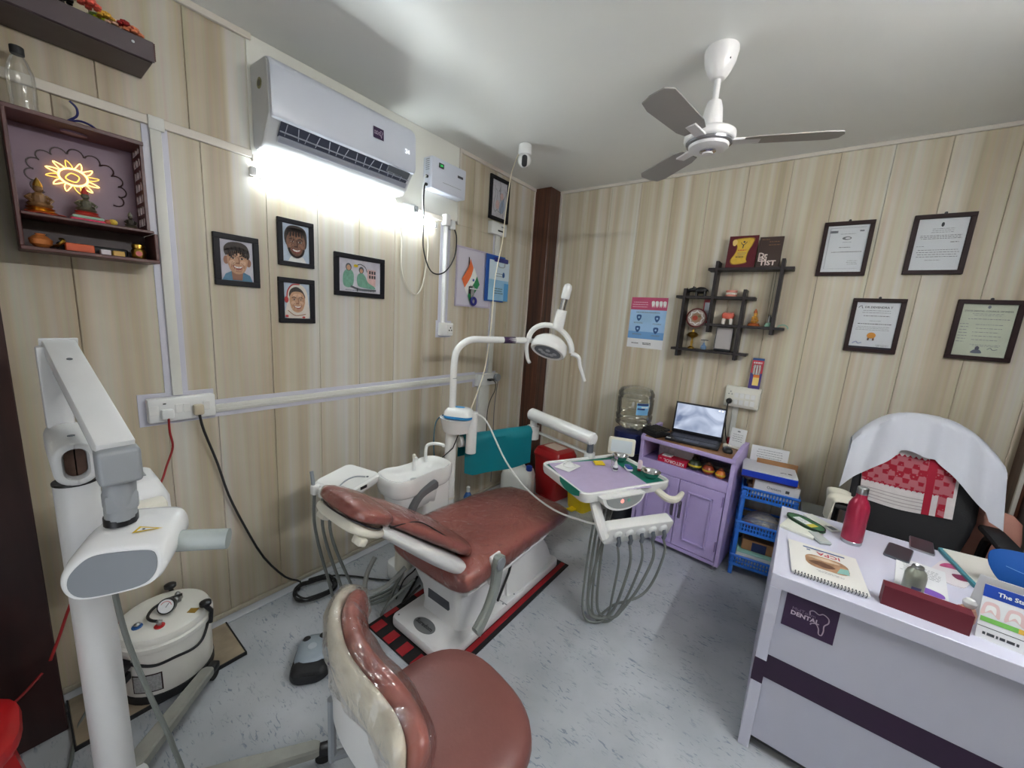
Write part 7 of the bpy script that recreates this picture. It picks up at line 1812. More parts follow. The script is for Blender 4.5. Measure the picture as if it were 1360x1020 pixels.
clay('painted_pot', 'orange painted pot at the end of the cabinet bay', 0.545, 0.05, 0.80, mat('pot_orange', (206, 112, 36), 0.4, var=0.3, vscale=60), mat('pot_redbrown', (120, 56, 34), 0.4))
cabbox('steel_tray', 'dull grey tray at the back of the cabinet bay', 'tray', 0.37, 0.20, 0.632, 0.59, 0.30, 0.660, mat('tray_grey', (130, 130, 130), 0.4))
# laptop
LA = math.radians(3.0)
lp = thing('laptop', 'open black laptop with a bright desktop on the cabinet', 'laptop', (1.590, -0.225, CZ), LA)
MB().box((-0.172, -0.118, 0.0), (0.172, 0.112, 0.018), 0.005, 2).build('base', mat('laptop_black', (34, 34, 40), 0.35), lp, world=False)
MB().box((-0.155, -0.035, 0.0182), (0.155, 0.085, 0.0186)).build('keyboard_well', mat('key_well', (18, 18, 22), 0.5), lp, world=False, smooth=0)
for r_ in range(5):
    for k in range(14):
        MB().box((-0.150 + k * 0.0216, -0.030 + r_ * 0.0225, 0.0186), (-0.150 + k * 0.0216 + 0.0185, -0.030 + r_ * 0.0225 + 0.0190, 0.0206)).build('key', mat('key_black', (44, 44, 50), 0.45), lp, world=False, smooth=0)
MB().box((-0.055, -0.110, 0.0182), (0.045, -0.045, 0.0186)).build('touchpad', mat('touchpad', (48, 48, 56), 0.35), lp, world=False, smooth=0)
MB().box((-0.165, -0.112, 0.0182), (-0.135, -0.09, 0.0185)).build('sticker', PAPER, lp, world=False, smooth=0)
Ms = Matrix.Translation((0, 0.108, 0.018)) @ Matrix.Rotation(math.radians(-7), 4, 'X')
MB(Ms).box((-0.172, -0.004, 0.0), (0.172, 0.004, 0.232), 0.003, 2).build('screen_lid', MATS['laptop_black'], lp, world=False)
def screen_mat():
    m = bpy.data.materials.new('desktop_glow'); m.use_nodes = True; nt = m.node_tree; L = nt.links.new
    b = nt.nodes['Principled BSDF']; b.inputs['Roughness'].default_value = 0.25
    tc = nt.nodes.new('ShaderNodeTexCoord'); gr = nt.nodes.new('ShaderNodeTexNoise'); gr.inputs['Scale'].default_value = 6; gr.inputs['Distortion'].default_value = 1.0
    L(tc.outputs['Object'], gr.inputs['Vector'])
    r = nt.nodes.new('ShaderNodeValToRGB'); r.color_ramp.elements[0].position = 0.32; r.color_ramp.elements[0].color = lin((92, 106, 136)); r.color_ramp.elements[1].position = 0.66; r.color_ramp.elements[1].color = lin((186, 196, 216))
    L(gr.outputs['Fac'], r.inputs['Fac']); L(r.outputs['Color'], b.inputs['Emission Color']); b.inputs['Emission Strength'].default_value = 0.22; b.inputs['Base Color'].default_value = (0.02, 0.02, 0.02, 1)
    return m
MB(Ms).box((-0.161, -0.0046, 0.024), (0.161, -0.0041, 0.220)).build('screen', screen_mat(), lp, world=False, smooth=0)
ICN = mat('desktop_icon', (220, 226, 240), 0.5, emit=0.25)
for (x, z) in ((0.118, 0.205), (0.138, 0.205)): MB(Ms).box((x, -0.0050, z), (x + 0.012, -0.0046, z + 0.010)).build('icon', ICN, lp, world=False, smooth=0)
# black card printer stack
t = thing('black_keypad_box', 'black ribbed box at the corner of the oak top beside the laptop', 'box', on_cab(0.07, 0.08, CZ), math.radians(-28))
MB().box((-0.075, -0.07, 0.0), (0.07, 0.075, 0.034), 0.006, 2).build('body', BLACK, t, world=False)
MB(Matrix.Rotation(math.radians(6), 4, 'X')).box((-0.072, -0.06, 0.034), (0.066, 0.078, 0.050), 0.005, 2).build('cover', BLACKM, t, world=False)
for k in range(5): MB(Matrix.Rotation(math.radians(6), 4, 'X')).box((-0.065, -0.045 + k * 0.025, 0.050), (0.065, -0.030 + k * 0.025, 0.053)).build('rib', BLACK, t, world=False, smooth=0)
# mouse, card stand, small pots
t = thing('computer_mouse', 'small black mouse on the oak top', 'mouse', (1.818, -0.292, CZ), 0.3)
R = [[Vector((x, y, z)) for x, y in rrect(w, d, 0.02, 5)] for w, d, z in ((0.052, 0.085, 0.0), (0.056, 0.09, 0.008), (0.052, 0.08, 0.022), (0.034, 0.05, 0.032), (0.01, 0.02, 0.034))]
MB().rings(R).build('shell', BLACK, t, world=False, smooth=50)
MB().box((-0.002, 0.012, 0.028), (0.002, 0.03, 0.034), 0.001, 1).build('wheel', GREYD, t, world=False)
t = thing('card_stand', 'white acrylic card stand with small print at the end of the oak top', 'card stand', (1.848, -0.145, CZ), math.radians(-10))
Mq = Matrix.Translation((0, 0, 0)) @ frame_of((0, 0, 0.012), (1, 0, 0), (0, 0.18, 1))
MB(Mq).box((-0.048, 0.0, -0.003), (0.048, 0.125, 0.0), 0.001, 1).build('plate', PAPER, t, world=False, smooth=0)
MB().box((-0.052, -0.025, 0.0), (0.052, 0.045, 0.010), 0.003, 2).build('foot', mat('foot_white', (226, 222, 216), 0.3), t, world=False)
f = Flat(MC.inverted() @ MC @ Mq); f.oval(0, 0.105, 0.010, 0.005, INK); f.lines(-0.034, 0.034, 0.03, 0.09, 4, INK, 0.003, 3, 0.2); f.mb.build('print', f.mats, t, world=False, smooth=0, fix=False)
o = MB().lathe([(0.014, 0), (0.018, 0.006), (0.018, 0.05), (0.020, 0.055)], c=(1.800, -0.10, CZ), n=14).build('red_cup', mat('cup_red', (150, 26, 40), 0.35)); tag(o, 'small dark red cup behind the laptop screen', 'cup')
o = MB().lathe([(0.016, 0), (0.018, 0.004), (0.016, 0.022), (0.006, 0.028)], c=(1.790, -0.185, CZ), n=14).build('cream_pot', CREAM); tag(o, 'tiny cream pot next to the card stand', 'pot')
o = MB().lathe([(0.010, 0), (0.012, 0.004), (0.010, 0.014), (0.004, 0.018)], c=(1.812, -0.215, CZ), n=12).build('peach_cap', mat('peach', (226, 190, 160), 0.5)); tag(o, 'tiny peach coloured cap in front of the card stand', 'cap')

# ---------------------------------------------------------------- blue plastic rack
RA = math.radians(6.0)
rk = thing('plastic_rack', 'blue three-tier plastic rack beside the purple cabinet', 'rack', (1.945, -0.365, 0), RA)
RW_, RD_ = 0.30, 0.24
for (x, y) in ((0.0, 0.0), (RW_ - 0.026, 0.0), (0.0, RD_ - 0.026), (RW_ - 0.026, RD_ - 0.026)):
    MB().box((x, y, 0.0), (x + 0.026, y + 0.026, 0.60), 0.006, 2).build('post', BLUEP, rk, world=False)
for (zb_, zt_) in ((0.07, 0.150), (0.31, 0.390), (0.545, 0.625)):
    bk = MB().box((0.008, 0.008, zb_), (RW_ - 0.008, RD_ - 0.008, zb_ + 0.005)).build('basket_floor', BLUEP, rk, world=False, smooth=0)
    for a, b in (((0.0, -0.006, zt_ - 0.016), (RW_, 0.004, zt_)), ((0.0, RD_ - 0.004, zt_ - 0.016), (RW_, RD_ + 0.006, zt_)), ((-0.006, 0, zt_ - 0.016), (0.004, RD_, zt_)), ((RW_ - 0.004, 0, zt_ - 0.016), (RW_ + 0.006, RD_, zt_))):
        MB().box(a, b, 0.003, 1).build('basket_rim', BLUEP, rk, world=False, smooth=0)
    for a, b in (((0.0, -0.003, zb_), (RW_, 0.003, zb_ + 0.018)), ((-0.003, 0, zb_), (0.003, RD_, zb_ + 0.018)), ((RW_ - 0.003, 0, zb_), (RW_ + 0.003, RD_, zb_ + 0.018)), ((0, RD_ - 0.003, zb_), (RW_, RD_ + 0.003, zb_ + 0.018)), ((0.0, -0.003, zb_ + 0.036), (RW_, 0.002, zb_ + 0.043))):
        MB().box(a, b).build('basket_side', BLUEP, rk, world=False, smooth=0)
    for k in range(15):
        x = 0.032 + k * (RW_ - 0.068) / 14
        MB().box((x - 0.0035, -0.0025, zb_ + 0.016), (x + 0.0035, 0.002, zt_ - 0.014)).build('basket_bar', BLUEP, rk, world=False, smooth=0)
    for k in range(11):
        y = 0.034 + k * (RD_ - 0.068) / 10
        MB().box((-0.002, y - 0.0035, zb_ + 0.016), (0.002, y + 0.0035, zt_ - 0.014)).build('basket_bar', BLUEP, rk, world=False, smooth=0)
MR = FRAME[rk]
def rbox(name, label, cat, x0, y0, z0, x1, y1, z1, m, r=0.002):
    o = MB(MR).box((x0, y0, z0), (x1, y1, z1), r, 1).build(name, m, smooth=0); return tag(o, label, cat)
KRAFT = mat('kraft_brown', (160, 116, 76), 0.6, var=0.1, vscale=20)
rbox('kraft_carton', 'open brown carton on the top tier of the blue rack', 'box', 0.05, 0.03, 0.551, 0.29, 0.215, 0.690, KRAFT)
t = thing('white_blue_box', 'flat white box with a bright blue front on top of the rack', 'box', tuple(MR @ Vector((0.13, 0.1, 0.69))), RA)
MB(MR).box((-0.020, -0.01, 0.700), (0.272, 0.235, 0.745), 0.001, 1).build('lid', mat('box_white', (206, 208, 214), 0.4), t, smooth=0)
MB(MR).box((-0.0205, -0.0112, 0.6995), (0.2725, -0.0098, 0.738)).build('front_band', mat('box_blue', (20, 58, 186), 0.35), t, smooth=0)
MB(MR).box((-0.018, -0.008, 0.690), (0.270, 0.233, 0.700)).build('tray', mat('box_maroon', (70, 40, 60), 0.5), t, smooth=0)
f = Flat(MR @ Matrix.Translation((0.215, 0.06, 0.745))); f.oval(0.02, 0.0, 0.012, 0.010, INKD); f.stroke([(-0.03, -0.01), (-0.015, 0.0), (0.0, -0.006)], 0.008, INKD); f.build('print', t)
t = thing('white_carton', 'white carton with a dark printed word tucked in the top tier of the rack', 'box', tuple(MR @ Vector((0.19, 0.0, 0.57))), RA)
Mw_ = MR @ Matrix.Translation((0.055, 0.012, 0.588)) @ Matrix.Rotation(math.radians(3), 4, 'Y')
MB(Mw_).box((0.0, -0.006, 0.0), (0.235, 0.016, 0.105), 0.001, 1).build('carton', mat('carton_white', (214, 212, 214), 0.45), t, smooth=0)
lettering('Osstem', 0.024, INKD, t, Mw_ @ frame_of((0.105, -0.0065, 0.066), (1, 0, 0), (0, 0, 1)))
Flat(Mw_ @ frame_of((0.105, -0.0065, 0.066), (1, 0, 0), (0, 0, 1))).rect(0.060, -0.008, 0.080, 0.010, INKD).build('mark', t)
rbox('brown_packet', 'narrow dark brown packet leaning in the top tier of the rack', 'packet', 0.028, 0.016, 0.551, 0.05, 0.10, 0.64, mat('packet_brown', (84, 60, 50), 0.5))
o = MB(MR).box((0.02, 0.225, 0.60), (0.23, 0.230, 0.850), 0.0, 1).build('printed_sheet', PAPER, smooth=0); f = Flat(MR @ frame_of((0.125, 0.2245, 0.80), (1, 0, 0), (0, 0, 1))); f.lines(-0.08, 0.08, -0.03, 0.035, 4, INK, 0.003, 6, 0.2); f.build('print', o); tag(o, 'white printed sheet standing behind the boxes on the rack', 'paper')
rbox('kraft_flap', 'brown carton flap sticking up behind the white and blue box', 'flap', 0.06, 0.19, 0.69, 0.285, 0.2, 0.775, KRAFT)
# bag in the second tier
bm_ = MB(MR); R = []
for i in range(9):
    q = i / 8; x = 0.03 + 0.235 * q; h = 0.10 * math.sin(PI * q) ** 0.5 + 0.02
    R.append([Vector((x, 0.11 + (0.085 * math.sin(PI * min(max(q, .06), .94)) ** 0.4) * math.cos(a) * (1 + 0.15 * mnoise.noise(Vector((i * 1.3, a * 2, 3)))), 0.318 + h / 2 + h / 2 * math.sin(a) * (1 + 0.25 * mnoise.noise(Vector((i * 1.7, a * 1.5, 8)))))) for a in [2 * PI * k / 14 for k in range(14)]])
bag = thing('plastic_bag', 'crumpled clear plastic bag of small items in the middle tier', 'bag', tuple(MR @ Vector((0.15, 0.11, 0.318))), RA)
bm_.rings(R).build('film', BAGFILM, bag, smooth=50)
for k, (x, y, c) in enumerate(((0.07, 0.10, (150, 40, 50)), (0.12, 0.08, (90, 90, 96)), (0.17, 0.12, (200, 196, 196)), (0.21, 0.09, (120, 80, 110)))):
    MB(MR).box((x - 0.02, y - 0.02, 0.322), (x + 0.022, y + 0.02, 0.352), 0.006, 2).build('content', mat('bag_item_%d' % k, c, 0.45), bag)
# papers and parcel in the lowest tier
rbox('paper_stack', 'stack of white papers in the lowest tier of the rack', 'papers', 0.03, 0.015, 0.076, 0.27, 0.215, 0.165, mat('paper_stack', (214, 216, 212), 0.55))
rbox('green_folder', 'pale green folder on the papers in the lowest tier', 'folder', 0.03, 0.012, 0.166, 0.275, 0.215, 0.176, mat('folder_mint', (150, 200, 184), 0.5))
rbox('parcel', 'brown parcel with a dark blue label in the lowest tier', 'parcel', 0.055, 0.05, 0.177, 0.235, 0.20, 0.250, KRAFT)
o = MB(MR).box((0.110, 0.0485, 0.180), (0.190, 0.0498, 0.240)).build('parcel_label', mat('label_navy', (34, 48, 90), 0.45), bpy.data.objects['parcel'])

# ---------------------------------------------------------------- reception desk
DX0, DX1, DY0, DY1, DZ = 2.155, 3.095, -1.555, -0.862, 0.75
dk = thing('office_desk', 'white laminate office desk with a dark violet stripe and clinic sign', 'desk', ((DX0 + DX1) / 2, (DY0 + DY1) / 2, 0))
MB().box((DX0, DY0, DZ - 0.052), (DX1, DY1, DZ), 0.0015, 1).build('top', DESK, dk, smooth=0)
MB().box((DX0, DY0, 0.0), (DX0 + 0.036, DY1, DZ - 0.052), 0.0015, 1).build('side_panel', DESK, dk, smooth=0)
MB().box((DX1 - 0.036, DY0, 0.0), (DX1, DY1, DZ - 0.052), 0.0015, 1).build('side_panel', DESK, dk, smooth=0)
MB().box((DX0 + 0.036, DY0 + 0.022, 0.045), (DX1 - 0.036, DY0 + 0.040, DZ - 0.052)).build('front_panel', mat('desk_front', (190, 191, 206), 0.3, var=0.015, vscale=2), dk, smooth=0)
STRIPE = mat('stripe_violet', (44, 18, 52), 0.4)
MB().box((DX0 + 0.036, DY0 + 0.0205, 0.316), (DX1 - 0.036, DY0 + 0.022, 0.414)).build('stripe', STRIPE, dk, smooth=0)
MB().box((DX0 - 0.0008, DY0 - 0.0008, 0.300), (DX0 + 0.0362, DY1 * 0 + DY0 + 0.03, 0.398)).build('stripe', STRIPE, dk, smooth=0)
MB().box((DX0 + 0.036, DY0 + 0.0215, 0.036), (DX1 - 0.036, DY0 + 0.030, 0.046)).build('painted_shade_strip', BLACK, dk, smooth=0)  # solid black strip standing in for the shade under the front panel
# clinic sign on the front
sg = thing('clinic_sign', 'dark violet clinic sign with a tooth outline on the desk front', 'sign', (2.28, DY0 + 0.02, 0.555))
Mq = frame_of((2.283, DY0 + 0.0215, 0.624), (1, 0, 0), (0, 0, 1))
MB(Mq).box((-0.074, -0.066, 0), (0.074, 0.066, 0.0015)).build('plate', DEEPVIOLET, sg, smooth=0)
Mq2 = Mq @ Matrix.Translation((0, 0, 0.0015))
lettering('MidTown', 0.0175, mat('sign_dim', (128, 110, 136), 0.5), sg, Mq2 @ Matrix.Translation((-0.018, 0.012, -0.0006)))
lettering('DENTAL', 0.0215, SIGNTXT, sg, Mq2 @ Matrix.Translation((-0.013, -0.005, -0.0006)), bold=0.0007)
Flat(Mq2, 0.0004).stroke([(0.000, 0.014), (-0.002, 0.026), (0.008, 0.032), (0.022, 0.026), (0.034, 0.033), (0.049, 0.024), (0.051, 0.008), (0.042, -0.008), (0.043, -0.028), (0.040, -0.046), (0.032, -0.044), (0.029, -0.026), (0.020, -0.012), (0.008, -0.016), (0.006, -0.022)], 0.0036, SIGNTXT).build('tooth_outline', sg)

# ---------------------------------------------------------------- things on the desk
def dbox(name, label, cat, cx, cy, w, d, h, m, rot=0.0, z=DZ, r=0.002, group=None):
    o = MB(Matrix.Translation((cx, cy, z)) @ Matrix.Rotation(math.radians(rot), 4, 'Z')).box((-w / 2, -d / 2, 0), (w / 2, d / 2, h), r, 1).build(name, m, smooth=0)
    return tag(o, label, cat, group)
# spiral notebook (upside down to us)
nb = thing('spiral_notebook', 'white spiral notebook with an oval street photo on the desk edge', 'notebook', (2.31, -1.37, DZ), math.radians(3))
Mn = Matrix.Translation((2.308, -1.372, DZ)) @ Matrix.Rotation(math.radians(4), 4, 'Z')
MB(Mn).box((-0.106, -0.128, 0.0), (0.106, 0.130, 0.009), 0.001, 1).build('pages', PAPER, nb, smooth=0)
MB(Mn).box((-0.108, -0.130, 0.009), (0.108, 0.132, 0.0105)).build('cover', mat('cover_white', (224, 222, 216), 0.4), nb, smooth=0)
f = Flat(Mn @ Matrix.Translation((0, 0, 0.0105)))
BR1 = mat('photo_brown', (166, 128, 96), 0.5, var=0.35, vscale=30); TQ = mat('photo_turq', (130, 180, 172), 0.5)
f.poly([(x, y) for x, y in rrect(0.130, 0.098, 0.036, 5, 0.006, 0.004)], BR1); f.poly([(0.030, -0.040), (0.068, -0.030), (0.070, 0.012), (0.046, 0.004)], TQ); f.poly(smooth2([(-0.05, -0.01), (-0.01, 0.01), (0.03, -0.01), (0.0, -0.03)]), mat('photo_dark', (104, 70, 52), 0.5, var=0.3, vscale=40)); f.poly(smooth2([(-0.05, 0.03), (0.0, 0.045), (0.05, 0.03), (0.0, 0.02)]), mat('photo_sand', (196, 176, 150), 0.5, var=0.2, vscale=30))
f.rect(-0.06, 0.098, 0.07, 0.107, PS); f.lines(-0.04, 0.06, -0.075, -0.060, 2, INK, 0.002, 5)
f.build('print', nb)
lettering('ICPA', 0.034, mat('letter_red', (190, 54, 72), 0.5), nb, Mn @ Matrix.Translation((0.018, 0.076, 0.0105)) @ Matrix.Rotation(PI, 4, 'Z'), bold=0.0004)
lettering('x', 0.026, PS, nb, Mn @ Matrix.Translation((-0.044, 0.083, 0.0105)) @ Matrix.Rotation(PI, 4, 'Z'))
mbk = MB(Mn)
for k in range(22):
    x = -0.098 + k * 0.0093
    mbk.tube([(x + 0.001 * math.sin(a), -0.130 + 0.007 * math.cos(a), 0.0095 + 0.008 * math.sin(a)) for a in [2 * PI * j / 10 for j in range(10)]], 0.0011, 4, closed=True)
mbk.build('spiral', INKD, nb)
# paper pad with a folded mask on it
pd = dbox('paper_pad', 'pale paper pad at the corner of the desk under the mask', 'paper pad', 2.240, -1.052, 0.125, 0.20, 0.012, mat('pad_cream', (222, 222, 210), 0.5), -14)
t = thing('eye_mask', 'green and black sleeping mask with a printed label on the paper pad', 'mask', (2.245, -1.03, DZ + 0.012))
Mm = Matrix.Translation((2.247, -1.035, DZ + 0.012)) @ Matrix.Rotation(math.radians(-40), 4, 'Z')
o2 = smooth2([(-0.085, 0.0), (-0.055, 0.040), (0.0, 0.048), (0.055, 0.040), (0.080, 0.0), (0.045, -0.034), (0.0, -0.038), (-0.050, -0.032)])
MB(Mm).prism(o2, 0, 0.008, 0.003).build('body', mat('mask_green', (44, 92, 58), 0.6, var=0.4, vscale=30), t)
MB(Mm).tube([(x * 1.0, y * 1.0, 0.007) for x, y in o2], 0.003, 5, closed=True).build('binding', BLACKM, t)
f = Flat(Mm @ Matrix.Translation((0, 0, 0.0082))); f.rect(-0.045, -0.022, 0.040, 0.016, PAPER); f.rect(0.02, -0.022, 0.045, 0.02, mat('mask_yellow', (206, 186, 60), 0.5)); f.lines(-0.04, 0.01, -0.018, 0.012, 4, INK, 0.002, 2); f.build('label_print', t)
dbox('cloth_pouch', 'small grey zipped pouch beside the notebook', 'pouch', 2.296, -1.135, 0.05, 0.09, 0.014, mat('pouch_grey', (176, 182, 178), 0.5), 30, r=0.005)
t = thing('medicine_strip', 'white medicine strip with a dark square end behind the mask', 'strip', (2.31, -0.94, DZ))
Mv = Matrix.Translation((2.310, -0.942, DZ)) @ Matrix.Rotation(math.radians(-46), 4, 'Z')
MB(Mv).box((-0.075, -0.024, 0), (0.075, 0.024, 0.006), 0.001, 1).build('card', mat('strip_white', (216, 218, 212), 0.45), t, smooth=0)
Flat(Mv @ Matrix.Translation((0, 0, 0.006))).rect(0.035, -0.014, 0.066, 0.014, INK).build('dark_patch', t)
# steel bottle
bt_ = thing('steel_bottle', 'tall raspberry red steel bottle with a silver cap on the desk', 'bottle', (2.405, -1.058, DZ))
RASP = mat('raspberry', (164, 34, 66), 0.3, metal=0.25, coat=0.2)
bc = (2.405, -1.058, DZ)
MB().lathe([(0.034, 0.0), (0.0355, 0.002), (0.0355, 0.014), (0.0345, 0.015)], c=bc, n=30).build('steel_base', STEEL, bt_)
MB().lathe([(0.0345, 0.014), (0.036, 0.018), (0.036, 0.150), (0.034, 0.172), (0.027, 0.192), (0.019, 0.204), (0.0185, 0.222)], c=bc, n=30).build('body', RASP, bt_, smooth=50)
MB().lathe([(0.0185, 0.220), (0.019, 0.222), (0.019, 0.246), (0.017, 0.249)], c=bc, n=24).build('cap', STEEL, bt_)
# phones
def phone(label, cx, cy, w, d, rot, m):
    t = thing('mobile_phone', label, 'phone', (cx, cy, DZ), math.radians(rot))
    MB().prism(rrect(w, d, 0.010, 4), 0, 0.009, 0.002).build('body', m, t, world=False)
    MB().prism(rrect(w - 0.006, d - 0.006, 0.008, 4), 0.009, 0.0096).build('screen', mat('phone_glass', (48, 48, 54), 0.3), t, world=False)
phone('dark mobile phone lying nearer the red bottle', 2.556, -1.028, 0.076, 0.150, -14, GREYD)
phone('dark mobile phone lying beside the teal clipboard', 2.648, -0.873, 0.074, 0.140, -8, STEEL)
# prescription paper with spray can and purple holder
pp = thing('printed_pad', 'white printed pad with a purple band under the spray can', 'pad', (2.60, -1.19, DZ))
Mv = Matrix.Translation((2.592, -1.195, DZ)) @ Matrix.Rotation(math.radians(-9), 4, 'Z')
MB(Mv).box((-0.066, -0.125, 0), (0.066, 0.125, 0.004)).build('sheets', PAPER, pp, smooth=0)
f = Flat(Mv @ Matrix.Translation((0, 0, 0.004))); f.lines(-0.055, 0.055, 0.005, 0.09, 7, INK, 0.003, 5, 0.2); f.poly(smooth2([(-0.02, -0.118), (0.05, -0.118), (0.054, -0.085), (0.02, -0.075), (-0.02, -0.08)]), mat('pad_violet', (130, 90, 186), 0.5)); f.build('print', pp)
sp = thing('spray_can', 'silver grey rounded spray can behind the maroon name block', 'can', (2.545, -1.343, DZ))
bc = (2.545, -1.343, DZ)
MB().lathe([(0.024, 0.0), (0.027, 0.003), (0.028, 0.01), (0.028, 0.070), (0.024, 0.086), (0.016, 0.095), (0.015, 0.098)], c=bc, n=28).build('body', mat('can_silver', (150, 154, 142), 0.32, metal=0.5), sp, smooth=50)
MB().lathe([(0.015, 0.096), (0.0165, 0.099), (0.0150, 0.104), (0.010, 0.100)], c=bc, n=20).build('collar', STEEL, sp)
a0 = math.atan2(CAM_POS.y - bc[1], CAM_POS.x - bc[0])
MB().grid(lambda u, v: (bc[0] + 0.0284 * math.cos(a0 - 0.1 + 0.9 * u), bc[1] + 0.0284 * math.sin(a0 - 0.1 + 0.9 * u), bc[2] + 0.028 + 0.010 * v), 5, 1).build('label_band', mat('can_label', (84, 80, 120), 0.4), sp, fix=False)
# maroon name block
o = MB(Matrix.Translation((2.548, -1.484, DZ)) @ Matrix.Rotation(math.radians(-1.5), 4, 'Z')).prism([(-0.098, -0.012), (0.098, -0.012), (0.098, 0.030), (-0.098, 0.030)], 0, 0.066).build('name_block', mat('block_maroon', (98, 20, 36), 0.6), smooth=0)
tag(o, 'long maroon name block turned away at the front edge of the desk', 'name block')
# tooth brush holder figure
t = thing('toothbrush_holder', 'small pink and white tooth shaped holder beside the leaflet stand', 'holder', (2.655, -1.40, DZ))
MB().lathe([(0.020, 0), (0.022, 0.005), (0.022, 0.030), (0.016, 0.045)], c=(2.656, -1.405, DZ), n=16).build('cup', mat('holder_peach', (226, 176, 150), 0.45), t)
MB().lathe([(0.010, 0.044), (0.015, 0.052), (0.016, 0.062), (0.010, 0.072), (0.003, 0.074)], c=(2.658, -1.400, DZ), n=16).build('tooth_top', WHITE2, t)
MB().box((2.638, -1.425, DZ + 0.004), (2.646, -1.39, DZ + 0.040), 0.002, 1).build('pink_strip', mat('strip_pink', (232, 130, 140), 0.45), t)
# stages leaflet stand (a folded card tent)
ls = thing('leaflet_stand', 'standing leaflet card headed in white on blue at the desk edge', 'leaflet', (2.76, -1.47, DZ))
Mq = frame_of((2.775, -1.492, DZ), (0.985, -0.10, 0), (0.0, 0.22, 1))
MB(Mq).box((-0.115, 0.0, -0.004), (0.135, 0.160, 0.0)).build('front_sheet', PAPER, ls, smooth=0)
MB(Matrix.Translation((0, 0.075, 0)) @ frame_of((2.775, -1.455, DZ), (0.985, -0.10, 0), (0.0, -0.20, 1))).box((-0.115, 0.0, -0.002), (0.135, 0.165, 0.0)).build('rear_sheet', PAPER, ls, smooth=0)
f = Flat(Mq); f.rect(-0.115, 0.124, 0.135, 0.160, mat('leaf_blue', (28, 70, 170), 0.4))
for k in range(5):
    x = -0.095 + 0.045 * k
    f.poly(smooth2([(x - 0.018, 0.070), (x - 0.014, 0.105), (x, 0.112), (x + 0.014, 0.105), (x + 0.018, 0.070), (x, 0.082)]), mat('leaf_gum', (226, 196, 196), 0.5), same=k > 0)
for k in range(5):
    x = -0.095 + 0.045 * k
    f.poly(smooth2([(x - 0.010, 0.078), (x - 0.008, 0.100), (x + 0.008, 0.100), (x + 0.010, 0.078), (x, 0.090)]), WHP, same=k > 0)
f.rect(-0.112, 0.052, -0.040, 0.066, mat('leaf_green', (120, 190, 90), 0.5)); f.rect(-0.040, 0.052, 0.06, 0.066, mat('leaf_amber', (224, 178, 74), 0.5)); f.rect(0.06, 0.052, 0.135, 0.066, mat('leaf_rose', (214, 110, 90), 0.5)); f.rect(-0.115, 0.036, 0.135, 0.038, INKD); f.lines(-0.105, -0.03, 0.012, 0.026, 1, INKD, 0.008, 9, 0.1)
f.build('print', ls)
lettering('The Stages', 0.0165, WHP, ls, Mq @ Matrix.Translation((-0.088, 0.141, 0.0006)), 'LEFT', bold=0.0004)
lettering('of Gum', 0.0165, WHP, ls, Mq @ Matrix.Translation((0.012, 0.141, 0.0006)), 'LEFT', bold=0.0004)
# pink brochure, teal clipboard, blue mirror, brown case
t = thing('pink_brochure', 'pale brochure with magenta print beside the printed pad', 'brochure', (2.70, -1.06, DZ))
Mv = Matrix.Translation((2.700, -1.065, DZ)) @ Matrix.Rotation(math.radians(-24), 4, 'Z')
MB(Mv).prism(rrect(0.10, 0.21, 0.03, 4), 0, 0.003).build('sheet', mat('brochure_pale', (222, 214, 216), 0.45), t)
f = Flat(Mv @ Matrix.Translation((0, 0, 0.003))); f.poly(smooth2([(-0.04, 0.02), (-0.03, 0.08), (0.03, 0.085), (0.04, 0.03), (0.0, 0.045)]), mat('brochure_magenta', (182, 70, 120), 0.5, var=0.3, vscale=50)); f.poly(smooth2([(0.0, -0.01), (0.03, 0.02), (0.045, -0.02), (0.02, -0.04)]), mat('brochure_wine', (120, 30, 70), 0.5)); f.build('print', t)
t = thing('teal_clipboard', 'teal edged clipboard with a blank white sheet on the desk', 'clipboard', (2.79, -0.98, DZ))
Mv = Matrix.Translation((2.815, -0.985, DZ)) @ Matrix.Rotation(math.radians(8), 4, 'Z')
MB(Mv).prism(rrect(0.20, 0.29, 0.012, 3), 0, 0.014, 0.003).build('tray', mat('clip_teal', (70, 138, 150), 0.35), t)
MB(Mv).prism(rrect(0.178, 0.268, 0.008, 3), 0.014, 0.0165).build('sheet', mat('sheet_cream', (226, 222, 212), 0.55), t)
t = thing('hand_mirror', 'deep blue paddle shaped hand mirror standing among desk papers', 'hand mirror', (2.84, -1.18, DZ))
Mq = frame_of((2.838, -1.170, DZ + 0.012), (0.93, -0.20, 0.0), (0.02, 0.40, 0.92))
o2 = smooth2([(-0.012, 0.0), (0.012, 0.0), (0.020, 0.03), (0.060, 0.055), (0.082, 0.105), (0.075, 0.150), (0.0, 0.168), (-0.075, 0.150), (-0.085, 0.105), (-0.060, 0.055), (-0.020, 0.03)])
MB(Mq).prism(o2, -0.006, 0.006, 0.003).build('paddle', mat('mirror_blue', (22, 78, 150), 0.6, spec=0.2), t)
f = Flat(Mq @ Matrix.Translation((0, 0, 0.006))); f.stroke([(-0.045, 0.105), (0.0, 0.098), (0.05, 0.102)], 0.002, mat('mirror_line', (90, 140, 200), 0.4)); f.build('embossed_line', t)
dbox('brown_case', 'rust brown spectacle case behind the leaflet stand', 'case', 2.800, -1.255, 0.11, 0.045, 0.030, mat('case_rust', (150, 72, 40), 0.45), -8, r=0.01)
# purple rubber band stain like shade of the bottle is real light, nothing to add

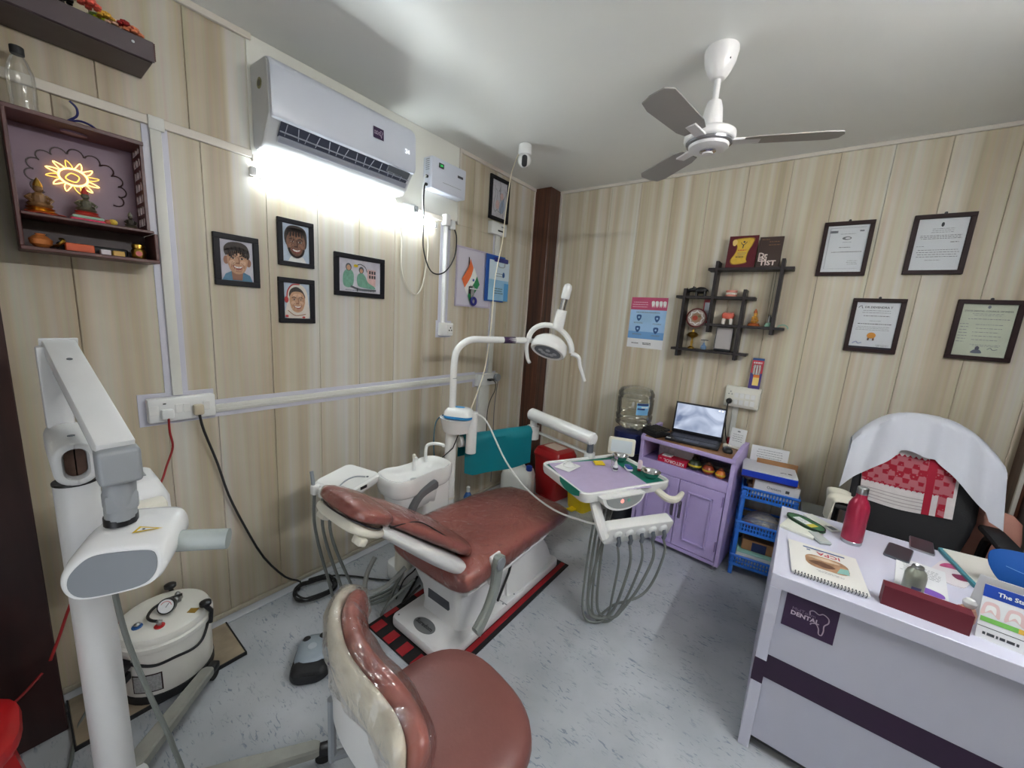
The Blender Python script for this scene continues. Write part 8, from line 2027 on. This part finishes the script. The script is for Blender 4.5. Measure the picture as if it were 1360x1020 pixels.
# ---------------------------------------------------------------- office chair with coat and woven cloth
oc = thing('office_chair', 'black high-back office chair behind the desk', 'office chair', (2.66, -0.55, 0))
MESHB = mat('chair_black', (26, 25, 28), 0.65, bump=0.2, bscale=200)
def backpt(u, z, d=0.0):
    """u -1..1 across; returns point on the curved backrest face"""
    x = 2.655 + 0.225 * u
    y = -0.50 + 0.13 * (z - 0.6) / 0.6 - 0.05 * u * u
    return Vector((x, y - d, z))
R = []
for i in range(9):
    q = i / 8; z = 0.58 + 0.58 * q
    w = (0.80, 0.88, 0.95, 1.0, 1.0, 0.97, 0.90, 0.76, 0.50)[i]
    ring = []
    for k in range(24):
        a = 2 * PI * k / 24
        u = w * math.copysign(abs(math.cos(a)) ** 0.8, math.cos(a)); d = 0.03 * math.copysign(abs(math.sin(a)) ** 0.8, math.sin(a))
        ring.append(backpt(u, z, d))
    R.append(ring)
MB().rings(R).build('backrest', MESHB, oc, smooth=60)
MB().prism(rrect(0.48, 0.46, 0.09, 5, 2.655, -0.66), 0.42, 0.50, 0.03).build('seat', MESHB, oc)
for k in (-1, 1):
    x = 2.655 + k * 0.265
    a = MB().tube(smooth_curve([(x, -0.52, 0.46), (x, -0.50, 0.60), (x, -0.53, 0.74), (x, -0.62, 0.775)]), 0.018, 8).build('arm_post', BLACK, oc)
    MB().cbox((x, -0.64, 0.79), (0.075, 0.25, 0.03), 0.012).build('arm_pad', BLACKM, a)
MB().cyl((2.655, -0.64, 0.08), (2.655, -0.64, 0.42), 0.028, n=14).build('gas_column', BLACK, oc)
for k in range(5):
    a = 2 * PI * k / 5 + 0.3; d = Vector((math.cos(a), math.sin(a), 0)); c = Vector((2.655, -0.64, 0))
    leg = MB().tube([c + Vector((0, 0, 0.11)), c + d * 0.27 + Vector((0, 0, 0.075))], lambda q: 0.026 - 0.008 * q, 8).build('leg', BLACK, oc)
    s = Vector((-d.y, d.x, 0)); e = c + d * 0.27
    MB().cyl(e - s * 0.02 + Vector((0, 0, 0.028)), e + s * 0.02 + Vector((0, 0, 0.028)), 0.028, n=12).build('caster', BLACK, leg)
# coat over the top
COAT = mat('coat_white', (206, 208, 216), 0.75, sheen=0.2)
def coat(u, v):
    uu = -1.16 + 2.32 * u
    rear = 0.22
    # front hem: long at the sides, arched in the middle, ragged
    ztop = 1.235 - 0.11 * abs(uu) ** 2.6
    hem = 1.060 - 0.185 * (max(0.0, abs(uu + 0.03) - 0.26) / 0.75) ** 0.85 - (0.03 if uu > 0.95 else 0)
    front = ztop - hem + 0.06 + 0.010 * math.sin(uu * 9)
    tot = rear + front
    w = v * tot
    if w < rear:
        z = ztop - (rear - w); side = 0.042
        p = backpt(uu, z, -side)
    else:
        d = w - rear
        fold = 0.010 * math.sin(uu * 7 + d * 8) + 0.008 * math.sin(uu * 15 + 1.0)
        if d < 0.06:
            a = PI * d / 0.06 ; z = ztop + 0.018 * math.sin(a); p = backpt(uu, z, -0.042 + 0.104 * (d / 0.06))
        else:
            z = ztop - (d - 0.06); p = backpt(uu * (1 + 0.06 * (d - 0.06) / 0.2), z, 0.062 + fold + 0.03 * (d - 0.06))
    return p
o = MB().grid(coat, 40, 26, 0.003).build('white_coat', COAT, smooth=70); tag(o, 'white coat slung over the top of the office chair', 'coat')
# woven red cloth
def gamosa():
    m = bpy.data.materials.new('woven_red'); m.use_nodes = True; nt = m.node_tree; L = nt.links.new
    b = nt.nodes['Principled BSDF']; b.inputs['Roughness'].default_value = 0.85
    uv = nt.nodes.new('ShaderNodeTexCoord')
    mp = nt.nodes.new('ShaderNodeMapping'); mp.inputs['Rotation'].default_value = (0, 0.785, 0)
    L(uv.outputs['Object'], mp.inputs['Vector'])
    vo = nt.nodes.new('ShaderNodeTexVoronoi'); vo.feature = 'F1'; vo.distance = 'MANHATTAN'; vo.inputs['Scale'].default_value = 26; vo.inputs['Randomness'].default_value = 0.0
    L(mp.outputs['Vector'], vo.inputs['Vector'])
    v2 = nt.nodes.new('ShaderNodeTexVoronoi'); v2.inputs['Scale'].default_value = 60; v2.inputs['Randomness'].default_value = 0.2
    L(mp.outputs['Vector'], v2.inputs['Vector'])
    r1 = nt.nodes.new('ShaderNodeValToRGB'); r1.color_ramp.elements[0].position = 0.62; r1.color_ramp.elements[0].color = (0, 0, 0, 1); r1.color_ramp.elements[1].position = 0.72; r1.color_ramp.elements[1].color = (1, 1, 1, 1)
    L(vo.outputs['Distance'], r1.inputs['Fac'])
    r2 = nt.nodes.new('ShaderNodeValToRGB'); r2.color_ramp.elements[0].position = 0.18; r2.color_ramp.elements[0].color = (1, 1, 1, 1); r2.color_ramp.elements[1].position = 0.26; r2.color_ramp.elements[1].color = (0, 0, 0, 1)
    L(v2.outputs['Distance'], r2.inputs['Fac'])
    mx = nt.nodes.new('ShaderNodeMath'); mx.operation = 'MAXIMUM'; L(r1.outputs['Color'], mx.inputs[0]); L(r2.outputs['Color'], mx.inputs[1])
    ml = nt.nodes.new('ShaderNodeMath'); ml.operation = 'MULTIPLY'; ml.inputs[1].default_value = 0.24; L(mx.outputs[0], ml.inputs[0])
    c = nt.nodes.new('ShaderNodeMix'); c.data_type = 'RGBA'; c.inputs['A'].default_value = lin((156, 10, 38)); c.inputs['B'].default_value = lin((222, 190, 196))
    L(ml.outputs[0], c.inputs['Factor']); L(c.outputs['Result'], b.inputs['Base Color'])
    return m
gm = thing('woven_cloth', 'red and white woven cloth hung over the front of the office chair', 'cloth', (2.63, -0.5, 0.75))
WOV = gamosa(); GWH = mat('cloth_white', (214, 208, 206), 0.85, var=0.05, vscale=50); GRD = mat('cloth_red', (160, 18, 46), 0.85)
def clothpt(a, b):      # a 0..1 across, b 0..1 downwards
    u = -0.92 + 1.58 * a + 0.10 * b * (1 - a) + 0.12 * (b - 0.3) * 0
    z = 1.075 - 0.06 * a * 0 - 0.285 * b - 0.02 * math.sin(a * PI) * b
    return backpt(u, z, 0.036 + 0.004 * math.sin(a * 9 + b * 4))
def sub(a0, a1, b0, b1, off=0.0):
    def fn(u, v):
        p = clothpt(a0 + (a1 - a0) * u, b0 + (b1 - b0) * v); return p + Vector((0, -off, 0))
    return fn
MB().grid(sub(0, 1, 0, 1), 24, 14, 0.002).build('cloth', GWH, gm, smooth=70)
MB().grid(sub(0.0, 0.97, 0.14, 0.66, 0.0012), 24, 8).build('red_field', WOV, gm, smooth=70, fix=False)
MB().grid(sub(0.70, 0.78, 0.10, 1.0, 0.0018), 3, 12).build('red_stripe', GRD, gm, smooth=70, fix=False)
MB().grid(sub(0.84, 0.92, 0.10, 1.0, 0.0018), 3, 12).build('red_stripe', WOV, gm, smooth=70, fix=False)
for row in (0.105, 0.675):
    mb = MB()
    for k in range(16):
        a = 0.02 + k * 0.058; s = 1 if row < 0.3 else -1
        mb.poly([clothpt(a, row + 0.04 * s) + Vector((0, -0.0025, 0)), clothpt(a + 0.05, row + 0.04 * s) + Vector((0, -0.0025, 0)), clothpt(a + 0.025, row) + Vector((0, -0.0025, 0))])
    mb.build('zigzag_border', GRD, gm, smooth=0, fix=False)
for b in (0.77, 0.82, 0.88, 0.93):
    MB().grid(sub(0.0, 0.70, b, b + 0.012, 0.0015), 14, 1).build('thin_line', mat('cloth_grey', (170, 160, 160), 0.85), gm, smooth=70, fix=False)
# cream towel on the arm
def towel(u, v):
    w = -0.16 + 0.32 * v
    y = -0.775 + 0.19 * u
    a = max(-1, min(1, w / 0.05))
    x = 2.390 + 0.050 * (w / abs(w) if abs(w) > 0.05 else a) + 0.012 * math.sin(u * 9 + v * 4)
    z = 0.815 - max(0, abs(w) - 0.045) * 1.0 + 0.008 * math.cos(a * PI / 2) + 0.006 * math.sin(u * 14)
    return Vector((x, y, z))
o = MB().grid(towel, 14, 20, 0.005).build('cream_towel', mat('towel_cream', (216, 212, 196), 0.85), smooth=70); tag(o, 'folded cream towel hanging over the arm of the office chair', 'towel')
# pink padded chair beside it
pk = thing('padded_chair', 'dusky pink padded chair standing beside the office chair', 'chair', (2.95, -0.45, 0))
PK = mat('dusky_pink', (186, 132, 116), 0.6, var=0.05, vscale=10)
R = []
for z, w, d in ((0.50, 0.09, 0.03), (0.60, 0.105, 0.035), (0.74, 0.110, 0.035), (0.82, 0.10, 0.03), (0.85, 0.07, 0.02), (0.858, 0.03, 0.01)):
    R.append([Vector((2.935 + w * math.copysign(abs(math.cos(a)) ** 0.7, math.cos(a)), -0.46 + 0.1 * (z - 0.5) + d * math.copysign(abs(math.sin(a)) ** 0.7, math.sin(a)), z)) for a in [2 * PI * k / 24 for k in range(24)]])
MB().rings(R).build('backrest', PK, pk, smooth=60)
MB().prism(rrect(0.17, 0.24, 0.05, 4, 3.0, -0.59), 0.40, 0.47, 0.02).build('seat', PK, pk)
for (x, y) in ((2.935, -0.68), (3.065, -0.68), (2.935, -0.50), (3.065, -0.50)):
    MB().cyl((x, y, 0.0), (x, y, 0.405), 0.013, n=10).build('leg', STEEL, pk)
MB().cyl((2.96, -0.48, 0.42), (2.95, -0.455, 0.54), 0.016, n=10).build('back_post', STEEL, pk)
# grey carton beside the rack, below the arm
o = dbox('grey_file_box', 'grey file box on the floor between the rack and the office chair', 'box', 2.335, -0.42, 0.16, 0.30, 0.60, mat('file_grey', (110, 112, 110), 0.6), 2, z=0.0)

# ---------------------------------------------------------------- things on the instrument tray
TZ = 0.7405
def on_tray(x, y, z=0.0): return Mt @ Vector((x, y, z))
o = MB(Mt).grid(lambda u, v: (-0.275 + 0.545 * u, -0.205 + 0.405 * v, 0.0030 + (0.0 if True else 0)), 8, 6, 0.0015).build('green_drape', GREENCLOTH, smooth=0); tag(o, 'dark green cloth lining the instrument tray', 'cloth')
MV = Mt @ Matrix.Translation((-0.045, 0.0, 0)) @ Matrix.Rotation(math.radians(-7), 4, 'Z')
def drape(u, v):
    x = -0.235 + 0.435 * u; y = -0.222 + 0.40 * v
    z = 0.0062 + 0.0012 * math.sin(u * 8) * math.sin(v * 7)
    ex = Vector((x, y, 0))
    p = MV @ Vector((x, y, z))
    return p
o = MB().grid(drape, 16, 14, 0.0012).build('lilac_drape', LILAC, smooth=50); tag(o, 'lilac paper drape spread over the instrument tray', 'drape')
# rim lip so that both cloths fold over the near corner
def corner(u, v):
    a = on_tray(-0.285 + 0.02 * v, -0.19 + 0.20 * u, 0.006) ; b = on_tray(-0.305, -0.19 + 0.19 * u, 0.0165); c = on_tray(-0.309, -0.195 + 0.18 * u, -0.006 - 0.022 * math.sin(u * PI))
    t_ = v * 2
    return a.lerp(b, t_) if t_ < 1 else b.lerp(c, t_ - 1)
o = MB().grid(corner, 12, 8, 0.001).build('drape_fold', GREENCLOTH, smooth=60); tag(o, 'green cloth edge folded over the rim of the tray', 'cloth')
ZB = 0.0092
def bowl(label, x, y, r, fill=None):
    t = thing('steel_bowl', label, 'bowl', tuple(on_tray(x, y, ZB)))
    MB().lathe([(r * 0.55, 0.0), (r * 0.62, 0.003), (r * 0.92, 0.022), (r, 0.034), (r * 1.06, 0.036), (r * 0.95, 0.033), (r * 0.85, 0.022), (r * 0.5, 0.006), (0.001, 0.005)], c=tuple(on_tray(x, y, ZB)), n=28).build('bowl', CHROME, t, smooth=60)
    return t
bowl('shiny steel bowl in the near corner of the tray', 0.215, -0.14, 0.052)
t = bowl('shiny steel bowl of small parts at the far side of the tray', 0.215, 0.12, 0.048)
for k in range(5):
    MB().ball(on_tray(0.215 + 0.018 * math.cos(k * 1.3), 0.12 + 0.018 * math.sin(k * 1.3), ZB + 0.016), 0.010, 5).build('metal_part', STEEL, t)
def traybox(name, label, cat, x, y, w, d, h, m, rot=0):
    o = MB(Mt @ Matrix.Translation((x, y, ZB)) @ Matrix.Rotation(math.radians(rot), 4, 'Z')).box((-w / 2, -d / 2, 0), (w / 2, d / 2, h), 0.003, 1).build(name, m, smooth=0); return tag(o, label, cat)
traybox('yellow_box', 'flat yellow endodontic box on the lilac drape', 'box', 0.045, 0.11, 0.062, 0.055, 0.010, YELLOW, -20)
t = thing('gauze_pad', 'white gauze and a round pot lid on the lilac drape', 'gauze', tuple(on_tray(-0.17, 0.13, ZB)))
MB(Mt @ Matrix.Translation((-0.175, 0.12, ZB)) @ Matrix.Rotation(math.radians(25), 4, 'Z')).grid(lambda u, v: (-0.065 + 0.13 * u, -0.05 + 0.10 * v, 0.002 + 0.003 * abs(math.sin(u * 8) * math.sin(v * 6))), 10, 8, 0.0015).build('sheet', mat('gauze_white', (228, 228, 226), 0.8), t, smooth=60)
MB(Mt).lathe([(0.036, ZB + 0.004), (0.038, ZB + 0.007), (0.030, ZB + 0.012), (0.020, ZB + 0.022), (0.006, ZB + 0.026)], c=(-0.160, 0.125, 0), n=22).build('pot_lid', WHITE2, t)
t = thing('dropper_bottle', 'small white dropper bottle with a pointed cap on the tray', 'bottle', tuple(on_tray(0.075, -0.005, ZB)))
MB(Mt).lathe([(0.013, 0), (0.014, 0.002), (0.014, 0.028), (0.008, 0.034)], c=(0.075, -0.005, ZB), n=16).build('body', PAPER, t)
MB(Mt).lathe([(0.010, 0.033), (0.010, 0.042), (0.004, 0.056), (0.002, 0.060)], c=(0.075, -0.005, ZB), n=14).build('cap', WHITE2, t)
MB(Mt).lathe([(0.0143, 0.008), (0.0143, 0.020)], c=(0.075, -0.005, ZB), n=16, cap=False).build('label_band', INKD, t)
t = thing('blue_lidded_case', 'small blue and white case on the tray', 'case', tuple(on_tray(0.165, -0.015, ZB)))
Mv = Mt @ Matrix.Translation((0.165, -0.015, ZB)) @ Matrix.Rotation(math.radians(70), 4, 'Z')
MB(Mv).prism(rrect(0.062, 0.036, 0.010, 3), 0, 0.012, 0.003).build('base', WHITE2, t)
MB(Mv).prism(rrect(0.060, 0.034, 0.010, 3), 0.012, 0.024, 0.004).build('lid', mat('case_blue', (34, 66, 150), 0.35), t)
t = thing('cream_tube', 'upright pink and white tube with a red base on the tray', 'tube', tuple(on_tray(0.215, -0.03, ZB)))
MB(Mt).lathe([(0.012, 0), (0.012, 0.014)], c=(0.222, -0.045, ZB), n=14).build('cap', mat('tube_red', (150, 40, 56), 0.4), t)
MB(Mt).lathe([(0.014, 0.014), (0.014, 0.05), (0.011, 0.062), (0.003, 0.066)], c=(0.222, -0.045, ZB), n=14).build('body', mat('tube_pink', (220, 196, 206), 0.4), t)
MB(Mt).lathe([(0.018, 0), (0.018, 0.05)], c=(0.10, 0.04, ZB), n=18).build('clear_cup', CLEAR)
tag(bpy.data.objects['clear_cup'], 'small clear cup behind the dropper bottle', 'cup')
t = thing('tray_viewer', 'small white film viewer panel standing behind the tray', 'film viewer', tuple(on_tray(0.245, 0.26, -0.02)))
vd = (CAM_POS - Vector((1.30, -0.76, 0.80))); vd.z = 0; vd.normalize(); vx = Vector((-vd.y, vd.x, 0)); vx = Vector((0, 0, 1)).cross(vd)
Mv = frame_of((1.268, -0.770, 0.805), vx, (-vd * 0.18 + Vector((0, 0, 1))).normalized())
MB(Mv).prism(rrect(0.170, 0.112, 0.012, 3), -0.022, 0.0, 0.005).build('case', mat('viewer_white', (226, 222, 208), 0.4), t)
MB(Mv).prism(rrect(0.132, 0.080, 0.004, 2), 0.0, 0.0012).build('panel', mat('viewer_panel', (206, 214, 220), 0.3), t)
MB().tube([Mv @ Vector((0, -0.05, -0.012)), Vector((1.268, -0.80, 0.73)), on_tray(0.10, 0.20, -0.03)], 0.010, 8).build('bracket', WHITE2, t)
# twin of the tube light on the wall beside the desk (out of the picture, it casts the desk shadow)
t = thing('tube_light', 'lit tube light on the wall beside the desk', 'tube light', (RW, -2.1, 2.40))
MB().box((RW - 0.018, -2.68, 2.392), (RW, -1.42, 2.428), 0.003, 1).build('batten', WHITE, t, smooth=0)
MB().tube([(RW - 0.034, -2.66, 2.41), (RW - 0.034, -1.44, 2.41)], 0.0135, 12).build('lit_tube', LIT2, t)
for y in (-2.672, -1.428):
    MB().box((RW - 0.05, y - 0.012, 2.393), (RW - 0.016, y + 0.012, 2.427), 0.003, 1).build('end_cap', WHITE, t, smooth=0)
